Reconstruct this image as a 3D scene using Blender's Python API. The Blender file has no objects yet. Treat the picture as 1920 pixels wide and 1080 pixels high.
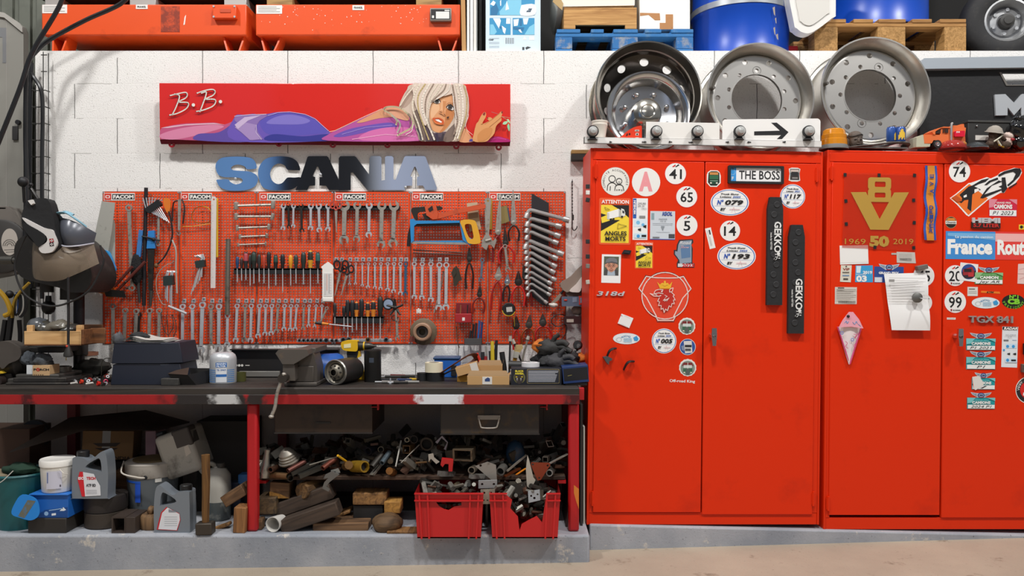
import bpy, math, random
from mathutils import Vector as V, Matrix as M
from mathutils.geometry import delaunay_2d_cdt
random.seed(11)
sc=bpy.context.scene;C=sc.collection
pi=math.pi;R_=math.radians;sin=math.sin;cos=math.cos
# ---------------------------------------------------------------- camera
F=1488.;CY=-4.55;CZ=1.36              # focal length in px of a 1920 wide frame;wall plane is Y=0
cam=bpy.data.cameras.new('camera');cam.sensor_width=36;cam.lens=36*F/1920;cam.clip_end=60
co=bpy.data.objects.new('camera',cam);C.objects.link(co);co.location=(0,CY,CZ);co.rotation_euler=(pi/2,0,0);sc.camera=co
# ---------------------------------------------------------------- world (the hall behind the camera), lamps, exposure
wd=bpy.data.worlds.new('hall');sc.world=wd;wd.use_nodes=True
nt=wd.node_tree;nd=nt.nodes;lk=nt.links
bgn=nd['Background'];tc=nd.new('ShaderNodeTexCoord');sp=nd.new('ShaderNodeSeparateXYZ');lk.new(tc.outputs['Generated'],sp.inputs[0])
rz=nd.new('ShaderNodeValToRGB');mr=nd.new('ShaderNodeMapRange');mr.inputs[1].default_value=-1;lk.new(sp.outputs[2],mr.inputs[0]);lk.new(mr.outputs[0],rz.inputs[0])
e=rz.color_ramp.elements;e[0].position=.40;e[0].color=(.17,.15,.13,1);e[1].position=.52;e[1].color=(.42,.42,.43,1)
x=e.new(.72);x.color=(.5,.5,.52,1);x=e.new(.88);x.color=(.95,.95,.96,1)
# world colour bands shaped for the metal letters to mirror: blue, dark, pale
rx=nd.new('ShaderNodeValToRGB');mx=nd.new('ShaderNodeMapRange');mx.inputs[1].default_value=-1;lk.new(sp.outputs[0],mx.inputs[0]);lk.new(mx.outputs[0],rx.inputs[0])
e=rx.color_ramp.elements;e[0].position=.15;e[0].color=(.25,.25,.26,1);e[1].position=.30;e[1].color=(.25,.27,.30,1)
for p,c in ((.300,(.30,.62,1.15,1)),(.345,(.36,.72,1.35,1)),(.357,(.28,.55,1.1,1)),(.362,(.05,.05,.055,1)),(.410,(.06,.06,.065,1)),(.416,(.75,.78,.85,1)),(.424,(1.1,1.2,1.5,1)),(.45,(.9,1.0,1.25,1)),(.475,(.55,.58,.62,1)),(.60,(.42,.42,.44,1)),(.8,(.6,.62,.65,1))):
 x=e.new(p);x.color=c
band=nd.new('ShaderNodeMapRange');band.inputs[1].default_value=.30;band.inputs[2].default_value=.34;band.inputs[3].default_value=1;band.inputs[4].default_value=0;lk.new(sp.outputs[2],band.inputs[0])
bl=nd.new('ShaderNodeMapRange');bl.inputs[1].default_value=-.06;bl.inputs[2].default_value=-.02;lk.new(sp.outputs[2],bl.inputs[0])
mu=nd.new('ShaderNodeMath');mu.operation='MULTIPLY';lk.new(band.outputs[0],mu.inputs[0]);lk.new(bl.outputs[0],mu.inputs[1])
mi=nd.new('ShaderNodeMix');mi.data_type='RGBA';lk.new(mu.outputs[0],mi.inputs[0]);lk.new(rz.outputs[0],mi.inputs[6]);lk.new(rx.outputs[0],mi.inputs[7]);lk.new(mi.outputs[2],bgn.inputs[0])
bgn.inputs[1].default_value=.38
def lamp(n,loc,tgt,size,power,col=(1,.985,.96)):
 l=bpy.data.lights.new(n,'AREA');l.shape='RECTANGLE';l.size=size[0];l.size_y=size[1];l.energy=power;l.color=col
 o=bpy.data.objects.new(n,l);C.objects.link(o);o.location=loc;o.rotation_euler=(V(tgt)-V(loc)).to_track_quat('-Z','Y').to_euler();return o
lamp('hall_lamp_left',(-3.4,-3.2,6.5),(-1.2,0,1.4),(.5,.3),172)
lamp('hall_lamp_middle',(.5,-3.3,6.5),(.4,0,1.4),(.5,.3),184)
lamp('hall_lamp_right',(4.5,-3.2,6.5),(2,0,1.4),(.5,.3),184)
lamp('fill_lamp_front',(-.3,-7.5,5.5),(0,0,1.2),(2.5,.5),26)  # unseen fill lamp added from the front, not one of the overhead lamps
sc.view_settings.view_transform='Standard';sc.view_settings.look='None';sc.view_settings.gamma=1;sc.view_settings.exposure=.05
try: sc.view_settings.use_curve_mapping=False
except Exception: pass
# ---------------------------------------------------------------- materials
def lin(h):
 h=h.lstrip('#');r=[]
 for i in (0,2,4):
  c=int(h[i:i+2],16)/255;r.append(c/12.92 if c<=.04045 else ((c+.055)/1.055)**2.4)
 return (*r,1)
MC={}
def mat(h,r=.5,m=0,dirt=None,bump=None,alpha=1,coat=0):
 """h colour, r roughness, m metallic, dirt=(colour,amount 0..1,scale), bump=(strength,scale)"""
 k=(h,r,m,dirt,bump,alpha,coat)
 if k in MC: return MC[k]
 a=bpy.data.materials.new('mat_'+h+('_metal' if m else ''));a.use_nodes=True;n=a.node_tree.nodes;l=a.node_tree.links;b=n['Principled BSDF']
 b.inputs['Base Color'].default_value=lin(h);b.inputs['Roughness'].default_value=r;b.inputs['Metallic'].default_value=m;b.inputs['Alpha'].default_value=alpha
 if coat: b.inputs['Coat Weight'].default_value=coat
 a.diffuse_color=lin(h)
 if dirt or bump:
  t=n.new('ShaderNodeTexCoord')
 if dirt:
  nz=n.new('ShaderNodeTexNoise');nz.inputs['Scale'].default_value=dirt[2];nz.inputs['Detail'].default_value=6;nz.inputs['Roughness'].default_value=.65
  l.new(t.outputs['Object'],nz.inputs['Vector'])
  mr=n.new('ShaderNodeMapRange');lo=.72-.5*dirt[1];mr.inputs[1].default_value=lo;mr.inputs[2].default_value=lo+.22;mr.inputs[3].default_value=0;mr.inputs[4].default_value=.92
  l.new(nz.outputs[0],mr.inputs[0])
  x=n.new('ShaderNodeMix');x.data_type='RGBA';x.inputs[6].default_value=lin(h);x.inputs[7].default_value=lin(dirt[0]);l.new(mr.outputs[0],x.inputs[0]);l.new(x.outputs[2],b.inputs['Base Color'])
 if bump:
  nb=n.new('ShaderNodeTexNoise');nb.inputs['Scale'].default_value=bump[1];nb.inputs['Detail'].default_value=4;l.new(t.outputs['Object'],nb.inputs['Vector'])
  bp=n.new('ShaderNodeBump');bp.inputs['Strength'].default_value=bump[0];bp.inputs['Distance'].default_value=.01;l.new(nb.outputs[0],bp.inputs['Height']);l.new(bp.outputs[0],b.inputs['Normal'])
 MC[k]=a;return a
def wood(h,h2,ax=0,sc_=9,r=.75):
 k=('wood',h,h2,ax,sc_)
 if k in MC: return MC[k]
 a=mat(h,r,0,None,None).copy();n=a.node_tree.nodes;l=a.node_tree.links;b=n['Principled BSDF']
 t=n.new('ShaderNodeTexCoord');mp=n.new('ShaderNodeMapping');s=[sc_*4]*3;s[ax]=sc_*.35;mp.inputs['Scale'].default_value=s
 l.new(t.outputs['Object'],mp.inputs[0]);nz=n.new('ShaderNodeTexNoise');nz.inputs['Scale'].default_value=1;nz.inputs['Detail'].default_value=7;nz.inputs['Distortion'].default_value=1.2;l.new(mp.outputs[0],nz.inputs['Vector'])
 rr=n.new('ShaderNodeMapRange');rr.inputs[1].default_value=.35;rr.inputs[2].default_value=.7;l.new(nz.outputs[0],rr.inputs[0])
 x=n.new('ShaderNodeMix');x.data_type='RGBA';x.inputs[6].default_value=lin(h);x.inputs[7].default_value=lin(h2);l.new(rr.outputs[0],x.inputs[0]);l.new(x.outputs[2],b.inputs['Base Color'])
 bp=n.new('ShaderNodeBump');bp.inputs['Strength'].default_value=.25;bp.inputs['Distance'].default_value=.004;l.new(nz.outputs[0],bp.inputs['Height']);l.new(bp.outputs[0],b.inputs['Normal'])
 MC[k]=a;return a
BLK=mat('17171a',.55);RUB=mat('1b1b1d',.7,0,('34312e',.35,30));WHT=mat('f0eeea',.5);STEEL=mat('c4c6c9',.38,.6,('6b6a68',.3,60));CHR=mat('d6d6d8',.16,1);DST=mat('77736e',.45,.6,('3a322b',.45,40))
OLDST=mat('aca69d',.45,.5,('4f463c',.4,45));IRON=mat('3a3836',.5,.7,('5a4a3c',.35,35));PAPER=mat('eeece8',.8);CARD=mat('b58a5c',.85,0,('8d6a45',.3,14));SATIN=mat('d4d5d8',.33,.5)
# ---------------------------------------------------------------- geometry helpers
def W(px,py,Y):
 d=Y-CY;return V(((px-960)*d/F,Y,CZ-(py-540)*d/F))
def S(px,Y=0): return px*(Y-CY)/F
def frame(z,up=None):
 z=V(z).normalized();u=V((0,0,1)) if abs(z.z)<.95 else V((0,1,0))
 if up: u=V(up)
 x=u.cross(z).normalized();y=z.cross(x);m=M((x,y,z)).transposed();return m
def circ(cx,cz,r,n=20,a0=0,r2=None): return [(cx+r*cos(a0+2*pi*i/n),cz+(r2 or r)*sin(a0+2*pi*i/n)) for i in range(n)]
def rrect(x0,z0,x1,z1,r,n=4):
 o=[]
 for cx,cz,a in ((x1-r,z1-r,0),(x0+r,z1-r,90),(x0+r,z0+r,180),(x1-r,z0+r,270)):
  for i in range(n+1): t=R_(a+90*i/n);o.append((cx+r*cos(t),cz+r*sin(t)))
 return o
def crom(p,k=5,closed=False):
 p=[V(q) for q in p];n=len(p)
 if n<3: return p
 o=[];m=n if closed else n-1
 for i in range(m):
  a,b,c,d=(p[(i-1)%n] if closed or i>0 else p[0]*2-p[1]),p[i],p[(i+1)%n],(p[(i+2)%n] if closed or i+2<n else p[-1]*2-p[-2])
  for j in range(k):
   t=j/k;o.append(.5*((2*b)+(c-a)*t+(2*a-5*b+4*c-d)*t*t+(3*b-a-3*c+d)*t**3))
 if not closed: o.append(p[-1])
 return o
TXC={}
def glyphs(s,bold=0,sl=0):
 k=(s,bold,sl)
 if k not in TXC:
  cu=bpy.data.curves.new('t','FONT');cu.body=s;cu.size=1;cu.resolution_u=2;cu.offset=bold;cu.shear=sl;cu.fill_mode='FRONT' if hasattr(cu,'fill_mode') else cu.fill_mode
  ob=bpy.data.objects.new('t',cu);me=ob.to_mesh();vs=[v.co.copy() for v in me.vertices];fs=[tuple(p.vertices) for p in me.polygons];ob.to_mesh_clear()
  bpy.data.objects.remove(ob);bpy.data.curves.remove(cu)
  xs=[v.x for v in vs] or [0,1];ys=[v.y for v in vs] or [0,1]
  TXC[k]=(vs,fs,min(xs),max(xs),min(ys),max(ys))
 return TXC[k]
class MB:
 def __init__(s,m=None): s.v=[];s.f=[];s.mi=[];s.mats=[];s.X=None;s.m=m
 def add(s,vs,fs,m=None):
  m=m or s.m
  if m not in s.mats: s.mats.append(m)
  i=s.mats.index(m);o=len(s.v)
  s.v+= [s.X@V(v) for v in vs] if s.X else [V(v) for v in vs]
  s.f+=[tuple(o+q for q in f) for f in fs];s.mi+=[i]*len(fs);return s
 def box(s,x0,x1,y0,y1,z0,z1,m=None):
  vs=[(x,y,z) for x in (x0,x1) for y in (y0,y1) for z in (z0,z1)]
  return s.add(vs,[(0,1,3,2),(4,6,7,5),(0,4,5,1),(2,3,7,6),(0,2,6,4),(1,5,7,3)],m)
 def obox(s,c,sz,rot=None,m=None):
  r=rot or M.Identity(3);c=V(c);vs=[c+r@V((x*sz[0]/2,y*sz[1]/2,z*sz[2]/2)) for x in (-1,1) for y in (-1,1) for z in (-1,1)]
  return s.add(vs,[(0,1,3,2),(4,6,7,5),(0,4,5,1),(2,3,7,6),(0,2,6,4),(1,5,7,3)],m)
 def la(s,prof,p0=(0,0,0),ax=(0,0,1),n=20,m=None,cap=True,up=None):
  A=frame(ax,up);p0=V(p0);vs=[];fs=[];k=len(prof)
  for r,t in prof:
   for j in range(n): a=2*pi*j/n;vs.append(p0+A@V((r*cos(a),r*sin(a),t)))
  for i in range(k-1):
   for j in range(n): q=(j+1)%n;fs.append((i*n+j,i*n+q,(i+1)*n+q,(i+1)*n+j))
  if cap:
   if prof[0][0]>1e-6: fs.append(tuple(range(n-1,-1,-1)))
   if prof[-1][0]>1e-6: fs.append(tuple((k-1)*n+j for j in range(n)))
  return s.add(vs,fs,m)
 def cyl(s,a,b,r,r2=None,n=12,m=None):
  a=V(a);b=V(b);return s.la([(r,0),(r if r2 is None else r2,(b-a).length)],a,b-a,n,m)
 def ring(s,ri,ro,p0,ax,h,n=20,m=None):
  prof=[(ri,0),(ro,0),(ro,h),(ri,h),(ri,0)];return s.la(prof,p0,ax,n,m,False)
 def tu(s,p,r,n=8,m=None,k=5,closed=False,flat=1):
  p=crom(p,k,closed) if k else [V(q) for q in p];N=len(p);vs=[];fs=[];u=None
  for i in range(N):
   a=p[i-1] if i>0 or closed else p[i];b=p[(i+1)%N] if i<N-1 or closed else p[i]
   t=(b-a).normalized()
   if u is None: A=frame(t);u=A@V((1,0,0))
   u=(u-t*u.dot(t)).normalized();w=t.cross(u);rr=r if not isinstance(r,(list,tuple)) else r[0]+(r[1]-r[0])*i/(N-1)
   for j in range(n): a=2*pi*j/n;vs.append(p[i]+u*(rr*cos(a))+w*(rr*flat*sin(a)))
  for i in range(N if closed else N-1):
   for j in range(n): q=(j+1)%n;I=(i+1)%N;fs.append((i*n+j,i*n+q,I*n+q,I*n+j))
  if not closed: fs.append(tuple(range(n-1,-1,-1)));fs.append(tuple((N-1)*n+j for j in range(n)))
  return s.add(vs,fs,m)
 def pl(s,loops,y0,y1=None,m=None):
  """flat plate in XZ with holes (even-odd loops);from y0 (front) to y1 (back)"""
  if loops and not isinstance(loops[0][0],(tuple,list,V)): loops=[loops]
  pts=[];eds=[];rngs=[]
  for L in loops:
   o=len(pts);n=len(L);pts+=[V((q[0],q[1])) for q in L];eds+=[(o+i,o+(i+1)%n) for i in range(n)];rngs.append((o,n))
  if len(loops)==1 and len(loops[0])<=4: P=pts;T=[tuple(range(len(pts)))];
  else:
   r=delaunay_2d_cdt(pts,eds,[],1,1e-7);P=r[0];T=[]
   def ins(x,z,L):
    c=False;j=len(L)-1
    for i in range(len(L)):
                    if (L[i][1]>z)!=(L[j][1]>z) and x<(L[j][0]-L[i][0])*(z-L[i][1])/(L[j][1]-L[i][1])+L[i][0]: c=not c
                    j=i
    return c
   for t in r[2]:
    x=sum(P[i].x for i in t)/3;z=sum(P[i].y for i in t)/3
    if sum(ins(x,z,L) for L in loops)%2: T.append(tuple(t))
  def area(f): return sum(P[f[i]].x*P[f[(i+1)%len(f)]].y-P[f[(i+1)%len(f)]].x*P[f[i]].y for i in range(len(f)))
  T=[t if area(t)>0 else t[::-1] for t in T]
  s.add([(q.x,y0,q.y) for q in P],T,m)
  if y1 is not None:
   s.add([(q.x,y1,q.y) for q in P],[t[::-1] for t in T],m)
   for L in loops:
    n=len(L);A=sum(L[i][0]*L[(i+1)%n][1]-L[(i+1)%n][0]*L[i][1] for i in range(n))
    vs=[(q[0],y0,q[1]) for q in L]+[(q[0],y1,q[1]) for q in L]
    s.add(vs,[(i,n+i,n+(i+1)%n,(i+1)%n) for i in range(n)],m)
  return s
 def ball(s,c,r,nu=16,nv=10,m=None,rot=None):
  r=r if isinstance(r,(tuple,list)) else (r,r,r);c=V(c);vs=[c+ (rot@V((0,0,r[2])) if rot else V((0,0,r[2])))];fs=[]
  for i in range(1,nv):
   for j in range(nu):
    a=pi*i/nv;b=2*pi*j/nu;q=V((r[0]*sin(a)*cos(b),r[1]*sin(a)*sin(b),r[2]*cos(a)));vs.append(c+(rot@q if rot else q))
  vs.append(c-(rot@V((0,0,r[2])) if rot else V((0,0,r[2]))));e=len(vs)-1
  for j in range(nu):
   q=(j+1)%nu;fs.append((0,1+j,1+q));fs.append((e,1+(nv-2)*nu+q,1+(nv-2)*nu+j))
   for i in range(nv-2): fs.append((1+i*nu+j,1+(i+1)*nu+j,1+(i+1)*nu+q,1+i*nu+q))
  return s.add(vs,fs,m)
 def lump(s,c,r,seed=0,amp=.3,fq=3.,nu=20,nv=12,m=None,rot=None):
  """crumpled ball"""
  from mathutils import noise
  i=len(s.v);s.ball((0,0,0),1,nu,nv,m);r=r if isinstance(r,(tuple,list)) else (r,r,r)
  for k in range(i,len(s.v)):
   q=s.v[k];d=1+amp*(noise.noise(q*fq+V((seed*7.3,seed*3.1,0)))+.4*noise.noise(q*fq*2.7+V((0,seed*5.7,0))))
   w=V((q.x*r[0],q.y*r[1],q.z*r[2]))*d;s.v[k]=V(c)+(rot@w if rot else w)
  return s
 def text(s,t,cx,cz,h,y,m=None,w=None,rot=0,bold=0,sl=0,ex=0):
  vs,fs,x0,x1,y0,y1=glyphs(t,bold,sl);k=h/.72;kx=k if w is None else w/max(x1-x0,1e-6)
  mx=(x0+x1)/2;my=(y0+y1)/2 if w is None and len(t)<3 else .36
  c,d=cos(R_(rot)),sin(R_(rot));o=[]
  for v in vs: a=(v.x-mx)*kx;b=(v.y-my)*k;o.append((cx+a*c-b*d,y,cz+a*d+b*c))
  s.add(o,fs,m)
  if ex:
   n=len(o);s.add([(q[0],y+ex,q[2]) for q in o],[f[::-1] for f in fs],m)
   ec={}
   for f in fs:
    for i in range(len(f)): a,b=f[i],f[(i+1)%len(f)];ec[(a,b)]=1
   for a,b in ec:
    if (b,a) not in ec: s.add([o[a],o[b],(o[b][0],y+ex,o[b][2]),(o[a][0],y+ex,o[a][2])],[(0,3,2,1)],m)
  return s
 def mesh(s,name,sm=True,ang=34):
  me=bpy.data.meshes.new(name);me.from_pydata(s.v,[],s.f)
  for q in s.mats: me.materials.append(q)
  me.polygons.foreach_set('material_index',s.mi)
  if sm:
   me.polygons.foreach_set('use_smooth',[True]*len(s.f));me.set_sharp_from_angle(angle=R_(ang))
  me.update();return me
def mb(*a): q=mat(*a);return MB(q)
def mf(h): q=fm(h);return MB(q)
FLATC={}
def fm(h):
 if h not in FLATC: FLATC[h]=mat(h,.5)
 return FLATC[h]
def obj(name,q,parent=None,bev=0,sm=True,ang=34,sub=0):
 o=bpy.data.objects.new(name,q.mesh(name,sm,ang));C.objects.link(o)
 if parent is not None: o.parent=parent
 if bev:
  b=o.modifiers.new('bevel','BEVEL');b.width=bev;b.segments=2;b.limit_method='ANGLE';b.angle_limit=R_(40)
 if sub:
  b=o.modifiers.new('sub','SUBSURF');b.levels=b.render_levels=sub
 return o
def tag(o,label,cat,group=None,kind=None):
 if label: o['label']=label
 if cat: o['category']=cat
 if group: o['group']=group
 if kind: o['kind']=kind
 return o
def struct(name,q,bev=0,label=None,cat=None):
 o=obj(name,q,None,bev);o['kind']='structure'
 if label: o['label']=label;o['category']=cat
 return o
class Plane:
 def __init__(s,o,R=None): s.o=V(o);s.R=R or M.Identity(3);s.Ri=s.R.transposed()
 def pt(s,px,py,dy=0):
  """world point on this plane (pushed dy along its own Y) behind photo pixel px,py"""
  c=V((0,CY,CZ));d=V(((px-960)/F,1,-(py-540)/F));n=s.R@V((0,1,0));o=s.o+n*dy;t=(o-c).dot(n)/d.dot(n);return c+d*t
def flat(Y): return Plane((0,Y,0))
class T:
 """a thing: Empty at its anchor;L() gives local coordinates of photo pixels on its plane"""
 def __init__(s,name,label,cat,px,py,pl,group=None,kind=None):
  s.pl=pl if isinstance(pl,Plane) else flat(pl);s.a=s.pl.pt(px,py);s.name=name
  o=bpy.data.objects.new(name,None);C.objects.link(o);o.location=s.a;o.rotation_euler=s.pl.R.to_euler();o.empty_display_size=.02;s.o=o;tag(o,label,cat,group,kind)
 def L(s,px,py,dy=0):
  q=s.pl.Ri@(s.pl.pt(px,py)-s.a);return V((q.x,dy,q.z))
 def xz(s,pts): return [(lambda q:(q.x,q.z))(s.L(*p)) for p in pts]
 def k(s,px): return (s.L0(1)-s.L0(0)).length*px
 def L0(s,i):
  a=s.pl.o;return s.pl.pt(960+i*1.,540) if False else s.a+V((i*S(1,s.a.y),0,0))
 def p(s,name,q,bev=0,parent=None,label=None,**kw):
  o=obj(name,q,parent or s.o,bev,**kw)
  if label: o['label']=label
  return o
def one(name,q,label,cat,loc=(0,0,0),group=None,rot=None,bev=0,**kw):
 o=obj(name,q,None,bev,**kw);o.location=loc
 if rot is not None: o.rotation_euler=rot
 return tag(o,label,cat,group)
def copytree(o,loc=None,rot=None,label=None,group=None):
 r=o.copy();C.objects.link(r)
 if loc is not None: r.location=loc
 if rot is not None: r.rotation_euler=rot
 if label: r['label']=label
 if group: r['group']=group
 for ch in o.children:
  c=ch.copy();C.objects.link(c);c.parent=r
  for g in ch.children: d=g.copy();C.objects.link(d);d.parent=c
 return r
def rotm(rx=0,ry=0,rz=0): return M.Rotation(R_(rz),3,'Z')@M.Rotation(R_(ry),3,'Y')@M.Rotation(R_(rx),3,'X')
ORD=['first','second','third','fourth','fifth','sixth','seventh','eighth','ninth','tenth','eleventh','twelfth','thirteenth','fourteenth','fifteenth','sixteenth']
# ================================================================ THE SHELL
def wallmat():
 a=bpy.data.materials.new('white_block_wall');a.use_nodes=True;n=a.node_tree.nodes;l=a.node_tree.links;b=n['Principled BSDF'];b.inputs['Roughness'].default_value=.85
 t=n.new('ShaderNodeTexCoord');s=n.new('ShaderNodeSeparateXYZ');l.new(t.outputs['Object'],s.inputs[0])
 def math_(op,a_,b_=None,c=None):
  q=n.new('ShaderNodeMath');q.operation=op
  for i,z in enumerate((a_,b_,c)):
   if z is None: continue
   if isinstance(z,(int,float)): q.inputs[i].default_value=z
   else: l.new(z,q.inputs[i])
  return q.outputs[0]
 nz0=n.new('ShaderNodeTexNoise');nz0.inputs['Scale'].default_value=14;l.new(t.outputs['Object'],nz0.inputs['Vector'])
 wob=math_('MULTIPLY',math_('SUBTRACT',nz0.outputs[0],.5),.008)
 zz=math_('DIVIDE',math_('SUBTRACT',math_('ADD',s.outputs[2],wob),2.531-4),.2)
 row=math_('FLOOR',zz);fz=math_('FRACT',zz)
 odd=math_('MODULO',row,2.);
 xx=math_('DIVIDE',math_('ADD',math_('ADD',s.outputs[0],wob),math_('MULTIPLY_ADD',odd,-.2445,2.263+4.89)),.489)
 fx=math_('FRACT',xx)
 def edge(f,w): return math_('LESS_THAN',math_('MINIMUM',f,math_('SUBTRACT',1,f)),w)
 nj=n.new('ShaderNodeTexNoise');nj.inputs['Scale'].default_value=3.5;nj.inputs['Detail'].default_value=3;l.new(t.outputs['Object'],nj.inputs['Vector'])
 vj=math_('MULTIPLY',edge(fx,.0045),math_('GREATER_THAN',nj.outputs[0],.38))
 hj=math_('MULTIPLY',edge(fz,.010),math_('GREATER_THAN',nj.outputs[0],.56))
 gj=math_('MAXIMUM',edge(fx,.012),edge(fz,.022))
 n2=n.new('ShaderNodeTexNoise');n2.inputs['Scale'].default_value=125;n2.inputs['Detail'].default_value=5;n2.inputs['Roughness'].default_value=.7;l.new(t.outputs['Object'],n2.inputs['Vector'])
 pit=n.new('ShaderNodeMapRange');pit.inputs[1].default_value=.585;pit.inputs[2].default_value=.65;l.new(n2.outputs[0],pit.inputs[0])
 n3=n.new('ShaderNodeTexNoise');n3.inputs['Scale'].default_value=2.2;n3.inputs['Detail'].default_value=5;l.new(t.outputs['Object'],n3.inputs['Vector'])
 def mixc(f,c1,c2):
  x=n.new('ShaderNodeMix');x.data_type='RGBA'
  if isinstance(f,float): x.inputs[0].default_value=f
  else: l.new(f,x.inputs[0])
  for i,c in ((6,c1),(7,c2)):
   if isinstance(c,str): x.inputs[i].default_value=lin(c)
   else: l.new(c,x.inputs[i])
  return x.outputs[2]
 c0=mixc(n3.outputs[0],'f7f5f2','ebe8e5')
 c1=mixc(math_('MULTIPLY',pit.outputs[0],.75),c0,'9b948c')
 c2=mixc(math_('MULTIPLY',hj,.45),c1,'6d675f');c3=mixc(math_('MULTIPLY',vj,.85),c2,'35322f')
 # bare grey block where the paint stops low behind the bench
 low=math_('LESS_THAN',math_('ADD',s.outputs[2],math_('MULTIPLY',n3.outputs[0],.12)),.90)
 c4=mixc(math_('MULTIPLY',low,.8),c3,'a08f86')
 l.new(c4,b.inputs['Base Color'])
 h=math_('SUBTRACT',math_('MULTIPLY',n2.outputs[0],.55),math_('MULTIPLY',gj,.7));bp=n.new('ShaderNodeBump');bp.inputs['Strength'].default_value=.8;bp.inputs['Distance'].default_value=.008;l.new(h,bp.inputs['Height']);l.new(bp.outputs[0],b.inputs['Normal'])
 return a
def concrete(h,h2,h3,speck,name,sc_=3.):
 a=bpy.data.materials.new(name);a.use_nodes=True;n=a.node_tree.nodes;l=a.node_tree.links;b=n['Principled BSDF'];b.inputs['Roughness'].default_value=.8
 t=n.new('ShaderNodeTexCoord')
 def nz(s,d=5,r=.6):
  q=n.new('ShaderNodeTexNoise');q.inputs['Scale'].default_value=s;q.inputs['Detail'].default_value=d;q.inputs['Roughness'].default_value=r;l.new(t.outputs['Object'],q.inputs['Vector']);return q.outputs[0]
 def rng(o,a_,b_):
  q=n.new('ShaderNodeMapRange');q.inputs[1].default_value=a_;q.inputs[2].default_value=b_;l.new(o,q.inputs[0]);return q.outputs[0]
 def mx(f,c1,c2):
  x=n.new('ShaderNodeMix');x.data_type='RGBA';l.new(f,x.inputs[0])
  for i,c in ((6,c1),(7,c2)):
   if isinstance(c,str): x.inputs[i].default_value=lin(c)
   else: l.new(c,x.inputs[i])
  return x.outputs[2]
 big=nz(sc_);c=mx(rng(big,.35,.65),h,h2);c=mx(rng(nz(sc_*3.1,8,.7),.60,.66),c,h3);f=nz(90,6,.75);c=mx(rng(f,.62,.68),c,speck);l.new(c,b.inputs['Base Color'])
 bp=n.new('ShaderNodeBump');bp.inputs['Strength'].default_value=.4;bp.inputs['Distance'].default_value=.006;l.new(f,bp.inputs['Height']);l.new(bp.outputs[0],b.inputs['Normal']);return a
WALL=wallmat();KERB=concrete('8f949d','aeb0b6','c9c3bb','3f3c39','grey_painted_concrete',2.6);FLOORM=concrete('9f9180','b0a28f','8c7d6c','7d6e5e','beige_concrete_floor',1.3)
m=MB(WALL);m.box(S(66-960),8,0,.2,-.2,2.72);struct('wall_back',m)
m=MB(FLOORM);m.add([(-9,-9,-.034-.016*6.5),(9,-9,-.034+.016*11.5),(9,3,-.034+.016*11.5),(-9,3,-.034-.016*6.5)],[(0,1,2,3)]);struct('floor',m)
# plinths under bench and cabinets
x1=W(1106,1000,-.65).x
m=MB(KERB);m.box(-4.2,x1,-.65,.0,-.2,.146);struct('baseboard_left',m,.012)
CABR=(rotm(0,.62,2.1));CAB=Plane(W(1100,983,-.45),CABR)
a=CAB.pt(1106,984,-.02);b=CAB.pt(1990,1005,-.02)
m=MB(KERB);d=V((0,.62,0));e=V((0,0,-.45));vs=[a,b,b+d,a+d];m.add([*vs,*[q+e for q in vs]],[(0,1,2,3),(7,6,5,4),(0,4,5,1),(1,5,6,2),(2,6,7,3),(3,7,4,0)]);struct('baseboard_right',m,.008)
# mezzanine slab behind the wall head, dark hall behind it, ribbed cladding at the left
DARK=mat('141313',.9);CLAD=mat('6f7268',.6,0,('5c5f56',.4,3))
m=mb('3a3733',.9);m.box(S(66-960),8,.2,4.2,2.5,2.72);struct('floor_upper',m)
m=MB(DARK);m.box(-9,9,4.2,4.3,2.5,7);struct('wall_upper',m)
m=MB(CLAD);
for i in range(40):
 x=-6.2+i*.115;m.box(x,x+.07,.62,.66,-.2,7);m.box(x+.07,x+.115,.645,.66,-.2,7)
struct('wall_left',m)
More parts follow.
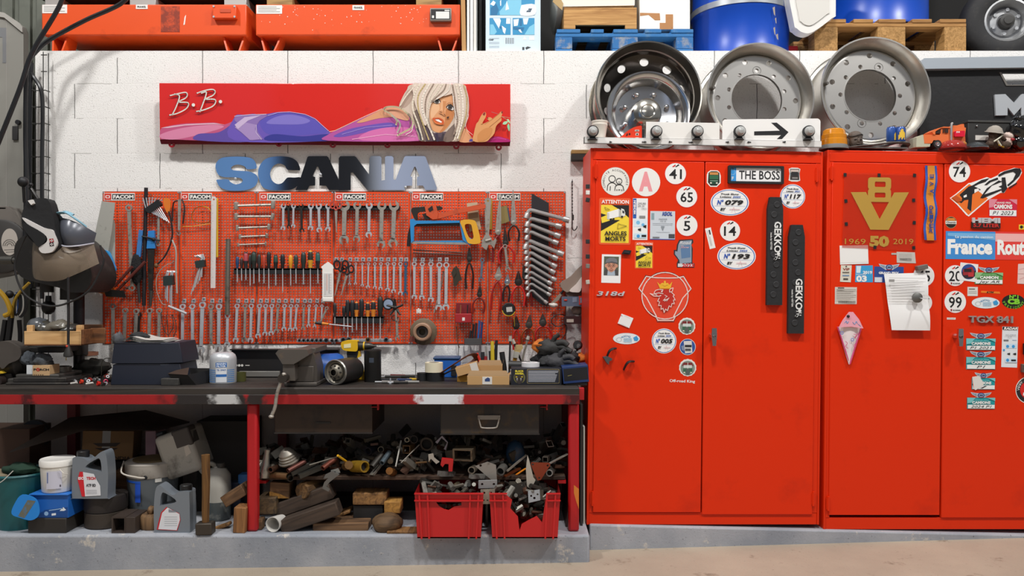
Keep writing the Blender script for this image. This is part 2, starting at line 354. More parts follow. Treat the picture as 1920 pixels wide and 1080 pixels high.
# ================================================================ THE TWO RED STEEL CUPBOARDS
CABRED=mat('e03005',.42,0,('c42507',.22,2.2),(.03,6));DOORRED=mat('e33004',.40,0,('cb2a09',.3,3.),(.05,5))
for q in (CABRED,DOORRED): q.node_tree.nodes['Principled BSDF'].inputs['Specular IOR Level'].default_value=.28
def cupboard(label,x0,x1,yt,yb,doors,hx):
 t=T('metal_cupboard',label,'cupboard',x0,yb,CAB,'red steel cupboards');k=S(1,t.a.y)
 A=t.L(x0,yb);w=(t.L(x1,yb)-A).x;h=(t.L(x0,yt)-A).z;D=.31
 b=MB(CABRED);th=.012
 b.box(0,th,0,D,0,h);b.box(w-th,w,0,D,0,h);b.box(th,w-th,0,D,h-th,h);b.box(th,w-th,.02,D,.05,.06);b.box(th,w-th,D-.01,D,0,h)
 t.p('carcass',b,.002)
 b=MB(CABRED);b.box(th,w-th,.0,.03,h-.060,h-th);t.p('top_rail',b,.002)
 b=MB(CABRED);b.box(th,w-th,.004,.03,0,.062);t.p('plinth',b,.002)
    
 for u0,u1 in ((th,.032),(w-.036,w-th)): b=MB(CABRED);b.box(u0,u1,.002,.02,.062,h-.06);t.p('stile',b,.001)
 for i,(a,c,ye) in enumerate(doors):
  p=t.L(a,ye);q=t.L(c,ye);zt=h-.064
  b=MB(DOORRED);b.box(p.x,q.x,-.004,.016,p.z+.004,zt);b.box(p.x+.01,q.x-.01,.016,.03,p.z+.02,zt-.01)
  d=t.p('door',b,.003)
  for hz in (.10,h-.16):
   m=MB(CABRED);xx=p.x-.003 if i==0 else q.x+.003;m.cyl((xx,-.007,hz),(xx,-.007,hz+.075),.006,n=8);m.obox((xx,-.004,hz+.037),(.02,.006,.06));t.p('hinge',m,0,d)
  if i==hx[0]:
   p=t.L(*hx[1]);m=MB(CHR);m.la([(.014,0),(.014,.014),(.010,.02),(.010,.05)],p+V((0,-.004,0)),(0,-1,0),14)
   c=p+V((0,-.055,-.004));m.pl([(q_[0]+c.x,q_[1]+c.z) for q_ in [(-.012,.045),(.012,.045),(.014,.01),(.010,-.046),(-.008,-.046),(-.014,.008)]],c.y-.006,c.y+.008);m.ring(.005,.008,c+V((0,-.012,.003)),(0,1,0),.006,12,DST)
   t.p('handle',m,.002,d,label='chrome lever handle')
 return t
cupboard('red steel cupboard with two doors standing beside the workbench, two black grip bars on it',1100,1536,277,984,[(1111,1313.5,962),(1315.5,1523,966)],(1,(1333,629)))
cupboard('red steel cupboard at the right edge with a gold V poster on its door',1544,1980,281,993,[(1553,1761,967),(1764,1968,972)],(1,(1789,630)))
# ---------------------------------------------------------------- stickers and magnets on the doors
def draw(t,els,z,ax,ay,pl,y0=0.,th=.0012,base='sheet',letter='lettering',bev=0):
 """shapes given in the coordinates of an enlarged crop z=(x origin, y origin, scale), laid on the plane in real metres"""
 k=S(1,t.a.y);ox,oy,s=z
 def X(x): return (x/s+ox-ax)*k
 def Z(y): return -(y/s+oy-ay)*k
 def D(d): return d/s*k
 b=MB();LS=[];y=y0-max(th-.0012,0);first=True
 for e in els:
  q=e[0];y-=.00025
  if q=='t':
   o=e[6] if len(e)>6 else {}
   L=MB();LS.append(L);L.text(e[1],X(e[2]),Z(e[3]),D(e[4]),y,fm(e[5]),D(o['w']) if 'w' in o else None,-o.get('rot',0),o.get('bold',0),o.get('sl',0));continue
  if q=='a':
   _,s_,cx,cy,r,h,c,a0,a1=e;L=MB();LS.append(L)
   for i,ch in enumerate(s_):
    if ch==' ': continue
    a=R_(a0+(a1-a0)*i/max(len(s_)-1,1));up=1 if a0>a1 else -1
    L.text(ch,X(cx)+D(r)*cos(a),Z(cy)+D(r)*sin(a),D(h),y,fm(c),None,math.degrees(a)-90*up)
   continue
  if q=='c': lp=[circ(X(e[1]),Z(e[2]),D(e[3]),36,0,D(e[5]) if len(e)>5 else None)];c=e[4]
  elif q=='o': lp=[circ(X(e[1]),Z(e[2]),D(e[3]),36,0,D(e[6]) if len(e)>6 else None),circ(X(e[1]),Z(e[2]),D(e[4]),36,0,D(e[7]) if len(e)>7 else None)];c=e[5]
  elif q=='r':
   c=e[5];x0,x1=sorted((X(e[1]),X(e[3])));z0,z1=sorted((Z(e[2]),Z(e[4])));lp=[rrect(x0,z0,x1,z1,D(e[6])) if len(e)>6 else [(x0,z0),(x1,z0),(x1,z1),(x0,z1)]]
  elif q=='s': lp=[[(v.x,v.y) for v in crom([(X(a),Z(d),0) for a,d in e[1]],5,True)]];c=e[2]
  elif q=='p': lp=[[(X(a),Z(d)) for a,d in e[1]]];c=e[2]
  elif q=='l':
   pts=[(X(a),Z(d)) for a,d in e[1]];w=D(e[2])/2;c=e[3]
   for (a,d),(a2,d2) in zip(pts,pts[1:]):
    n=math.hypot(a2-a,d2-d) or 1e-9;ux,uz=(a2-a)/n*w,(d2-d)/n*w
    b.pl([(a-uz-ux*.4,d+ux-uz*.4),(a+uz-ux*.4,d-ux-uz*.4),(a2+uz+ux*.4,d2-ux+uz*.4),(a2-uz+ux*.4,d2+ux+uz*.4)],y,None,fm(c))
   continue
  b.pl(lp,y,(y0 if first else None),fm(c) if isinstance(c,str) else c);first=False
 o=t.p(base,b,bev,sm=0)
 for L in LS: t.p(letter,L,0,sm=0)
 return t
DOORP=Plane(CAB.o+CABR@V((0,-.0046,0)),CABR)
def stick(name,label,cat,ax,ay,z,els,group=None,rot=0,pl=DOORP,lift=0,**kw):
 t=T(name,label,cat,ax,ay,pl,group)
 if rot or lift: t.o.rotation_euler=(pl.R@rotm(lift,rot,0)).to_euler()
 return draw(t,els,z,ax,ay,pl,**kw)
def zc(z,x,y): return (x/z[2]+z[0],y/z[2]+z[1])
ZA=(1090,280,3.856);ZB=(1090,500,3.856);ZC=(1310,280,2.844);ZD=(1540,290,2.634);ZE=(1740,290,4.);ZF=(1740,540,4.154)
K='1c1b1d';WH='f1efec';RD='d8263a';OFF='ebe8e0'
stick('round_sticker','round white sticker of two linked figures under arched words, top left of the cupboard door','sticker',*zc(ZA,246,232),ZA,[('c',246,232,103,OFF),('o',246,232,103,101,'b9b4aa'),
 ('a','CONDUITE ACCOMPAGNÉE',246,236,86,15,K,205,-12),('o',222,214,26,21,K),('o',273,230,23,18,K),
 ('l',[(187,298),(190,262),(203,246),(222,240),(241,246),(252,258)],5,K),('l',[(208,298),(210,268)],5,K),('l',[(242,298),(246,268),(258,257),(274,254),(290,257),(302,268),(308,298)],5,K),('l',[(256,298),(258,290)],5,K),('l',[(268,292),(280,292)],5,K),('l',[(292,290),(294,298)],5,K),('l',[(265,233),(273,238),(281,233)],3,K)],'white round stickers')
stick('round_sticker','round white learner sticker with a faded pink letter A','sticker',*zc(ZA,468,237),ZA,[('c',468,237,103,'efede9'),('t','A',466,230,128,'ee9aa0',{'w':100,'bold':.06})],'white round stickers')
def race(ax,ay,z,num,lab,r,cx,cy,mark=1,nh=.9,sc=0):
 e=[('c',cx,cy,r,'e0332f'),('c',cx,cy,r*.95,WH),('t',num,cx,cy+r*.02,r*nh,K,{'bold':.015,'w':r*(1.15 if len(num)>1 else .62)})]
 if mark: e+=[('p',[(cx-r*.33,cy-r*.62),(cx-r*.02,cy-r*.85),(cx,cy-r*.7),(cx-r*.22,cy-r*.58)],'d12a28'),('p',[(cx-r*.05,cy-r*.62),(cx+r*.25,cy-r*.86),(cx+r*.34,cy-r*.76),(cx+r*.06,cy-r*.6)],K)]
 if sc: e+=[('p',[(cx-r*.42,cy+r*.62),(cx-r*.28,cy+r*.62),(cx-r*.30,cy+r*.78),(cx-r*.35,cy+r*.82),(cx-r*.40,cy+r*.78)],'8b1f2a'),('t','SCANIA',cx+r*.13,cy+r*.72,r*.12,K,{'w':r*.72,'bold':.03})]
 stick('race_number_sticker',lab,'sticker',ax,ay,z,e,'round race number stickers')
for num,cx,cy,z in (('41',681,176,ZA),('65',762,343,ZA),('5',764,550,ZA)): race(*zc(z,cx,cy),z,num,'round white race number sticker reading '+num,80,cx,cy)
race(*zc(ZC,167,434),ZC,'14','round white race number sticker reading 14',57,167,434)
race(*zc(ZE,236,126),ZE,'74','round white race number sticker reading 74',86,236,126)
race(*zc(ZE,203,907),ZE,'20','round white race number sticker reading 20',82,203,907,1,.95,1)
race(*zc(ZF,212,108),ZF,'99','round white race number sticker reading 99',90,212,108,1,.95,1)
race(*zc(ZD,506,598),ZD,'45','round white race number sticker reading 45, partly behind the hung paper sheet',56,506,598,0,1.)
race(*zc(ZD,503,731),ZD,'1','round white race number sticker mostly hidden behind the hung paper sheet',47,503,731,0,1.)
def angles(lab,x0,y0,x1,y1,z):
 w=x1-x0;h=y1-y0
 def P(*p): return [(x0+a*w,y0+b*h) for a,b in p]
 g=lambda a,b:(x0+a*w,y0+b*h)
 e=[('r',x0,y0,x1,y1,'ee5a2c',w*.06),('r',*g(.06,.15),*g(.94,.96),'f6d93f'),('p',P((.06,.15),(.45,.15),(.06,.32)),'f6d93f'),('p',P((.40,.15),(.94,.15),(.94,.42),(.70,.27)),K),('p',P((.06,.33),(.30,.38),(.45,.47),(.66,.47),(.06,.71)),K),('p',P((.06,.42),(.26,.36),(.40,.47),(.09,.54)),'f6d93f'),
     ('p',P((.25,.31),(.62,.23),(.62,.40),(.25,.46)),'f4f3f0'),('p',P((.62,.23),(.68,.26),(.68,.41),(.62,.40)),'b9b9b6'),('p',P((.25,.31),(.32,.33),(.32,.47),(.25,.45)),'cfcfcc'),('p',P((.69,.22),(.78,.24),(.82,.31),(.82,.38),(.69,.41)),'e7e6e2'),('p',P((.73,.26),(.79,.28),(.80,.33),(.73,.32)),'3b3c40'),
     ('c',*g(.36,.46),w*.03,K),('c',*g(.46,.45),w*.03,K),('c',*g(.72,.40),w*.035,K),('l',P((.60,.55),(.87,.60),(.58,.66),(.60,.55)),w*.012,K),('l',P((.17,.20),(.33,.25),(.20,.26),(.17,.20)),w*.01,K),
     ('t','ATTENTION',*g(.5,.08),h*.075,WH,{'w':w*.86,'bold':.03}),('t','ANGLES',*g(.52,.755),h*.09,K,{'w':w*.70,'bold':.03}),('t','MORTS',*g(.52,.87),h*.09,K,{'w':w*.64,'bold':.03})]
 stick('warning_sticker',lab,'sticker',*zc(z,(x0+x1)/2,(y0+y1)/2),z,e,'yellow blind spot warning stickers')
angles('large orange edged yellow warning sticker with a white lorry',127,352,358,690,ZA)
angles('small yellow warning sticker with a lorry, below the tyre label',386,668,521,864,ZA)
stick('tyre_label','tall white and blue tyre label sticker beside the large yellow warning sticker','sticker',*zc(ZA,425,505),ZA,[('r',371,354,480,655,'f1f0ee'),('r',372,356,397,500,'2c5fb0'),('r',380,505,474,560,'dcebf5'),('c',410,530,14,'7fc0e6'),('c',446,545,11,'6bb4e2'),('p',[(448,552),(470,546),(470,570),(448,562)],K),('p',[(410,575),(432,570),(432,592),(410,585)],K),('r',383,608,472,642,'cfe6f4'),('c',412,628,12,'3d9ad8'),('r',436,618,470,634,K),('r',418,480,462,496,'8d8d8d'),
 ('t','MICHELIN',384,420,15,WH,{'rot':-90,'w':100,'bold':.05}),('t','295/80',436,392,14,'4d4d50',{'w':58}),('t','ZR 20',430,410,13,'4d4d50',{'w':48}),('t','(98Y)',452,428,10,'77777a',{'w':40})])
stick('product_label','square pale grey product label sheet with a blue heading','label',*zc(ZA,588,550),ZA,[('r',497,447,678,654,'cfd6de'),('r',497,648,678,654,'2f5fae'),('r',505,462,526,510,'8aa4ad'),('r',632,612,676,642,'4a4d52'),('r',515,536,662,538,'9aa0a8'),('r',515,546,662,548,'a5abb2'),('r',540,598,640,600,'9aa0a8'),('p',[(575,555),(602,555),(588,590)],'8d949c'),
 ('t','IGOL',620,465,26,'24459a',{'w':74,'bold':.04,'sl':.25}),('t','PREMIER',590,505,10,'5b6068',{'w':60}),('t','5W 30',590,521,9,'5b6068',{'w':42}),('r',515,634,565,640,'5b6068')])
stick('die_cut_sticker','cut-out sticker in grey and blue with the red year 2023, below number 5','sticker',*zc(ZA,742,752),ZA,[('p',[(690,690),(706,655),(806,648),(810,672),(796,690),(806,715),(804,820),(820,825),(818,855),(692,855),(690,825),(700,800),(668,760),(668,728),(686,728)],'2b2a30'),('p',[(700,690),(712,664),(798,656),(796,690),(798,818),(712,826),(708,800),(676,758),(678,736),(694,740)],'8f9dae'),('p',[(716,700),(785,690),(790,780),(724,790)],'5e7fa6'),('r',698,826,814,850,'d9d9da'),
 ('t','Road',752,674,22,'d9d9dc',{'w':86,'sl':.3,'bold':.02}),('t','Show',748,706,18,'e7b3b7',{'w':64,'sl':.3}),('t','2023',772,838,24,'d0242c',{'w':86,'bold':.04})])
m=MB(BLK);m.pl([(-.024,-.009),(.018,-.012),(.026,.009),(-.012,.012)],-.012,0);m.pl([(-.014,-.003),(.012,-.006),(.014,.004),(-.008,.006)],-.015,-.012,mat('33343a',.3))
one('magnet_clip',m,'small glossy black magnet clip beside the portrait photo','magnet',DOORP.pt(1174,473),None,CABR.to_euler(),.002)
stick('portrait_photo','instant photo print of an older person in a grey flat cap and glasses','photo',*zc(ZA,216,862),ZA,[('r',146,760,285,966,'f2f1ef'),('r',162,775,270,912,'59614f'),('p',[(162,912),(166,878),(190,860),(240,858),(262,872),(270,912)],'4b4947'),('p',[(188,912),(192,868),(216,884),(240,866),(246,912)],'a9b7c4'),('p',[(198,868),(236,866),(232,882),(216,890),(202,882)],'c08a6f'),('c',216,840,37,'d49b80',46),('c',176,842,8,'c98e74',13),('c',256,842,8,'c98e74',13),('p',[(172,822),(178,798),(200,784),(232,782),(252,792),(260,815),(254,822),(216,812)],'77787c'),('p',[(174,824),(216,810),(258,818),(256,826),(216,820)],'55565b'),('o',200,838,12,10,'3a3130'),('o',232,838,12,10,'3a3130'),('c',200,838,4,'3a2a24'),('c',232,838,4,'3a2a24'),('p',[(212,838),(220,838),(224,858),(208,858)],'c4846b'),('l',[(202,870),(216,873),(230,869)],4,'9b4a40'),('t','. . . . .',215,942,5,'c9c7c4',{'w':80})],rot=.8)
def badge(name,lab,txt,ax,ay,z,cx,cy,h,w,sl,pl=DOORP,m=None,back=None,ex=.006):
 t=T(name,lab,'badge',ax,ay,pl);k=S(1,t.a.y)/z[2];b=MB();b.text(txt,0,0,h*k,-ex,m or mat('cfcfd1',.35,.2),w*k,0,.02,sl,ex);t.p('lettering',b,0,sm=0)
 return t
badge('car_badge','small chrome car badge of raised digits below the portrait photo','318d',*zc(ZA,212,1042),ZA,212,1042,32,205,.18)
# griffin shield
gw='f0d9d2'
shield=[(462,62),(500,70),(540,45),(603,34),(665,45),(706,70),(740,60),(800,160),(777,185),(776,240),(745,310),(690,352),(672,400),(550,402),(532,355),(465,310),(436,250),(432,190),(408,165)]
stick('shield_sticker','large red shield sticker with a crowned bird head outlined in white','sticker',*zc(ZB,604,218),ZB,[('p',shield,'3a3436'),('p',[(604+(a-604)*.975,218+(b-218)*.975) for a,b in shield],'e8482a'),
 ('l',[(466,72),(414,160),(470,225),(545,362)],7,gw),('l',[(738,70),(794,158),(735,225),(668,362)],7,gw),('l',[(556,388),(536,360)],7,gw),('l',[(666,388),(684,356)],7,gw),('l',[(552,388),(668,388)],7,gw),('l',[(466,72),(520,80),(604,82),(690,80),(738,70)],7,gw),
 ('l',[(604+168*cos(a),210-168*sin(a)) for a in [i*pi/18 for i in range(37)]],7,gw),
 ('p',[(545,110),(566,158),(644,158),(656,108),(636,130),(622,116),(616,126),(602,102),(590,126),(582,116),(566,130)],'f0b42e'),('l',[(566,158),(644,158)],6,'d99a20'),('c',602,110,8,'f2b934'),('c',585,125,8,'f2b934'),('c',619,125,8,'f2b934'),('c',602,128,12,'f2b934'),
 ('p',[(524,185),(545,168),(575,160),(640,165),(660,200),(675,250),(640,300),(598,334),(575,300),(550,260),(560,215),(545,214)],'c22a1c'),
 ('l',[(495,195),(520,212),(560,215),(575,208)],6,gw),('l',[(495,195),(512,200),(528,198),(545,205)],5,gw),('l',[(524,188),(535,172),(560,164),(590,168),(575,180)],5,gw),('l',[(524,188),(528,196),(560,190),(590,196)],5,gw),
 ('l',[(636,166),(648,156),(662,152),(656,178),(636,184),(636,166)],5,gw),('l',[(650,185),(672,205),(662,212),(678,240),(664,240),(672,268),(655,265),(648,292),(634,282),(622,318),(608,305),(598,333),(590,300),(575,310),(576,280),(556,282),(565,255),(550,250),(562,225)],5,gw),('l',[(590,245),(605,230),(600,250),(620,232),(614,250),(632,225)],5,gw),('l',[(600,205),(620,215),(605,222)],4,gw),('c',580,180,6,gw)])
stick('paper_note','small folded white paper note stuck on the cupboard below the chrome number badge','paper',*zc(ZB,325,395),ZB,[('p',[(290,340),(376,372),(346,444),(262,410)],'efeeec'),('l',[(284,352),(294,358)],3,K),('l',[(310,355),(352,372)],1.5,'c9c7c4'),('p',[(262,410),(346,444),(344,440),(300,415)],'dad8d5')],th=.004)
def oval(lab,cx,cy,rx,ry,z,tops):
 e=[('c',cx,cy,rx,'e9ecee',ry),('o',cx,cy,rx,rx*.985,'a9b4bb',ry,ry*.97),('a',tops,cx,cy+ry*1.0,ry*1.45,ry*.32,'2f86b8',128,64),('c',cx-rx*.55,cy+ry*.15,rx*.22,'c9ced0',ry*.38),('c',cx-rx*.55,cy+ry*.25,rx*.14,'e9ecee',ry*.3),('p',[(cx+rx*.5,cy-ry*.2),(cx+rx*.75,cy-ry*.5),(cx+rx*.9,cy-.0*ry),(cx+rx*.8,cy+ry*.4),(cx+rx*.58,cy+ry*.35)],'3b9bd6')]
 for i in range(4): e.append(('r',cx-rx*.22,cy-ry*.1+i*ry*.2,cx+rx*.4,cy-ry*.02+i*ry*.2,'9ccbe6'))
 stick('oval_sticker',lab,'sticker',*zc(z,cx,cy),z,e,'pale oval stickers')
oval('pale oval sticker with blue lettering above the two black hooks',326,520,98,41,ZB,'MAGAZINGS');oval('pale oval sticker with blue lettering beside number 99',449,115,112,45,ZF,'MAGAZINGS')
def show(lab,cx,cy,rx,ry,z,no,yr):
 e=[('c',cx,cy,rx,'f3f2f0',ry),('o',cx,cy,rx*.95,rx*.905,'2b5fb4',ry*.95,ry*.905),('r',cx-rx*.78,cy-ry*.30,cx+rx*.78,cy-ry*.285,'7fa3d3'),('r',cx-rx*.8,cy+ry*.27,cx+rx*.8,cy+ry*.285,'7fa3d3'),('l',[(cx+rx*.1,cy+ry*.75),(cx+rx*.2,cy+ry*.35),(cx+rx*.3,cy+ry*.8)],rx*.015,'e9b9bd'),
     ('t','Truck Show',cx,cy-ry*.62,ry*.13,'2b2d33',{'w':rx*.95,'bold':.03,'sl':.2}),('t','Loissac',cx-rx*.22,cy-ry*.42,ry*.13,'2b2d33',{'w':rx*.6,'bold':.03,'sl':.2}),('t',yr,cx+rx*.35,cy-ry*.42,ry*.13,'2b5fb4',{'w':rx*.42,'bold':.03,'sl':.2}),
     ('t','N°',cx-rx*.5,cy,ry*.34,'2255b5',{'w':rx*.34,'bold':.04,'sl':.25}),('t',no,cx+rx*.22,cy,ry*.34,K,{'w':rx*.95,'bold':.04,'sl':.2}),('t','BY',cx-rx*.35,cy+ry*.52,ry*.2,K,{'w':rx*.3,'bold':.05,'sl':.25}),('r',cx-rx*.02,cy+ry*.5,cx+rx*.52,cy+ry*.54,'d6a5aa')]
 stick('show_entry_sticker',lab,'sticker',*zc(z,cx,cy),z,e,'blue rimmed show entry stickers')
show('round blue rimmed entry sticker numbered 005',598,537,90,90,ZB,'005','2024');show('oval blue rimmed entry sticker numbered 079',166,283,104,71,ZC,'079','2025')
show('round blue rimmed entry sticker numbered 117',501,251,68,65,ZC,'117','2023');show('oval blue rimmed entry sticker numbered 193',202,570,104,71,ZC,'193','2025')
def truckround(lab,cx,cy,r,z,blue=0):
 if blue: e=[('c',cx,cy,r,'2f549e'),('o',cx,cy,r,r*.94,'e4e3e0'),('p',[(cx-r*.5,cy-r*.7),(cx+r*.5,cy-r*.75),(cx+r*.6,cy+r*.7),(cx-r*.3,cy+r*.8)],'d9d8d5'),('r',cx-r*.35,cy-r*.25,cx+r*.5,cy+.05*r,'2b2b30'),('r',cx-r*.3,cy+r*.2,cx+r*.4,cy+.5*r,'55565a'),('p',[(cx-r*.8,cy-r*.1),(cx-r*.45,cy-r*.2),(cx-r*.4,cy+r*.5),(cx-r*.7,cy+r*.4)],'7f90ac')]
 else:
  pts=[(cx+r*(1+.05*(i%2))*cos(a),cy-r*(1+.05*(i%2))*sin(a)*1.0) for i,a in enumerate([j*2*pi/28 for j in range(28)])]
  e=[('p',pts,'e8e5df'),('c',cx,cy+r*.05,r*.86,'86948a'),('p',[(cx-r*.7,cy-r*.2),(cx-r*.5,cy-r*.6),(cx+r*.5,cy-r*.6),(cx+r*.7,cy-r*.2)],'7c2a2b'),('r',cx-r*.5,cy-r*.3,cx+r*.5,cy+r*.05,'cfd6d2'),('r',cx-r*.55,cy+r*.05,cx+r*.55,cy+r*.6,'3c6a4f'),('p',[(cx-r*.22,cy+r*.85),(cx-r*.2,cy+.1*r),(cx+r*.2,cy+.1*r),(cx+r*.22,cy+r*.85)],'59615d'),('l',[(cx,cy-r*.6),(cx,cy+.1*r)],r*.06,'e4efe9'),('r',cx-r*.5,cy+r*.5,cx-r*.3,cy+r*.62,'e8e2cf'),('r',cx+r*.3,cy+r*.5,cx+r*.5,cy+r*.62,'e8e2cf')]
 stick('truck_sticker',lab,'sticker',*zc(z,cx,cy),z,e,'small round truck stickers')
truckround('small scalloped truck sticker right of the shield, above a blue round one',763,430,60,ZB);truckround('small round blue sticker with a white truck cab',768,580,59,ZB,1);truckround('small scalloped truck sticker above the white old-style lettering',769,730,61,ZB)
t=T('lettering_decal','white old-style lettering decal on the red door','decal',*zc(ZB,730,826),DOORP);b=MB();b.text('Off-road King',0,0,20/3.856*S(1,t.a.y),-.0005,fm(WH),186/3.856*S(1,t.a.y),-1.2,.02);t.p('lettering',b,0,sm=0)
def hook(lab,pts,z,extra=None):
 ax,ay=zc(z,*pts[0]);t=T('magnetic_hook',lab,'hook',ax,ay,DOORP,'black magnetic hooks')
 q=[t.L(*zc(z,*p)) for p in pts];b=MB(BLK);n=len(q);b.tu([v+V((0,-.006-.03*sin(pi*i/(n-1)),0)) for i,v in enumerate(q)],[.010,.008],8,flat=.6);t.p('hook',b)
 if extra: b=mb('4b4a4c',.45);b.pl([(t.L(*zc(z,*p)).x,t.L(*zc(z,*p)).z) for p in extra],-.03,-.0);t.p('plate',b,.002)
hook('black curved magnetic hook with a folded grey end, the left of two on the door',[(244,590),(215,592),(192,612),(184,650)],ZB,[(152,650),(184,644),(218,662),(212,676),(196,678),(192,706),(176,690)]);hook('small plain black curved magnetic hook, the right of two on the door',[(374,684),(340,682),(318,700),(305,742)],ZB)
# magnets up the left stile
for i,(yy,c,d) in enumerate(((350,'222224','topmost black'),(361.5,'e4dfd8','white'),(375,'222224','second black'),(453,'222224','third black'),(481,'222224','fourth black'),(499,'77736c','grey'),(529,'b9b2a6','beige'))):
 m=mb(c,.6);m.box(-.008,.012,-.012,0,-.011,.011);one('small_magnet',m,d+' small square magnet on the edge of the cupboard beside the pegboard','magnet',CAB.pt(1101,yy),'small magnets on the cupboard edge',(CABR@rotm(0,random.uniform(-12,12),0)).to_euler(),.002)
# ---- right door of the first cupboard
t=T('number_plate','small black framed name plate reading THE BOSS','plate',*zc(ZC,302,137),DOORP);k=S(1,t.a.y)/2.844
b=MB(BLK);b.pl([rrect(-150*k,-48*k,150*k,48*k,6*k),rrect(-136*k,-36*k,136*k,36*k,3*k)],-.014,0);t.p('holder',b,.002)
b=mf('f3f2f2');b.box(-142*k,142*k,-.006,0,-40*k,40*k);b.pl([(-142*k,-38*k),(-105*k,-38*k),(-105*k,38*k),(-142*k,38*k)],-.0063,None,fm('3b98dd'))
for i in range(12): a=2*pi*i/12;b.pl(circ(-124*k+14*k*cos(a),13*k+14*k*sin(a),2.2*k,6),-.0066,None,fm('a6cdea'))
b.pl(circ(115*k,27*k,4*k,10),-.008,-.004,DST);b.pl(circ(-122*k,31*k,4*k,10),-.008,-.004,DST);q=t.p('plate',b)
b=MB();b.text('F',-124*k,-20*k,17*k,-.0067,fm(WH),9*k,0,.03);b.text('THE BOSS',20*k,0,46*k,-.0067,fm('26262a'),220*k,0,.015);t.p('lettering',b,0,sm=0)
stick('truck_badge_sticker','small shield sticker with a green truck front, by the name plate','sticker',*zc(ZC,80,157),ZC,[('p',[(48,122),(62,112),(100,112),(112,122),(118,140),(118,180),(98,200),(62,200),(43,180),(43,135)],'eeece6'),('p',[(52,126),(64,117),(98,117),(110,126),(112,176),(96,194),(64,194),(49,176)],'22231f'),('r',58,122,104,136,'c98a4a'),('r',57,138,105,160,'2f6a48'),('r',62,163,100,186,'1d4733'),('r',60,176,70,183,'e6e2cf'),('r',92,176,102,183,'e6e2cf'),('l',[(60,168),(102,168)],3,'8fb39d')])
stick('truck_badge_sticker','small sticker with a dark truck, in the upper right corner of the door','sticker',*zc(ZC,511,136),ZC,[('p',[(480,104),(495,98),(527,98),(542,104),(538,130),(542,166),(527,172),(495,172),(480,166),(484,130)],'e9e6e1'),('r',487,104,537,164,'4b4d50'),('r',490,108,534,124,'c9b7ae'),('r',494,120,530,150,'26272a'),('r',488,142,536,158,'3c3432'),('r',498,150,528,156,'9b9895')])
stick('paper_strip','narrow white paper strip sticker tilted on the red door','label',*zc(ZC,62,474),ZC,[('r',46,418,78,530,'efede8'),('r',62,430,70,455,'3b3c40'),('r',54,430,57,515,'c4c2be'),('r',60,465,63,515,'b9b6b2')],rot=-14)
def grip(lab,x0,x1,y0,y1,ty):
 ax,ay=(x0+x1)/2,(y0+y1)/2;t=T('rubber_grip_bar',lab,'grip bar',*zc(ZC,ax,ay),DOORP,'black rubber grip bars');k=S(1,t.a.y)/2.844
 w=(x1-x0)/2*k;h=(y1-y0)/2*k;b=mb('1f1f21',.75,0,None,(.15,60));
 b.pl([(-w,-h),(w,-h),(w,h*.78),(w*.72,h),(-w*.72,h),(-w,h*.78)],-.022,0)
 for i in range(10):
  zz=h*.86-i*h*.185;b.la([(.017,0),(.016,.004),(.011,.003),(.0,.003)],((-1)**i*w*.18,-.021,zz),(0,-1,0),16,mat('2a2a2c',.6))
 t.p('bar',b,.003)
 b=MB();yy=-(ty-ay)*k;b.text('GEKKO',w*.3,yy,36*k,-.0265,fm('e7e7e4'),165*k,-90,.03);b.text('made by VETTER',-w*.55,yy-22*k,9*k,-.0265,fm('e7e7e4'),92*k,-90,.02)
 t.p('lettering',b,0,sm=0)
 # small white gecko mark
 b=mf('e7e7e4');gx,gz=w*.25,yy-100*k;b.tu([(gx-14*k,-.026,gz-10*k),(gx-18*k,-.026,gz-18*k),(gx-8*k,-.026,gz-20*k),(gx,-.026,gz-6*k),(gx+4*k,-.026,gz+10*k)],[2.*k,6*k],6,flat=.15);b.pl(circ(gx+6*k,gz+12*k,9*k,12),-.0265,-.026);
 for sx,sz in ((-12,8),(16,0),(-10,-6),(14,-12)): b.pl([(gx,gz+sz*k),(gx+sx*k,gz+(sz+4)*k),(gx+sx*k,gz+(sz-2)*k)],-.0268,-.026)
 t.p('emblem',b,0,sm=0)
grip('black rubber grip bar with white lettering, the higher of the pair',358,441,257,830,470);grip('black rubber grip bar with white lettering, the lower of the pair',471,556,404,981,772)
# ---- left door of the second cupboard
film=mat('d23a1c',.12,0,None,None,.30,.5)
GOLD='b8913c'
t=T('plastic_poster','clear plastic poster with a gold 8 over a V, taped to the red door','poster',*zc(ZD,286,282),DOORP);k=S(1,t.a.y)/2.634
b=MB(film);b.pl([(-186*k,-180*k),(182*k,-190*k),(188*k,188*k),(-180*k,190*k)],-.004,-.0035);t.p('sheet',b)
X=lambda x:(x-286)*k;Z=lambda y:(282-y)*k
b=MB(fm(GOLD));P=lambda *p:[(X(a),Z(c)) for a,c in p]
b.pl([rrect(X(226),Z(174),X(342),Z(113),14*k),rrect(X(260),Z(160),X(314),Z(134),6*k)],-.0046);b.pl([rrect(X(226),Z(234),X(342),Z(168),14*k),rrect(X(260),Z(212),X(314),Z(188),6*k)],-.0048)
b.pl(P((140,188),(216,186),(286,318),(358,186),(432,184),(332,371),(240,371)),-.0047);t.p('emblem',b,0,sm=0)
b=MB();b.text('1969',X(165),Z(430),28*k,-.0046,fm(GOLD),104*k);b.text('50',X(286),Z(427),48*k,-.0046,fm(GOLD),100*k,0,.06);b.text('2019',X(406),Z(427),28*k,-.0046,fm(GOLD),102*k);t.p('lettering',b,0,sm=0)
for x,y in ((110,103),(281,102),(459,100),(116,232),(456,223),(119,345),(460,334),(264,458),(459,458)):
 m=MB(BLK);m.obox((X(x),-.0052,Z(y)),(15*k,.001,17*k),rotm(0,random.uniform(-8,8),0));t.p('tape',m)
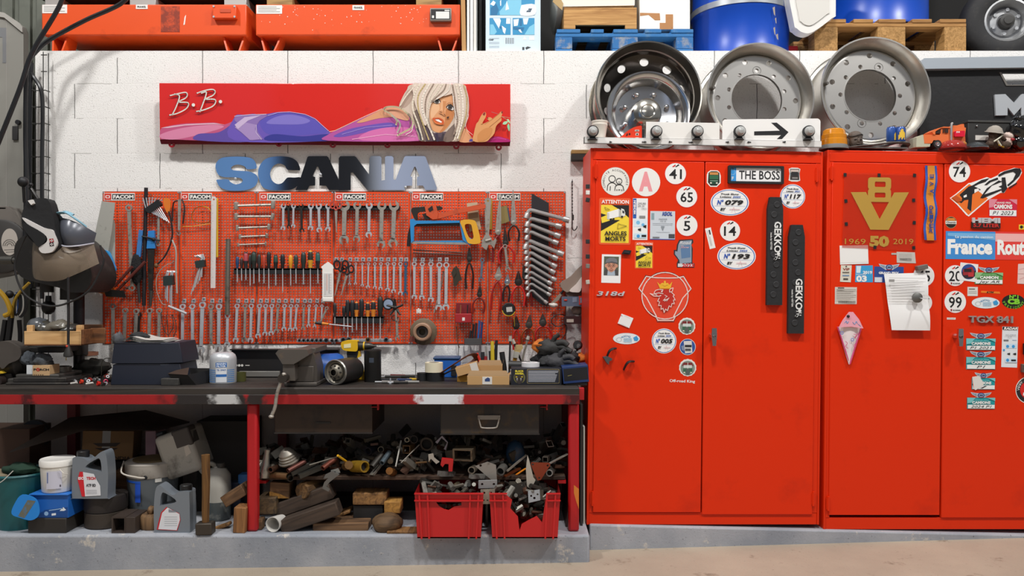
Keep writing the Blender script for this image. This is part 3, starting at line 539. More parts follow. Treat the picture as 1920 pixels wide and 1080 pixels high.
t=T('fabric_ribbon','narrow blue and orange fabric ribbon with blue lettering hanging on the door','ribbon',*zc(ZD,537,238),DOORP);k=S(1,t.a.y)/2.634
b=mf('23479b');
def strip(x0,x1,y0,y1,m,dy):
 n=14;vs=[]
 for i in range(n+1):
  z=(238-(y0+(y1-y0)*i/n))*k;wv=4*sin(i*.9)*k;vs+=[((x0-537)*k+wv,dy-.006+.004*sin(i*1.3),z),((x1-537)*k+wv,dy-.006+.004*sin(i*1.3+.4),z)]
 b.add(vs,[(2*i,2*i+2,2*i+3,2*i+1) for i in range(n)],m)
strip(506,566,55,422,fm('2a55b0'),0);strip(518,555,55,424,fm('d8892c'),-.001);t.p('fabric',b)
b=MB()
for ch,y in zip('EVA DRIVER',(108,145,182,225,262,285,308,330,352,376)): 
 if ch!=' ': b.text(ch,0,(238-y)*k,20*k,-.0135,fm('27408a'),20*k,90 if y<200 else 0,.03)
t.p('lettering',b,0,sm=0)
stick('paper_note','blank white paper note tucked at the lower corner of the plastic poster','paper',*zc(ZD,160,495),ZD,[('p',[(88,450),(230,446),(234,538),(92,544)],'f1efec'),('l',[(90,536),(232,530)],2,'d6d3ce')],th=.003)
stick('pass_tag','small cream pass tag reading VIP','tag',*zc(ZD,120,588),ZD,[('p',[(96,546),(150,546),(146,630),(92,628)],'ded8c8'),('r',108,610,132,620,'55514a'),('r',118,549,126,556,'5a554e'),('t','VIP',122,566,12,'8d3a30',{'w':34,'bold':.03}),('r',103,579,137,585,'6d675c'),('r',103,594,137,600,'7c98b5')],th=.002)
stick('paddock_sticker','square light blue pass sticker with a big white 03','sticker',*zc(ZD,210,588),ZD,[('p',[(168,548),(254,546),(256,630),(166,630)],'3a9fd6'),('p',[(172,550),(196,550),(192,584),(172,584)],'d9e9f2'),('t','2019',228,581,14,WH,{'w':46,'bold':.04}),('t','PADDOCK',196,592,8,WH,{'w':50}),('t','03',198,612,28,WH,{'w':54,'bold':.05})])
def wing(cx,cy,w,h):
 P=lambda *p:[(cx+a*w,cy+b*h) for a,b in p]
 return [('p',P((-.5,-.42),(-.2,-.28),(.2,-.28),(.5,-.42),(.42,-.08),(.22,.22),(.16,.34),(-.16,.34),(-.22,.22),(-.42,-.08)),'c9d0d8'),('p',P((-.44,-.30),(-.2,-.16),(-.2,.14),(-.36,-.06)),'5d6c84'),('p',P((.44,-.30),(.2,-.16),(.2,.14),(.36,-.06)),'5d6c84'),('l',P((-.42,-.18),(-.2,.0)),h*.05,'dde2e7'),('l',P((.42,-.18),(.2,.0)),h*.05,'dde2e7'),('c',cx,cy,w*.17,'27467e',h*.34),('c',cx,cy,w*.12,'8fa4c6',h*.24),('r',cx-w*.08,cy-h*.08,cx+w*.08,cy+h*.1,'33415f'),('l',P((-.13,.30),(.13,.30)),h*.08,'b8434a')]
stick('event_sticker','dark blue event sticker with wings, partly under the hung paper sheet','sticker',*zc(ZD,335,585),ZD,[('r',260,553,408,632,'2c4c93'),('r',262,606,300,630,'d6dbe4')]+wing(334,556,106,40)+[('t','GRAND PRIX',332,584,11,WH,{'w':102,'bold':.05})])
stick('barcode_tag','grey printed tag with a barcode on the red door','tag',*zc(ZD,415,507),ZD,[('p',[(370,480),(462,482),(468,536),(372,534)],'c9c4bd'),('r',344,486,372,495,'b7b2aa')]+[('r',386+i*4.2,513,388+i*4.2,523,'3b3936') for i in range(14)]+[('r',380,490+i*7,445,492+i*7,'a49f98') for i in range(3)],th=.002)
stick('printed_label','square printed label with a barcode above the pink bandana','label',*zc(ZD,120,697),ZD,[('r',66,654,176,738,'d5cfc6')]+[('r',84+i*5,722,86.5+i*5,734,'3b3936') for i in range(17)]+[('r',72,666+i*9,170-(i%3)*14,669+i*9,'8d877f') for i in range(6)]+[('r',78,656,110,662,'5a544d')])
t=T('paper_sheet','large creased white printed sheet hung under a round magnet','paper',*zc(ZD,415,725),DOORP);k=S(1,t.a.y)/2.634;X=lambda x:(x-415)*k;Z=lambda y:(725-y)*k
b=mf('f2f1f0');n=12;vs=[]
for i in range(n+1):
 f=i/n;y=590+(866-590)*f
 for j in range(5):
  g=j/4;x0=300+36*f;x1=514+14*f;d=-.012-.012*f*f-.007*abs(sin(f*pi*2))*(.4+g)
  vs.append((X(x0+(x1-x0)*g),d,Z(y-8*g*(1-f))))
b.add(vs,[(i*5+j,(i+1)*5+j,(i+1)*5+j+1,i*5+j+1) for i in range(n) for j in range(4)]);t.p('sheet',b,0)
b=MB();
for i in range(9):
 y=612+i*13;b.pl([(X(318+i*2),Z(y)),(X(500-(i*37%60)),Z(y)),(X(500-(i*37%60)),Z(y-3)),(X(318+i*2),Z(y-3))],-.030,None,fm('cfcdcc'))
b.pl([(X(316),Z(630)),(X(344),Z(630)),(X(344),Z(617)),(X(316),Z(617))],-.0305,None,fm('9b9997'));t.p('print',b,0,sm=0)
t=T('magnet_hook','round grey magnet with a steel peg pinning the white sheet','magnet',*zc(ZD,453,706),DOORP);b=mb('70706d',.5,.6);b.la([(.026,0),(.026,.012),(.012,.02)],(0,-.034,0),(0,-1,0),22);t.p('magnet',b);b=MB(CHR);b.cyl((.004,-.05,-.002),(.022,-.11,-.004),.0035,n=8);t.p('peg',b)
m=mb('6b6560',.5);m.box(-.028,.028,-.03,0,-.012,.012);one('magnet_clip',m,'dark grey block magnet on the race number 45 sticker','magnet',DOORP.pt(*zc(ZD,487,557)),None,(CABR@rotm(0,-12,0)).to_euler(),.003)
t=T('bandana','folded pink and white bandana hanging in a point on the red door','bandana',*zc(ZD,133,890),DOORP);k=S(1,t.a.y)/2.634;X=lambda x:(x-133)*k;Z=lambda y:(890-y)*k
b=mf('f0e4e4');n=10
vs=[];fs=[]
for i in range(n+1):
 f=i/n;y=850+(1035-850)*f;hw=(60*(1-f)+1)
 for j in range(7): g=j/6*2-1;vs.append((X(134+hw*g),-.008-.014*(1-g*g)*(1-f*.6),Z(y)))
b.add(vs,[(i*7+j,(i+1)*7+j,(i+1)*7+j+1,i*7+j+1) for i in range(n) for j in range(6)])
b.tu([(X(74),-.012,Z(850)),(X(138),-.01,Z(1034))],.0035,6,fm('d94f86'),0);b.tu([(X(194),-.012,Z(850)),(X(138),-.01,Z(1034))],.0035,6,fm('d94f86'),0)
for cx,cy in ((90,880),(143,912)): b.pl([circ(X(cx),Z(cy),9*k,14),circ(X(cx),Z(cy),5*k,14)],-.0255,None,fm('8792c4'))
for pts in ([(108,920),(118,930),(110,945),(122,955)],[(150,885),(165,890),(155,905),(170,880),(178,890)],[(158,930),(150,945),(160,950)]): b.tu([(X(a),-.0245,Z(c)) for a,c in pts],.0014,5,fm('d0447c'))
t.p('cloth',b,0)
b=mf('f0a9b8');b.pl([(X(72),Z(852)),(X(92),Z(815)),(X(122),Z(776)),(X(142),Z(776)),(X(172),Z(812)),(X(194),Z(856)),(X(134),Z(848))],-.032,-.028);
for pts in ([(100,830),(108,820),(112,832),(120,822)],[(140,825),(150,836),(158,822),(164,834)],[(168,835),(180,846)]): b.tu([(X(a),-.0325,Z(c)) for a,c in pts],.0014,5,fm('4a9fd0'))
t.p('fold',b,0,label='pink upper fold with blue print')
m=MB(BLK);m.ball((0,0,0),.008,10,6);one('magnet_button',m,'small dark magnet button holding the pink bandana','magnet',DOORP.pt(*zc(ZD,133,798),-.034))
# ---- right door of the second cupboard
stick('company_sticker','large slanted black and white lettering sticker on an orange diamond','sticker',*zc(ZE,440,280),ZE,[('p',[(158,330),(200,300),(300,215),(320,212),(440,168),(470,178),(520,155),(545,130),(650,95),(700,100),(710,130),(690,170),(660,210),(600,245),(575,285),(545,285),(450,340),(340,435),(305,466),(285,455),(215,380)],'f3f1ee'),('p',[(166,332),(205,305),(305,222),(325,235),(450,330),(330,430),(302,455),(220,372)],'ee7425'),
 ('p',[(232,305),(300,242),(330,232),(400,190),(462,175),(430,205),(380,222),(345,240),(395,262),(330,300),(322,428),(292,405),(300,340),(270,345),(245,368),(225,352),(248,345),(252,330)],'201f22'),('p',[(262,312),(285,300),(288,318),(265,326)],'f3f1ee'),('p',[(345,262),(372,254),(384,268),(345,290)],'f3f1ee'),('p',[(398,312),(440,252),(530,192),(560,200),(478,232),(420,300),(545,256),(560,262),(500,290),(410,328),(390,326)],'201f22'),('p',[(420,228),(455,196),(520,170),(528,184),(470,205),(440,228)],'201f22'),('p',[(525,150),(570,124),(655,98),(695,100),(704,120),(690,155),(640,205),(605,235),(595,225),(640,185),(660,140),(640,125),(580,140),(530,165)],'201f22'),('p',[(552,170),(580,168),(590,232),(596,250),(570,284),(555,280),(550,245),(530,238),(555,228)],'201f22'),('p',[(608,245),(668,205),(670,214),(612,254)],'201f22'),('p',[(172,325),(205,310),(240,335),(250,350),(215,360),(195,345)],'c9541c')])
def camion(lab,cx,cy,w,h,z,c,c2,txt,txt2,hand,wings=1,rot=0,fold=0):
 e=[('r',cx-w/2,cy-h/2,cx+w/2,cy+h/2,c),('p',[(cx-w/2,cy-h/2),(cx-w*.2,cy-h/2),(cx-w*.35,cy-h*.05),(cx-w/2,cy)],c2),('p',[(cx+w*.2,cy-h/2),(cx+w/2,cy-h/2),(cx+w/2,cy-h*.2)],c2),('r',cx-w*.48,cy+h*.12,cx+w*.48,cy+h*.45,'eef0ee')]
 if wings==1: e=[e[0]]+wing(cx,cy-h*.72,w*.76,h*.62)+e[1:]
 e+=[('t',txt,cx+w*.02,cy-h*.30,h*.10,c2 if wings==1 else WH,{'w':w*.52,'bold':.02}),('t',txt2,cx,cy-h*.08,h*.23,WH,{'w':w*.66,'bold':.05})]
 if hand: e.append(('t',hand,cx+w*.0,cy+h*.28,h*.22,'33343a',{'w':w*(.75 if len(hand)>5 else .3),'sl':.3}))
 if fold: e+=[('p',[(cx-w*.5,cy-h*.6),(cx-w*.2,cy-h*.7),(cx+w*.02,cy+h*.0),(cx-w*.1,cy+h*.25),(cx-w*.35,cy+h*.55),(cx-w*.42,cy+h*.45)],'e3e0da'),('p',[(cx-w*.5,cy-h*.6),(cx-w*.42,cy+h*.45),(cx-w*.47,cy+h*.1)],'d2300f')]
 stick('race_pass_sticker',lab,'sticker',*zc(z,cx,cy),z,e,'race pass stickers',rot)
camion('red and white race pass sticker below the slanted lettering',562,400,215,132,ZE,'cf2143','e08a99','GRAND PRIX','CAMIONS','P1 2023',0)
camion('teal race pass sticker with wings, topmost of four in the column',410,439,232,92,ZF,'1f9aa0','7cc7c8','GRAND PRIX','CAMIONS','P1 2021');camion('teal race pass sticker with wings, second of four in the column',410,586,232,96,ZF,'1f9aa0','7cc7c8','GRAND PRIX','CAMIONS','P1')
camion('teal race pass sticker peeling off the door, third of four in the column',430,746,185,90,ZF,'1f9aa0','7cc7c8','PRIX','CAMIONS','1',1,0,1);camion('teal race pass sticker with wings, lowest of four in the column',412,898,222,88,ZF,'1f9aa0','7cc7c8','GRAND PRIX','CAMIONS','2024 P1')
camion('green and white race pass sticker beside number 20',455,928,215,88,ZE,'5c9f57','8fc18a','GRAND PRIX','CAMION','Jey AR')
stick('round_label','small round black and orange sticker left of the metal engine badge','sticker',*zc(ZE,172,508),ZE,[('c',172,508,44,'201d1b'),('o',172,508,44,41,'b99a6a'),('p',[(135,495),(150,475),(195,475),(209,495)],'d98634'),('r',130,497,214,520,'e6e2da'),('t','Chemic',172,508,13,K,{'w':74,'bold':.03})])
t=T('engine_badge','chrome and dark engine badge with two lines of raised letters','badge',*zc(ZE,430,513),DOORP);k=S(1,t.a.y)/4.
b=mb('4a3b38',.4,.6);b.pl(rrect(-110*k,-40*k,110*k,8*k,3*k),-.007,0);t.p('plate',b,.001)
b=MB();b.text('HEMI',0,20*k,36*k,-.010,mat('cfcfd1',.35,.2),212*k,0,.05,0,.009);b.text('5.7 LITER',0,-18*k,26*k,-.0095,mat('c0302a',.4),200*k,0,.04,0,.002);t.p('lettering',b,0,sm=0)
stick('magazine_sticker','wide blue and red magazine sticker with big white title','sticker',*zc(ZE,430,680),ZE,[('r',126,577,740,786,'3f8fd6'),('p',[(506,577),(740,577),(740,786),(506,786)],'e8413a'),('p',[(140,590),(505,590),(505,640),(140,612)],'78b4e2'),('p',[(506,590),(740,590),(740,650),(506,650)],'f2b6b2'),('t','France',312,690,104,'f6f5f2',{'w':345,'bold':.05}),('t','Routes',668,690,104,'f6f5f2',{'w':295,'bold':.05}),('t','La passion du camion',342,617,20,'cfe4f3',{'w':290,'bold':.03})])
stick('photo_sticker','square white sticker with a round photo of a red truck, over the number 20','sticker',*zc(ZE,303,880),ZE,[('p',[(242,808),(378,822),(366,956),(226,940)],'eeecea'),('c',305,878,57,'2c4f94'),('p',[(252,880),(358,870),(355,905),(332,928),(275,928),(256,905)],'30232b'),('p',[(258,862),(330,840),(345,870),(345,900),(262,905)],'a02a30'),('r',268,856,325,880,'2b2127'),('r',300,884,342,915,'c0343a')],rot=0,th=.002)
stick('printed_label','tiny white printed label below the red truck photo sticker','label',*zc(ZE,334,1027),ZE,[('r',295,992,374,1060,'dedbd6'),('r',306,1004,352,1012,'6a6763'),('r',302,1024,366,1027,'a9a5a0'),('r',302,1036,366,1039,'a9a5a0')])
stick('orange_strip_sticker','thin orange strip sticker with black lettering','sticker',*zc(ZF,488,32),ZF,[('p',[(412,22),(560,28),(564,44),(410,38)],'ee7d22'),('t','KTM',484,33,13,K,{'w':60,'bold':.05,'sl':.3})])
stick('oval_black_sticker','black oval sticker with bright green words','sticker',*zc(ZF,665,105),ZF,[('c',665,105,91,'1a1c19',55),('t','N°1',668,68,26,'86d433',{'w':72,'bold':.04}),('t','CB',668,104,38,'86d433',{'w':100,'bold':.06}),('a','PRESIDENT',665,62,92,22,'86d433',214,326)])
stick('pink_note','pale pink handwritten paper at the right edge of the door','paper',*zc(ZE,705,893),ZE,[('p',[(674,820),(740,816),(740,970),(670,968)],'e9c9c4'),('l',[(680,862),(735,850)],3,'d48d8a'),('l',[(684,935),(735,915)],3,'d48d8a'),('r',672,891,740,894,'d9aaa6')],th=.002)
stick('yellow_sticker','small yellow sticker at the right edge of the door','sticker',*zc(ZE,720,542),ZE,[('r',680,524,760,562,'ecc73a',4),('c',700,543,12,K),('r',716,540,750,546,K)])
badge('truck_badge','grey metal truck model badge with letters and number on the door','TGX 841',*zc(ZF,484,243),ZF,484,243,52,350,0,DOORP,mat('9d9996',.35,.2),None,.010)
stick('paper_strip','tiny white paper strip above the chrome door handle','label',*zc(ZF,181,238),ZF,[('r',146,230,216,246,'e6d9d3'),('r',152,235,208,238,'b9a39d')])
stick('tyre_label','tall white tyre label with a black heading, right of the teal stickers','sticker',*zc(ZF,635,460),ZF,[('p',[(576,300),(702,302),(697,620),(570,616)],'e6eaee'),('r',578,302,698,326,'1d1c1e'),('r',586,402,626,416,'77777a'),('r',656,404,690,409,'9ab0c9'),('r',604,434,692,470,'d2e6f4'),('c',618,455,12,'3b9bdc'),('c',664,455,12,'3b9bdc'),('r',582,476,596,490,'3b9bdc'),('p',[(616,510),(638,504),(638,522),(616,516)],K),('p',[(662,510),(686,504),(686,522),(662,516)],K),('r',600,545,692,580,'d2e6f4'),('c',618,562,12,'3b9bdc'),('r',646,556,684,570,K),('t','RADAR',640,314,18,WH,{'w':110,'bold':.05,'sl':.2}),('t','205/40R20',640,366,12,'8d8d90',{'w':84}),('t','R20',634,382,8,'8d8d90',{'w':30})])
m=MB(BLK);m.box(-.008,.02,-.02,0,-.03,.03);one('black_magnet',m,'black block magnet cut by the right edge of the picture','magnet',DOORP.pt(1920,654),None,CABR.to_euler(),.003)
stick('round_logo_sticker','round black and red sticker with white rim lettering, low at the right edge','sticker',*zc(ZF,785,795),ZF,[('c',785,795,106,'eeeae6'),('c',785,795,100,'252326'),('c',785,795,70,'d8231f'),('t','5',765,800,70,WH,{'w':56,'bold':.06,'sl':.2}),('a','WWW.',785,795,84,22,'eeeae6',172,126)])
m=MB(DST);m.box(-.02,.03,-.02,0,-.022,.022);m.box(-.012,.02,-.026,-.02,-.01,.016);one('metal_latch',m,'small metal latch at the right edge of the door','latch',DOORP.pt(1920,690),None,CABR.to_euler(),.002)
# ================================================================ ON THE WALL HEAD AND MEZZANINE
MZ=2.72
ORG=mat('e4521c',.4,0,('a83510',.22,5.));BLUED=mat('1148b4',.33,0,('0c3690',.25,3.));LTWOOD=wood('c99a5e','9a6a38');OLDW=wood('b98a4e','7a5328');DKWOOD=wood('6a5138','3c2c1e')
def tank(label,x0,x1,marks,seed):
 t=T('steel_tank',label,'tank',x0,95,.06,'orange steel tanks');A=t.L(x0,95);w=t.L(x1,95).x;z0=MZ-t.a.z;zb=t.L(x0,66).z;zt=t.L(x0,8).z
 t2=None;b=MB(ORG);D=.5
 b.add([(0,0,zb),(w,0,zb),(w,0,zt),(0,0,zt),(.09,D,zb),(w-.0,D,zb),(w,D,zt),(0,D,zt)],[(0,1,2,3),(1,5,6,2),(5,4,7,6),(4,0,3,7),(3,2,6,7),(4,5,1,0)]);t.p('body',b,.006)
 for xa,xb in marks['feet']:
  b=MB(ORG);p=t.L(xa,68);q=t.L(xb,93);b.add([(p.x-.005,.03,p.z+.01),(p.x+.005,.03,p.z+.01),(q.x+.005,.01,z0),(q.x-.005,.01,z0),(p.x-.004,.14,p.z+.03),(p.x+.004,.14,p.z+.03),(q.x+.004,.14,z0),(q.x-.004,.14,z0)],[(0,3,2,1),(0,1,5,4),(1,2,6,5),(3,0,4,7),(2,3,7,6),(4,5,6,7)]);t.p('foot',b)
 for x,y,x2,y2,c,txt in marks['labels']:
  p=t.L(x,y2);q=t.L(x2,y);b=mf('eeeae6');b.box(p.x,q.x,-.002,0,p.z,q.z);s=t.p('label_sheet',b);
  b=mf('8a8784');h=q.z-p.z
  if txt: b.text(txt,(p.x+q.x)/2,(p.z+q.z)/2,h*.42,-.0025,fm('3a3836'),(q.x-p.x)*.75,0,.04)
  else:
   for i in range(4): b.pl([(p.x+.01,p.z+h*(.2+.19*i)),(q.x-.012-.02*(i%2),p.z+h*(.2+.19*i)),(q.x-.012-.02*(i%2),p.z+h*(.26+.19*i)),(p.x+.01,p.z+h*(.26+.19*i))],-.0025)
  t.p('print',b,0,s,sm=0)
 return t
t=tank('orange steel tank on the wall head at the left, behind two black hoses',78,462,{'feet':[(121,112),(94,97),(415,427),(455,445)],'labels':[(79.5,9,126,25,0,''),(255,9,277,17,0,'FRANKEL')]},1)
p=t.L(402,40);q=t.L(446,13);b=MB(ORG);b.box(p.x,q.x,-.03,0,p.z+.008,q.z);
lb=t.p('junction_box',b,.004);b=mb('c64a22',.5);b.box(p.x+.045,q.x-.03,-.033,-.03,p.z+.04,q.z-.022);t.p('plate',b,.001,lb);
for xx in (p.x+.008,q.x-.008):
 for zz in (p.z+.016,q.z-.008): b=MB(STEEL);b.cyl((xx,-.034,zz),(xx,-.03,zz),.006,n=8);t.p('screw',b,0,lb)
p=t.L(302,60);q=t.L(337,12);b=mb('8a3018',.6,0,('e4521c',.5,22.));b.box(p.x,q.x,-.0015,0,p.z,q.z);t.p('rust_patch',b)
b=mf('e9e4de');p=t.L(344,47);q=t.L(349,28);b.pl([(p.x,p.z),(p.x+.008,p.z+.002),(q.x,q.z),(q.x-.008,q.z-.01)],-.0015,0);t.p('chalk_mark',b)
t=tank('orange steel tank on the wall head, white-speckled, beside the cardboard sheets',479,863,{'feet':[(486,497),(524,510),(819,829),(858,846)],'labels':[(481,10,529,26,0,''),(661,10,683,19,0,'FRANKEL')]},2)
p=t.L(807,42);q=t.L(847,18);b=mb('8f8b84',.4,.6);b.box(p.x,q.x,-.028,0,p.z,q.z);g=t.p('gauge_box',b,.004);b=mf('1e1d1e');b.box(p.x+.006,q.x-.006,-.029,-.028,p.z+.008,q.z-.008);t.p('panel',b,0,g)
b=mf('dfe0dc');b.box(p.x+.035,q.x-.012,-.030,-.029,p.z+.012,q.z-.022);b.pl([(p.x+.085,q.z-.012),(q.x-.01,q.z-.012),(q.x-.01,q.z-.019),(p.x+.085,q.z-.019)],-.0302);b.pl([(p.x+.012+i,p.z+.015) for i in (0,.012)]+[(p.x+.012+i,p.z+.03) for i in (.012,0)],-.0302);t.p('display',b,0,g)
b=mf('e6dcd4')
for i in range(70): x=random.uniform(486,800);y=random.betavariate(1,2.2)*50+10;p=t.L(x,y);b.pl(circ(p.x,p.z,random.uniform(.0012,.0032),6),-.001)
t.p('paint_specks',b,0,sm=0)['kind']='stuff'
for i,(x0,x1) in enumerate(((84,112),(243,292),(420,462))):
 m=mb('b9b7b2',.4,.5);p=W(x0,5,.12);q=W(x1,5,.12);w=q.x-p.x;m.box(-w/2,w/2,0,.3,0,.05);m.box(-w/2-.008,w/2+.008,-.01,.31,-.012,0)
 one('steel_foot_block',m,['leftmost','middle','rightmost'][i]+' grey steel block resting on top of the left orange tank','block',((p.x+q.x)/2,.12,3.024),'grey blocks on the orange tank',None,.003)
m=MB(wood('a98f5c','6d5632'));w=S(70,.2);
for i,(x0,x1,c) in enumerate(((500,548,0),(780,828,1))):
 m=MB(wood('a98f5c','6d5632'));p=W((x0+x1)/2,5,.12);w=S(x1-x0,.12)/2;m.box(-w,w,0,.4,0,.08);one('wooden_bearer',m,('left' if i==0 else 'right')+' wooden bearer lying on the white-speckled orange tank','wood block',(p.x,.12,3.011),'wooden bearers on the orange tank',None,.003)
m=mb('2a2b28',.6);p=W(660,5,.4);m.box(-S(200,.4)/1,S(200,.4),0,.3,0,.14);one('dark_crate',m,'dark crate standing on the two wooden bearers over the orange tank','crate',(p.x,.13,3.093),None,None,.004)
m=mb('23221f',.7);p=W(270,2,.3);m.box(-S(170,.3),S(180,.3),0,.3,0,.3);one('dark_crate',m,'dark crate above the left orange tank at the top edge','crate',(p.x,.13,3.076),None,None,.004)
# cardboard sheets on edge
for i,(x0,x1,c,lb) in enumerate(((866,874,'b98d5a','brown cardboard sheet on edge beside the orange tank'),(875.5,880,'e9e7e3','first white board on edge from the brown cardboard'),(881.5,887,'efeeec','second white board on edge from the brown cardboard'),(888,893,'dedcd8','third white board on edge, by the blue printed carton'))):
 m=mb(c,.8);p=W((x0+x1)/2,95,.04);w=S(x1-x0,.04)/2;m.box(-w,w,0,.6,0,.75);one('board_sheet',m,lb,'board',(p.x,.04,MZ),'boards stood on edge',None if i else (0,R_(-1.2),0),.001)
m=mb('1d1c1d',.7);p=W(901,95,.2);m.box(-.008,.008,0,.5,0,.8);one('dark_board',m,'dark board on edge between the white boards and the blue printed carton','board',(p.x,.2,MZ))
# printed carton with blue pictures
t=T('printed_carton','white carton printed with blue workshop pictures and a barcode','carton',957,95,.04);z0=MZ-t.a.z;X=lambda x:t.L(840+x/8.727,0).x;Z=lambda y:t.L(0,y/8.727).z
m=mb('cfe0ec',.6);m.box(X(615),X(1515),0,.3,z0,.85);t.p('carton',m,.003)
m=MB();P=lambda *p:[(X(a),Z(c)) for a,c in p];bA=fm('2f8fc0');bB=fm('7cc3e0');bC=fm('e9f1f5');bD=fm('1d6d9e')
m.pl(P((685,250),(685,-330),(1420,-330),(1420,250)),-.0008,None,bA);m.pl(P((840,190),(900,120),(980,0),(1200,0),(1200,250),(850,250)),-.0012,None,bB);m.pl(P((690,70),(740,10),(780,40),(750,100)),-.0012,None,bC);m.pl([(v.x,v.y) for v in crom([(*P((x,y))[0],0) for x,y in ((1190,250),(1195,110),(1230,80),(1420,75),(1422,240))],3,True)],-.0016,None,bC);m.pl(P((1320,140),(1380,140),(1365,165),(1310,165)),-.002,None,fm('43566b'));m.pl(P((1290,175),(1365,165),(1350,200),(1280,200)),-.002,None,fm('43566b'));m.pl(P((850,20),(870,0),(870,90),(855,100)),-.0016,None,bC);m.pl(P((960,10),(1000,150),(940,170)),-.0016,None,bC)
m.pl(P((690,-40),(740,-330),(1050,-330),(1000,-60),(860,-20)),-.0012,None,bD);m.pl(P((700,130),(790,60),(830,160),(800,245),(700,245)),-.0014,None,bD)
for x0,x1 in ((680,1025),(1058,1415)): m.pl(P((x0,570),(x0,295),(x1,295),(x1,570)),-.0008,None,bA)
m.pl(P((735,300),(850,300),(865,340),(835,470)),-.0012,None,bC);m.pl(P((690,400),(740,400),(800,520),(760,568),(685,568)),-.0012,None,bB);m.pl(P((955,300),(1018,300),(1018,390),(950,390)),-.0012,None,bC);m.pl(P((880,420),(950,470),(930,560),(900,520)),-.0012,None,bC);m.pl(P((830,440),(880,430),(870,480)),-.0016,None,bD)
m.pl(P((1070,320),(1160,310),(1140,420),(1080,430)),-.0012,None,bC);m.pl(P((1170,300),(1215,320),(1210,420),(1170,420)),-.0016,None,bD);m.pl(P((1225,300),(1320,298),(1290,400),(1240,400)),-.0012,None,bC);m.pl(P((1060,440),(1250,450),(1230,510),(1070,480)),-.0014,None,bD);m.pl(P((1330,440),(1412,390),(1412,568),(1250,568)),-.0012,None,bB);m.pl(P((1150,490),(1185,480),(1215,540),(1180,530)),-.0018,None,bC)
t.p('pictures',m,0,sm=0)
m=MB()
for i in range(12): m.pl(P((945+i*12,718),(945+i*12,620),(951+i*12-(i%3)*2,620),(951+i*12-(i%3)*2,718)),-.0008,None,fm('4e4c49'))
t.p('barcode',m,0,sm=0)
m=MB()
for y in (625,690,712,755,775): m.pl(P((672,y+6),(672,y),(840,y),(840,y+6)),-.0008,None,fm('9aa7b0'))
m.pl(P((1225,650),(1250,595),(1285,650)),-.0008,None,fm('f4f1ea'));m.pl(P((1330,655),(1330,600),(1410,600),(1410,655)),-.0008,None,fm('f4f1ea'));m.pl(P((1215,820),(1215,770),(1250,770),(1250,820)),-.0008,None,fm('3c3e42'));m.pl(P((1265,780),(1300,760),(1360,775),(1280,815)),-.0008,None,fm('3c3e42'));m.text('CMP',X(708),Z(652),.0085,-.0009,fm('3c3e42'),.03,0,.04);t.p('print',m,0,sm=0)
# pallets
def pallet(label,x0,x1,yb,yt,Y,mm,mb,blocks,D=.8,loose=None,h=.144):
 t=T('pallet',label,'pallet',x0,yb,Y,'pallets on the mezzanine');z0=MZ-t.a.z;w=t.L(x1,yb).x;k=lambda x:t.L(x,yb).x
 zt=t.L(x0,yt).z;d=zt-.022
 for a,b_ in blocks:
  for yy in (0,D/2-.05,D-.1): m=MB(mb);m.box(k(a),k(b_),yy,yy+.1,z0+.02,d-.022);t.p('block',m,.004)
  m=MB(mm);m.box(k(a),k(b_),0,D,z0,z0+.02);t.p('runner',m,.003)
 for yy in (0,D/2-.05,D-.1): m=MB(mm);m.box(k(x0),k(x1),yy,yy+.1,d-.022,d);t.p('stringer',m,.003)
 for a,b_ in (loose or [(x0,x1)]): m=MB(mm);m.box(k(a),k(b_),-.004,D+.004,d,zt);t.p('deck_board',m,.003)
 return t
BLUEW=mat('2a70ad',.7,0,('6f8ea6',.35,16.),(.2,30));BLUEW2=mat('2a6aa6',.75,0,('a8a295',.5,22.),(.2,30))
pallet('worn blue painted pallet under the wooden box and white carton',1042,1300,95,55,.03,BLUEW,BLUEW2,[(1042,1073),(1148,1196),(1268,1300)],.8,[(1044,1088),(1108,1132),(1150,1196),(1209,1240),(1258,1300)])
pallet('plain wooden pallet under the right blue drum',1527,1812,90,36,.10,wood('b98a50','8a5f30'),wood('b98d55','84602f',1,14),[(1527,1571),(1646,1698),(1771,1812)],.8,[(1545,1586),(1600,1637),(1647,1698),(1710,1747),(1762,1811)])
# wooden collar box with white top on the blue pallet, white carton with torn tape
t=T('wooden_box','low wooden box with pale boards on the blue pallet','box',1126,55,.05);X=lambda x:t.L(x,0).x;Z=lambda y:t.L(0,y).z;D=.6
m=MB(LTWOOD);m.box(X(1057),X(1194),0,.02,Z(47),Z(17));t.p('front_board',m,.002)
m=MB(LTWOOD);m.box(X(1057),X(1057)+.02,.02,D,Z(47),Z(17));m.box(X(1194)-.02,X(1194),.02,D,Z(47),Z(17));m.box(X(1057),X(1194),D,D+.02,Z(47),Z(17));t.p('side_boards',m,.002)
for a,b_ in ((1057,1079),(1172,1194)): m=MB(LTWOOD);m.box(X(a),X(b_),0,.06,Z(54.5),Z(47));t.p('foot',m,.002)
m=MB(LTWOOD);m.box(X(1057),X(1194),0,D,Z(17),Z(14));t.p('lid',m,.002)
t=T('white_sack_carton','white carton with a torn lower edge on the wooden box','carton',1115,14,.05);X=lambda x:t.L(x,0).x;m=mb('e9e4d8',.8);m.pl([(X(1046),.0),(X(1056),.005),(X(1190),.012),(X(1192),.4),(X(1040),.4),(X(1038),.06)],0,.5);t.p('carton',m,.004);m=mb('b5996b',.8);m.pl([(X(1036),.03),(X(1054),-.02),(X(1056),.02),(X(1044),.08)],-.01,-.005);t.p('torn_flap',m)
t=T('tall_carton','tall white carton patched with torn brown tape on the blue pallet','carton',1247,55,.06);X=lambda x:t.L(x,0).x;Z=lambda y:t.L(0,y).z
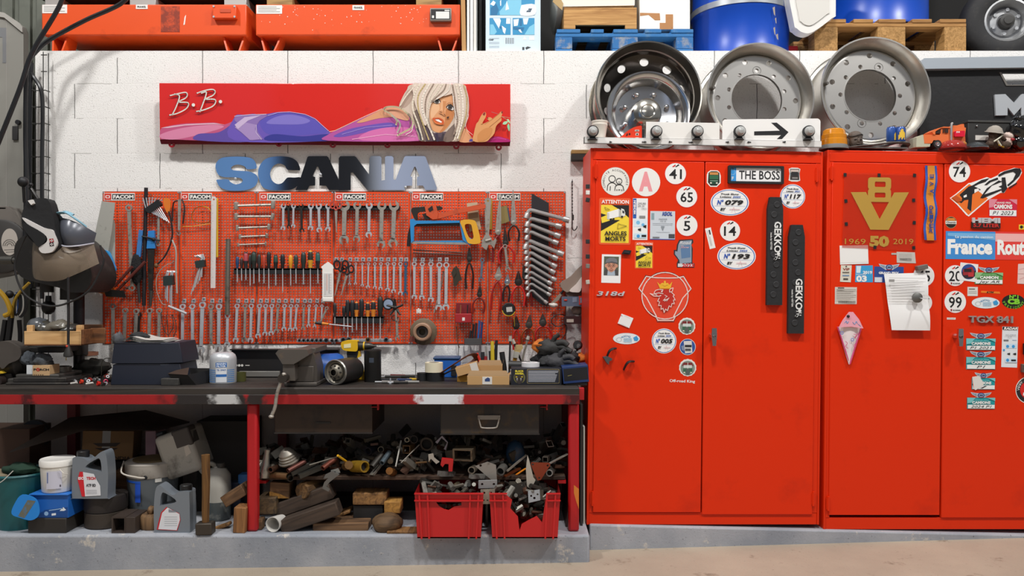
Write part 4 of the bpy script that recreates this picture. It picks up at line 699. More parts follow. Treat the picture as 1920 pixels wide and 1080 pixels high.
m=mb('efede6',.8);m.box(X(1199),X(1294),0,.2,0,.8);t.p('carton',m,.004)
TP=mat('b27c4a',.6,0,('8e5e34',.3,40.))
for pts in ([(1200,24),(1237,25),(1238,38),(1228,38),(1216,28),(1200,30)],[(1248,27),(1262,27),(1262,55),(1237,55),(1237,43),(1248,43)]): m=MB(TP);m.pl([(X(a),Z(c)) for a,c in pts],-.001,0);t.p('torn_tape',m)
# drums
def drum(label,cx,r,base,Y,top=.9,ring=None):
 Yc=Y+.28;t=T('steel_drum',label,'drum',cx,95,Y,'blue steel drums');z0=base-t.a.z;R=S(r,Yc)*.985;t.o.location.x=W(cx,0,Yc).x;m=MB(BLUED)
 m.la([(R*.96,.0),(R*.985,.004),(R*.985,.02),(R*.965,.03),(R*.965,.27),(R*1.0,.285),(R*1.0,.30),(R*.965,.315),(R*.965,.58),(R,.595),(R,.61),(R*.965,.625),(R*.965,.86),(R*.985,.87)],(0,R,z0),(0,0,1),48);t.p('shell',m,ang=50)
 if ring:
  m=mb('a9adb0',.4,.6);m.la([(R*.99,0),(R*1.02,.01),(R*1.02,.05),(R*.99,.06)],(0,R,z0+ring),(0,0,1),48,None,False);t.p('clamp_ring',m)
 return t
t=drum('blue steel drum behind the middle truck wheel rim',1389,92,MZ,.03)
m=mb('b8bcc0',.35,.7);R=S(92,.31)*.985;m.ring(R*.985,R*1.015,(0,R,MZ-t.a.z+.29),(0,0,1),.035,48);t.p('clamp_ring',m,label='grey clamp ring')
m=mb('9c8f84',.7);
for i,(x,y,w,h) in enumerate(((1427,12,5,16),(1431,32,3,10),(1428,50,4,14),(1434,62,5,10))):
 p=t.L(x,y);m.pl([(p.x-S(w)/2,p.z),(p.x+S(w)/3,p.z+S(2)),(p.x+S(w)/2,p.z-S(h)),(p.x,p.z-S(h)*.8)],R-math.sqrt(max(R*R*.99-p.x**2,0))-.006)
t.p('scratches',m,0,sm=0)
zt2=pallet_top=W(1527,36,.10).z
drum('blue steel drum standing on the plain wooden pallet',1646,93,zt2,.14)
t=T('jerrycan','white plastic jerrycan leaning between the blue drums','jerrycan',1520,60,.01);P=[(1478,-60),(1556,-60),(1567,22),(1560,34),(1524,60),(1506,61),(1494,53),(1488,40)]
m=mb('e6e4e0',.35);m.pl([(v.x,v.y) for v in crom([(t.L(*p).x,t.L(*p).z,0) for p in P],3,True)],0,.08);t.p('body',m,.014);m=mb('d6d3cd',.4);m.pl([(v.x,v.y) for v in crom([(t.L(1522+(a-1522)*.72,8+(b_-8)*.74).x,t.L(1522+(a-1522)*.72,8+(b_-8)*.74).z,0) for a,b_ in P],3,True)],-.006,0);t.p('front_panel',m,.005)
m=mb('c4262a',.5);p=W(1487,95,.2);m.box(-.03,.03,0,.04,0,.09);one('red_can',m,'small red can in the gap behind the blue drum','can',(p.x,.2,MZ),None,None,.003)
t=T('spare_trailer_tyre','black rubber tyre on a grey steel hub at the top right corner','wheel',1892,14,.2);R=S(78,.2);m=MB(RUB);t.o.rotation_euler=(0,0,R_(-14))
m.la([(R*.50,-.075),(R*.62,-.085),(R*.86,-.08),(R*.97,-.05),(R,-.02),(R,.02),(R*.97,.05),(R*.86,.08),(R*.62,.085),(R*.50,.075)],(0,.09,0),(0,-1,0),48,None,False);t.p('tyre',m,ang=60)
for q in range(2):
 m=mb('26262a',.8);m.la([(R*1.004,-.004),(R*1.004,.004)],(0,.09+(-.014 if q else .014),0),(0,-1,0),48,None,False);t.p('tread_groove',m)
m=mb('b6b7b8',.35,.7);m.la([(R*.50,.06),(R*.52,.078),(R*.48,.08),(R*.44,.06),(R*.38,.02),(R*.22,.03),(R*.2,.03)],(0,.09,0),(0,-1,0),36,None,False);m.la([(0,.029),(R*.39,.022)],(0,.09,0),(0,-1,0),36,mat('5f6063',.5,.5),False);t.p('rim',m)
m=mb('3a3937',.6);m.la([(R*.17,.02),(R*.16,.07),(R*.10,.075),(R*.1,.085),(0,.086)],(0,.09,0),(0,-1,0),20);t.p('hub_cap',m)
for i in range(6): a=i*pi/3+.4;m=MB(STEEL);m.cyl((R*.29*cos(a),.07,R*.29*sin(a)),(R*.29*cos(a),.05,R*.29*sin(a)),.011,n=6);t.p('wheel_nut',m)
t.o.location.z=MZ+R+.002
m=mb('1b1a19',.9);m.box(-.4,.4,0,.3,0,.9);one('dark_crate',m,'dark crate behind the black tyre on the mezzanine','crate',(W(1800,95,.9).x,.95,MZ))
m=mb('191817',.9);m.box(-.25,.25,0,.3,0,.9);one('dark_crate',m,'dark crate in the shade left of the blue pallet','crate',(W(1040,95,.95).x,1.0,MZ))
# hoses, cable tray and white housing at the left edge
def pipe(name,label,pts,Y,r,m=None,cat='hose',group=None,n=8):
 P=[W(p[0],p[1],Y+(p[2] if len(p)>2 else 0)) for p in pts];b=MB(m or mat('1c1d20',.35));o=P[0].copy();b.tu([p-o for p in P],r,n,k=6);return one(name,b,label,cat,o,group)
pipe('black_hose','thick black hose slanting down across the left orange tank to the left edge',[(128,-30),(108,18),(60,100),(35,172),(-20,310)],-.22,.0125,None,'hose','black hoses')
pipe('black_hose','black hose curving from the top over the left orange tank and down the wall end',[(250,-20),(225,8),(160,38),(97,72,-.01),(72,92,-.03),(53,118,-.06),(49,160,-.02),(48,260),(50,360),(46,470)],-.13,.0125,None,'hose','black hoses')
pipe('black_cable','straight black cable running down left of the wire tray',[(60,118),(57,170),(56,300),(56,420),(58,540)],-.06,.011,None,'cable','black cables by the wire tray');pipe('black_cable','bent black cable running into the wire tray',[(58,135),(64,146),(76,166,-.02),(80,200,-.02),(79,300,-.02),(79,400,-.02),(79,560,-.02)],-.06,.011,None,'cable','black cables by the wire tray')
t=T('cable_tray','dark wire mesh cable tray running up the end of the white wall','cable tray',72,400,-.05);wm=mat('3b3a38',.5,.6)
for i,x in enumerate((63,69,83,87)):
 m=MB(wm);a=t.L(x,160 if i<2 else 98);b_=t.L(x,690);m.tu([a+V((0,.02 if i in (0,3) else -.01,0)),b_+V((0,.02 if i in (0,3) else -.01,0))],.0028,6,k=0);t.p('long_wire',m)
for i in range(18):
 y=170+i*31;m=MB(wm);m.tu([t.L(62,y)+V((0,.03,0)),t.L(62,y)+V((0,-.012,0)),t.L(75,y+1)+V((0,-.014,0)),t.L(87,y)+V((0,-.012,0)),t.L(88,y)+V((0,.03,0))],.0028,6,k=0);t.p('cross_wire',m)
for i in range(2):
 y=104+i*31;m=MB(wm);m.tu([t.L(79,y)+V((0,-.01,0)),t.L(90,y)+V((0,-.01,0))],.0028,6,k=0);t.p('cross_wire',m)
t=T('machine_housing','tall pale grey machine housing at the left edge of the picture','machine',20,300,.25);X=lambda x:t.L(x,0).x;Z=lambda y:t.L(0,y).z
m=mb('8f8d86',.55,0,('77746e',.2,3.));m.pl([(v.x,v.y) for v in [V((X(-60),Z(830),0)),V((X(44),Z(830),0)),V((X(44),Z(60),0)),V((X(40),Z(48),0)),V((X(10),Z(27),0)),V((X(-60),Z(14),0))]],0,.05);t.p('housing',m,.008)
m=mb('9c9892',.5);m.pl([(X(11.5),Z(830)),(X(13),Z(830)),(X(13),Z(40)),(X(11.5),Z(40))],-.001);t.p('seam',m)
m=mb('aeaba4',.45);m.pl([(X(-60),Z(22)),(X(10),Z(34)),(X(44),Z(62)),(X(44),Z(52)),(X(38),Z(44)),(X(10),Z(25)),(X(-60),Z(12))],-.012,0);t.p('edge_trim',m,.003)
m=mb('7c7d7f',.5);m.pl([(X(-3),Z(52)),(X(12),Z(52)),(X(12),Z(118)),(X(5),Z(118)),(X(5),Z(70)),(X(-3),Z(70))],-.0015);t.p('lettering',m,0,sm=0)
m=mb('2b2a2a',.6);m.box(X(25),X(35),-.012,0,Z(263),Z(237));t.p('latch_plate',m,.002);m=MB(BLK);m.cyl((X(36),-.02,Z(230)),(X(36),0,Z(230)),.014,n=14);t.p('knob',m)
# ================================================================ PAINTED PANEL AND CUT-OUT LETTERS
t=T('painted_panel','long red painted panel with a reclining blonde woman in violet','painting',628,215,-.085);t.o.rotation_euler=(R_(2.0),R_(.15),0);ZP=(0,0,1)
def q7(*p): return [(720+a/7.68,150+b_/7.68) for a,b_ in p]
def q3(*p): return [(440+a/3.177,b_/3.177) for a,b_ in p]
def q1(*p): return [(a/3.177,b_/3.177) for a,b_ in p]
k=S(1,t.a.y);X=lambda x:(x-628)*k;Z=lambda y:(215-y)*k
PRED=mat('d92a20',.25,0,('b81e1c',.18,9.),None,1,.4)
b=MB(PRED);b.box(X(299),X(957),0,.022,Z(262),Z(157));b.add([(X(299),0,Z(262)),(X(957),0,Z(262)),(X(956),.03,Z(272)),(X(297),.03,Z(270)),(X(299),.03,Z(262)),(X(957),.03,Z(262))],[(0,3,2,1),(2,3,4,5)],mat('6e1322',.25));t.p('panel',b,.003)
for x,y in ((318,270),(520,268),(622,270),(725,270),(855,272),(935,274)): b=mb('9c1a22',.35);b.pl([circ(X(x),Z(y),6*k,14),circ(X(x),Z(y),2.5*k,10)],.020,.028);t.p('mounting_lug',b)
SK='dfa070';SK2='c87f4a';HA='d3bfae';H2='e9dcc9';H3='9c8676';H4='7d6a60';H5='c4ad78'
art=[('s',q1((956,772),(1010,752),(1100,738),(1190,735),(1280,732),(1340,742),(1425,705),(1480,690),(1530,690),(1530,832),(1000,832),(958,826)),'c0557f'),('s',q1((958,802),(1050,772),(1170,752),(1290,745),(1330,760),(1200,800),(1050,832),(960,826)),'d883a6'),
('p',q1((958,764),(1020,753),(1110,742),(1190,738),(1275,735),(1340,744),(1270,742),(1190,745),(1100,750),(1000,765)),'e3b4c4'),('s',q1((1180,800),(1300,790),(1380,740),(1440,695),(1540,690),(1560,835),(1180,838)),'5d4aa0'),
('s',q3((0,700),(60,685),(180,682),(250,670),(330,668),(420,682),(480,708),(520,745),(560,780),(580,800),(580,838),(0,838)),'6a54b4'),('s',q3((150,740),(180,700),(260,678),(340,676),(420,690),(480,718),(530,762),(545,790),(470,800),(330,810),(200,800)),'5b51b4'),('s',q3((190,735),(240,700),(320,684),(400,696),(450,720),(400,740),(280,742)),'7f74c8'),('s',q3((230,800),(400,812),(520,800),(575,802),(600,838),(200,838)),'33348f'),
('p',q3((0,700),(20,690),(170,685),(200,690),(150,720),(130,750),(140,790),(170,830),(100,838),(60,770),(0,720)),'8c6fb0'),('p',q3((0,760),(60,730),(130,745),(120,770),(150,830),(90,835),(40,790)),'a58ac0'),('p',q3((0,745),(60,700),(160,688),(80,720),(20,770)),'c9b3d6'),('l',q3((130,745),(128,790),(160,832)),.8,'d9cbe6'),('l',q3((0,695),(80,686),(190,682)),.9,'e6dcee'),('l',q3((200,690),(260,672),(330,668),(420,682),(480,708),(520,745),(560,780)),.9,'c9b9e6'),
('s',q3((560,800),(620,770),(700,730),(780,695),(860,660),(900,640),(960,640),(1030,665),(1070,720),(1100,790),(1110,838),(560,838)),'b5529e'),('s',q3((590,810),(680,770),(800,745),(930,730),(960,760),(800,785),(650,815)),'6d50b0'),('s',q3((780,790),(900,760),(1040,760),(1100,800),(1100,836),(760,836)),'d76fae'),('s',q3((730,728),(800,690),(880,652),(920,640),(960,690),(860,705),(760,730)),'dc9a72'),('l',q3((565,785),(600,778),(700,730),(780,692),(880,648)),1.,'f2cdb6'),('l',q3((640,800),(780,760),(940,745)),1.2,'9c86d4'),('l',q3((700,830),(900,800),(1080,812)),1.4,'f0a8cf'),
('s',q7((20,420),(80,395),(200,400),(280,440),(340,500),(365,570),(300,580),(150,540),(0,520)),'e0a282'),
('s',q7((1100,720),(1180,700),(1240,790),(1290,880),(1080,880)),'e0a074'),('s',q7((1480,880),(1560,820),(1650,808),(1740,830),(1800,850),(1800,885),(1480,890)),'b0156e'),('l',q7((1540,850),(1640,825),(1760,850)),.9,'dd4f9a'),
# hair at the back
('s',q7((420,64),(330,150),(260,270),(220,390),(290,440),(380,500),(430,620),(480,760),(520,870),(700,880),(760,870),(960,880),(1080,870),(1120,760),(1180,640),(1215,500),(1225,330),(1190,150),(1150,72),(900,64)),HA),
('s',q7((340,160),(280,280),(230,390),(300,400),(380,330),(440,200),(460,110)),'b79d8d'),('s',q7((420,500),(500,420),(560,560),(620,760),(600,870),(540,860),(480,700)),H4),('p',q7((590,640),(650,700),(720,760),(900,740),(860,880),(600,880)),'5b4a55'),('s',q7((890,760),(1000,640),(1060,600),(1040,760),(980,875),(860,875)),H4),
# face
('s',q7((690,330),(760,270),(860,225),(950,200),(1000,260),(1030,380),(1010,520),(960,620),(900,700),(820,755),(740,745),(690,700),(660,560),(660,430)),SK),('s',q7((900,420),(1000,460),(990,560),(930,650),(850,735),(800,750),(870,640)),SK2),('s',q7((700,350),(780,340),(800,420),(740,500),(690,560),(670,450)),'e9b78c'),('s',q7((830,300),(880,290),(880,400),(870,480),(810,470),(820,400)),'e6b083'),('p',q7((850,300),(900,310),(870,440),(880,500),(850,480)),'cf8a56'),
('s',q7((715,310),(750,282),(800,290),(812,325),(770,345),(735,335)),'f1ebe6'),('c',*q7((765,310))[0],3.9,'4c4642'),('c',*q7((768,308))[0],1.4,'17120f'),('l',q7((706,322),(730,292),(762,280),(800,286),(815,318)),1.5,'2c2320'),('l',q7((720,325),(760,345),(800,336)),.7,'5a4238'),
('s',q7((905,385),(940,360),(985,380),(1010,420),(975,438),(930,420)),'efe7e0'),('c',*q7((955,396))[0],4.2,'423b38'),('c',*q7((958,394))[0],1.5,'15100e'),('l',q7((900,392),(930,362),(965,358),(1000,388),(1018,425)),1.8,'241c1a'),('l',q7((915,410),(945,430),(990,438)),.8,'4d372e'),('l',q7((905,350),(940,328),(985,338),(1010,365)),.8,'9c6a45'),('l',q7((690,300),(730,270),(790,262)),.8,'8d6142'),
('p',q7((795,455),(830,440),(860,470),(890,500),(870,520),(830,490),(800,480)),'d38f5e'),('l',q7((808,458),(824,470),(838,468)),1.,'55301f'),('l',q7((866,492),(882,508)),1.,'55301f'),
('s',q7((700,555),(750,545),(800,545),(850,570),(865,600),(858,645),(800,635),(740,610)),'d05a28'),('p',q7((735,570),(790,568),(840,605),(825,618),(770,595)),'f1ece8'),('s',q7((715,585),(760,610),(820,628),(850,640),(800,645),(740,625)),'e0783e'),('l',q7((740,568),(790,560),(835,585)),.7,'8a2f16'),('c',*q7((922,540))[0],1.5,'3a201a'),('l',q7((905,545),(920,555),(938,540),(935,525)),.9,'33201c'),
# fringe and strands
('s',q7((420,70),(560,60),(900,62),(980,80),(985,190),(900,230),(820,250),(740,300),(690,340),(660,440),(640,560),(600,660),(540,560),(480,430),(440,300)),'ddcabb'),('s',q7((980,70),(1150,75),(1185,200),(1190,340),(1170,520),(1110,700),(1050,780),(1020,640),(1040,480),(1030,340),(990,230)),'dccbbd')]
for pts,w,c in ((((460,80),(330,230),(240,370)),2.5,H2),(((520,70),(440,230),(420,420),(500,640),(560,860)),3,H2),(((600,66),(500,230),(500,420),(560,620),(650,860)),2.5,H5),(((660,66),(560,260),(560,450),(640,640),(730,860)),3,'efe4d6'),(((720,66),(620,250),(600,430),(640,600),(690,720)),2.5,H3),(((780,64),(680,220),(640,350),(620,520),(660,700)),2,H2),(((850,64),(760,200),(680,300),(650,420)),2.5,H2),(((900,66),(860,160),(760,250),(690,320)),2,H3),(((960,66),(930,160),(850,230),(760,280)),2.2,'f0e6da'),(((990,80),(1020,260),(1040,440),(1060,600),(1010,780)),2.5,H3),(((1040,70),(1080,250),(1090,450),(1090,620),(1020,860)),2.5,H2),(((1090,72),(1130,250),(1140,450),(1120,640),(1060,840)),3,'efe4d6'),(((1150,76),(1190,240),(1190,430),(1160,620),(1080,850)),2,H5),(((1000,240),(1010,360),(1030,480),(1045,560)),1.5,'f1e8e0'),(((1180,120),(1220,280),(1200,420),(1220,520),(1180,640),(1200,720),(1280,790)),.8,'e6c9bd'),(((290,440),(200,400),(100,392),(20,410),(20,450),(110,500),(190,590),(180,650)),3.2,'c9bb9a'),(((120,520),(210,590),(240,660),(200,760)),3,'b9b6a8'),(((300,450),(370,520),(420,600),(400,690),(300,750),(200,800)),3.6,'cfc3a0'),(((350,500),(390,560),(380,640)),2,H4),(((430,640),(400,740),(320,790)),1.2,'efe8dc'),(((480,700),(520,780),(540,870)),3,'55505a'),(((760,780),(780,880)),5,'3a2c42'),(((860,780),(830,870)),4,'3b3038')):
 art.append(('l',[(v.x,v.y) for v in crom([(*p,0) for p in q7(*pts)],5)],w,c))
art+=[('s',q7((1290,880),(1300,760),(1330,640),(1360,600),(1400,520),(1440,470),(1470,480),(1465,540),(1420,630),(1520,590),(1640,500),(1690,455),(1712,470),(1690,530),(1690,590),(1620,660),(1590,770),(1530,840),(1460,890)),'dc9c62'),('s',q7((1480,550),(1530,540),(1560,565),(1520,590)),'dc9c62'),('l',q7((1450,640),(1560,570),(1670,480)),.8,'b06f3c'),('l',q7((1520,680),(1620,600),(1690,540)),.9,'b06f3c'),('l',q7((1430,635),(1400,640)),1,'a5662f'),('s',q7((1360,780),(1460,700),(1560,700),(1520,820),(1430,880),(1360,880)),'cf8b50'),('s',q7((1425,500),(1445,472),(1462,478),(1450,510)),'8e2a26'),('s',q7((1690,460),(1710,455),(1712,480),(1695,480)),'8e2a26'),('s',q7((1478,550),(1500,543),(1500,560)),'8e2a26'),('l',q7((1550,466),(1640,492)),.7,'8d6f66'),('l',q7((1690,525),(1760,570),(1815,600)),.6,'9fb08c'),('l',q7((1700,530),(1815,550)),.5,'9fb08c'),('s',q7((1710,640),(1730,605),(1785,598),(1760,640)),'a9d9ae'),('s',q7((1775,670),(1795,630),(1812,680),(1803,740)),'8fd0a4'),('s',q7((1770,570),(1800,575),(1818,625),(1790,610)),'b7dcae'),('p',q7((1225,890),(1240,855),(1280,850),(1280,890)),'4a3f8c')]
draw(t,[('r',300,158,300.2,158.2,'d92a20')]+art,ZP,628,215,None,y0=-.0006,th=.0004,base='picture')
b=MB()
for off,c,y in ((1.2,'5b1013',-.0102),(0,'ebe6dd',-.0106)):
 for pts,w in (([(1045,565),(1075,578),(1055,640),(1030,690)],7),([(1020,575),(1060,565),(1110,556),(1122,570),(1110,590),(1070,612),(1120,615),(1128,630),(1110,655),(1060,680),(1015,690)],7),([(1205,560),(1235,556),(1215,620),(1195,670)],7),([(1180,560),(1225,545),(1270,538),(1287,550),(1275,572),(1230,595),(1280,596),(1290,612),(1270,638),(1215,660),(1175,668)],7)):
  P=[(v.x,v.y) for v in crom([(*p,0) for p in q1(*pts)],5)]
  for (a,d),(a2,d2) in zip(P,P[1:]):
   a,d,a2,d2=X(a-off),Z(d+off*.7),X(a2-off),Z(d2+off*.7);n=math.hypot(a2-a,d2-d) or 1;w_=w/3.177*k*.5;ux,uz=(a2-a)/n*w_,(d2-d)/n*w_
   b.pl([(a-uz-ux*.4,d+ux-uz*.4),(a+uz-ux*.4,d-ux-uz*.4),(a2+uz+ux*.4,d2-ux+uz*.4),(a2-uz+ux*.4,d2+ux+uz*.4)],y,None,fm(c))
 for x,y_ in ((1157,630),(1318,610)): b.pl(circ(X(x/3.177-off),Z(y_/3.177+off*.7),10/3.177*k,14),y,None,fm(c))
t.p('lettering',b,0,sm=0)
# polished cut-out letters, one joined plate
t=T('cut_out_letters','mirror polished metal cut-out lettering mounted above the orange pegboards','lettering',610,325,-.012);LZ=lambda *p:t.xz([(390+a/4.267,280+b_/4.267) for a,b_ in p])
def sm(p,n=4): return [(v.x,v.y) for v in crom([(*q,0) for q in LZ(*p)],n,True)]
MIR=mat('dfe2e8',.05,1);m=MB(MIR)
m.pl([sm(((60,140),(75,95),(120,66),(230,58),(330,66),(372,92),(388,130),(386,152),(360,158),(312,158),(290,135),(240,122),(200,132),(184,150),(200,166),(260,172),(330,178),(380,200),(400,235),(380,290),(320,322),(230,332),(150,326),(95,300),(72,262),(68,244),(100,241),(160,241),(180,262),(220,280),(262,270),(278,250),(262,232),(215,224),(130,222),(80,200)))],0,.003)
m.pl([sm(((400,190),(420,120),(470,72),(560,56),(650,62),(705,90),(730,130),(736,165),(715,168),(660,166),(632,160),(612,128),(565,114),(520,136),(497,190),(510,245),(550,276),(592,270),(622,238),(640,225),(690,226),(740,226),(725,280),(670,320),(580,328),(480,322),(425,285)))],.0004,.0034)
m.pl([LZ((700,326),(740,226),(796,60),(808,55),(950,54),(962,62),(1045,240),(1060,326),(968,326),(945,292),(892,290),(892,222),(915,222),(880,138),(872,138),(838,215),(858,222),(858,290),(812,292),(795,326))],0,.003)
m.pl([LZ((1046,330),(1046,70),(1058,55),(1170,54),(1185,62),(1288,200),(1292,70),(1304,54),(1375,54),(1388,68),(1388,300),(1382,326),(1276,326),(1160,186),(1142,186),(1142,326))],.0004,.0034)
m.pl([LZ((1384,326),(1388,250),(1416,245),(1416,62),(1428,54),(1470,54),(1484,66),(1484,240),(1500,246),(1510,326))],0,.003)
m.pl([LZ((1495,326),(1500,246),(1570,62),(1582,54),(1728,54),(1742,62),(1832,310),(1828,326),(1740,326),(1720,290),(1672,290),(1672,222),(1692,215),(1660,140),(1650,140),(1618,215),(1634,222),(1634,290),(1590,292),(1575,326))],.0004,.0034)
o=t.p('plate',m,0,sm=0)
for a,c in ((219,236),(900,202),(1580,304)): (q,)=LZ((a,c));m=MB(STEEL);m.la([(.0085,0),(.0075,.004),(.003,.0055),(0,.0055)],(q[0],0,q[1]),(0,-1,0),16);t.p('screw',m)
# ================================================================ ON TOP OF THE CUPBOARDS
ALU=mat('c8c5bf',.30,1,('8f8a82',.2,30));ALU2=mat('d2cfca',.35,1)
def rimpos(px,py,dy,tilt):
 p=CAB.pt(px,py,dy);return p,(CABR@rotm(-tilt,0,0)).to_euler()
def rim(label,px,py,rpx,a0,tilt=4,dy=.10):
 t=T('truck_wheel_rim',label,'wheel rim',px,py,-.4,'truck wheel rims on the cupboards');t.o.location,t.o.rotation_euler=rimpos(px,py,dy,tilt);R=.985*rpx*(t.o.location.y-CY)/F
 b=MB(ALU);b.la([(r*R,-z*R) for r,z in ((1,.78),(.985,.81),(.93,.79),(.90,.72),(.90,.2),(.93,.07),(.985,.02),(1,.0),(.995,-.02),(.97,-.02),(.925,.05),(.895,.13),(.872,.20),(.862,.26))][::-1],(0,0,0),(0,1,0) if False else (0,-1,0),64,None,False,up=(0,0,1));t.p('barrel',b,ang=28)
 b=MB(ALU2);L=[circ(0,0,.80*R,64),circ(0,0,.475*R,48)]
 for i in range(10): a=a0+i*pi/5;L.append(circ(.545*R*cos(a),.545*R*sin(a),.040*R,14))
 for i in range(10): a=a0+.31+i*pi/5;L.append(circ(.73*R*cos(a),.73*R*sin(a),.050*R,14))
 # flat face with the outer slope dished back
 b.pl(L,.20*R,.26*R);b.la([(.80*R,-.20*R),(.825*R,-.205*R),(.845*R,-.225*R),(.866*R,-.27*R)],(0,0,0),(0,-1,0),64,None,False)
 t.p('face',b,ang=30)
 b=MB(ALU2);b.ring(.475*R,.49*R,(0,.195*R,0),(0,1,0),.07*R,48);t.p('centre_bore',b)
 for i in (2,7): 
  a=a0+i*pi/5;b=mb('8d8a86',.4,1);b.pl([circ(.545*R*cos(a),.545*R*sin(a),.082*R,24),circ(.545*R*cos(a),.545*R*sin(a),.072*R,24)],.197*R,.2*R);t.p('seat_mark',b)
 b=MB(DST);a=2.95;b.cyl((.885*R*cos(a),.19*R,.885*R*sin(a)),(.85*R*cos(a),.06*R,.85*R*sin(a)),.012,.008,8);t.p('valve',b)
 return t
rim('aluminium truck wheel rim standing in the middle, behind the white arrow plate',1426,180,104,.30)
rim('aluminium truck wheel rim nearest the dark grille panel',1642,172,107,.0)
# polished inside-out rim
t=T('truck_wheel_rim','mirror polished truck wheel rim with a domed hub cover, leftmost of the three','wheel rim',1216,173,-.4,'truck wheel rims on the cupboards');t.o.location,t.o.rotation_euler=rimpos(1216,176,.10,4);R=102*(t.o.location.y-CY)/F
b=mb('b9b4ab',.2,1);b.la([(r*R,-z*R) for r,z in ((1,.78),(.95,.8),(.90,.72),(.90,.2),(.93,.07),(.985,.02),(1,.0),(.99,-.025),(.965,-.02),(.93,.05),(.885,.10),(.865,.16),(.865,.24),(.85,.30))][::-1],(0,0,0),(0,-1,0),64,None,False);t.p('barrel',b,ang=28)
b=mb('4d4843',.25,1);L=[circ(0,0,.86*R,64),circ(0,0,.48*R,48)]
for i in range(10): a=.314*5+i*pi/5;L.append([(.735*R*cos(a)+.085*R*cos(a+pi/2)*cos(u)+.066*R*cos(a)*sin(u),.735*R*sin(a)+.085*R*sin(a+pi/2)*cos(u)+.066*R*sin(a)*sin(u)) for u in [j*2*pi/18 for j in range(18)]])
n0=len(b.v);b.pl(L,.32*R,.36*R)
for i in range(n0,len(b.v)):
 r=math.hypot(b.v[i].x,b.v[i].z)/R;b.v[i].y+=max(0,.86-r)*.55*R
t.p('face',b,ang=30)
t=T('wheel_trim','mirror polished wheel trim with a domed hub cap leaning in front of the leftmost truck rim','wheel trim',1216,212,-.4);t.o.location,t.o.rotation_euler=rimpos(1216,210,.055,5)
b=MB(CHR);b.la([(r*R,-z*R) for r,z in ((.735,.10),(.765,.03),(.77,.0),(.755,-.02),(.70,-.01),(.655,.03),(.63,.09),(.61,.18),(.57,.26),(.40,.31),(.0,.32))][::-1],(0,0,0),(0,-1,0),56,None,False);t.p('dish',b,ang=32)
b=mb('c3bfb6',.18,1);b.la([(r*R,-z*R) for r,z in ((.285,.32),(.275,.16),(.255,.10),(.20,.06),(.13,.045),(.115,.055),(.105,.05),(0,.048))],(0,0,.03*R),(0,-1,0),40);t.p('hub_cap',b,ang=30)
for i in range(8): a=.42+i*pi/4;b=MB(CHR);c=V((.42*R*cos(a),.30*R,.42*R*sin(a)));b.cyl(c,c+V((0,-.06*R,0)),.04*R,n=12);b.ball(c+V((0,-.08*R,0)),.05*R,12,8);t.p('wheel_nut',b)
# rail with lamps
ct=CAB.pt(1100,277).z
t=T('warning_rail','long white metal rail with dark bolts along the front of the cupboard top','rail',1316,276,CAB);X=lambda x:t.L(x,276).x;Z=lambda y:t.L(1316,y).z
b=mb('e9e7e4',.45);b.box(X(1095),X(1537),-.022,-.018,Z(274),Z(262));b.box(X(1095),X(1537),-.022,.0,Z(263),Z(262));b.box(X(1094),X(1095),-.024,.0,Z(274),Z(262),mat('5c5b58',.5));b.box(X(1095),X(1537),-.023,-.016,Z(274.5),Z(273),mat('8d8b86',.4,.5));t.p('rail',b)
for i,(x,y,a) in enumerate(((1144,267.7,1),(1206,267.7,-2.2),(1255,267.5,1.6),(1293,268.5,-2.2),(1361,268,-1.6),(1402,268,1.8),(1467,267.7,-1.4))):
 b=MB(BLK);p=t.L(x,y);b.la([(.004,0),(.004,.005)],(p.x-.004*(1 if a>0 else -1),-.022,p.z),(0,-1,0),8);b.box(p.x-.008*abs(a)/1.5,p.x+.008*abs(a)/1.5,-.025,-.022,p.z-.0018,p.z+.0018);t.p('bolt',b)
rail=t
LENS=mat('c7c9c8',.08,.0,None,None,.75,.6)
for i,(x,lb) in enumerate(((1111,'first round clear marker lamp on the white rail, far left'),(1230,'second round clear marker lamp, left end of the blank white plate'),(1307,'third round clear marker lamp, right end of the blank white plate'),(1386,'fourth round clear marker lamp, at the tail of the arrow'),(1515,'fifth round clear marker lamp, at the tip of the arrow'))):
 t=T('marker_lamp',lb,'lamp',x,247,Plane(CAB.pt(1316,262,-.03),CABR),'clear marker lamps on the white rail');r=S(11,t.a.y)
 b=MB(BLK);b.ring(r*.84,r,(0,-.016,0),(0,1,0),.018,28);t.p('bezel',b);b=mb('b9b8b4',.25,.8);b.la([(r*.85,0),(r*.8,.008),(r*.5,.022),(r*.45,.03),(r*.2,.034),(0,.034)],(0,.0,0),(0,-1,0),24);t.p('reflector',b,ang=25);b=MB(LENS);b.la([(r*.86,.01),(r*.75,.03),(r*.5,.042),(0,.046)],(0,0,0),(0,-1,0),24);t.p('lens',b)
 b=MB(BLK);b.pl([(-.012,-r*.95),(.012,-r*.95),(.018,-r-.006),(-.018,-r-.006)],-.01,.01);b.la([(.026,0),(.022,.005)],(0,0,-r-.012),(0,0,1),16);t.p('foot',b)
t=T('blank_plate','blank white rectangular plate standing on the rail between two marker lamps','plate',1280,246,Plane(CAB.pt(1316,262,-.012),CABR));b=mb('ebe8e3',.5);p=t.L(1211,261.5);q=t.L(1349,231);b.box(p.x,q.x,-.004,.0,p.z,q.z);t.p('plate',b,.001);b=mb('8d8b86',.5);b.box(p.x,q.x,-.006,.012,p.z-.003,p.z+.001);t.p('edge_strip',b)
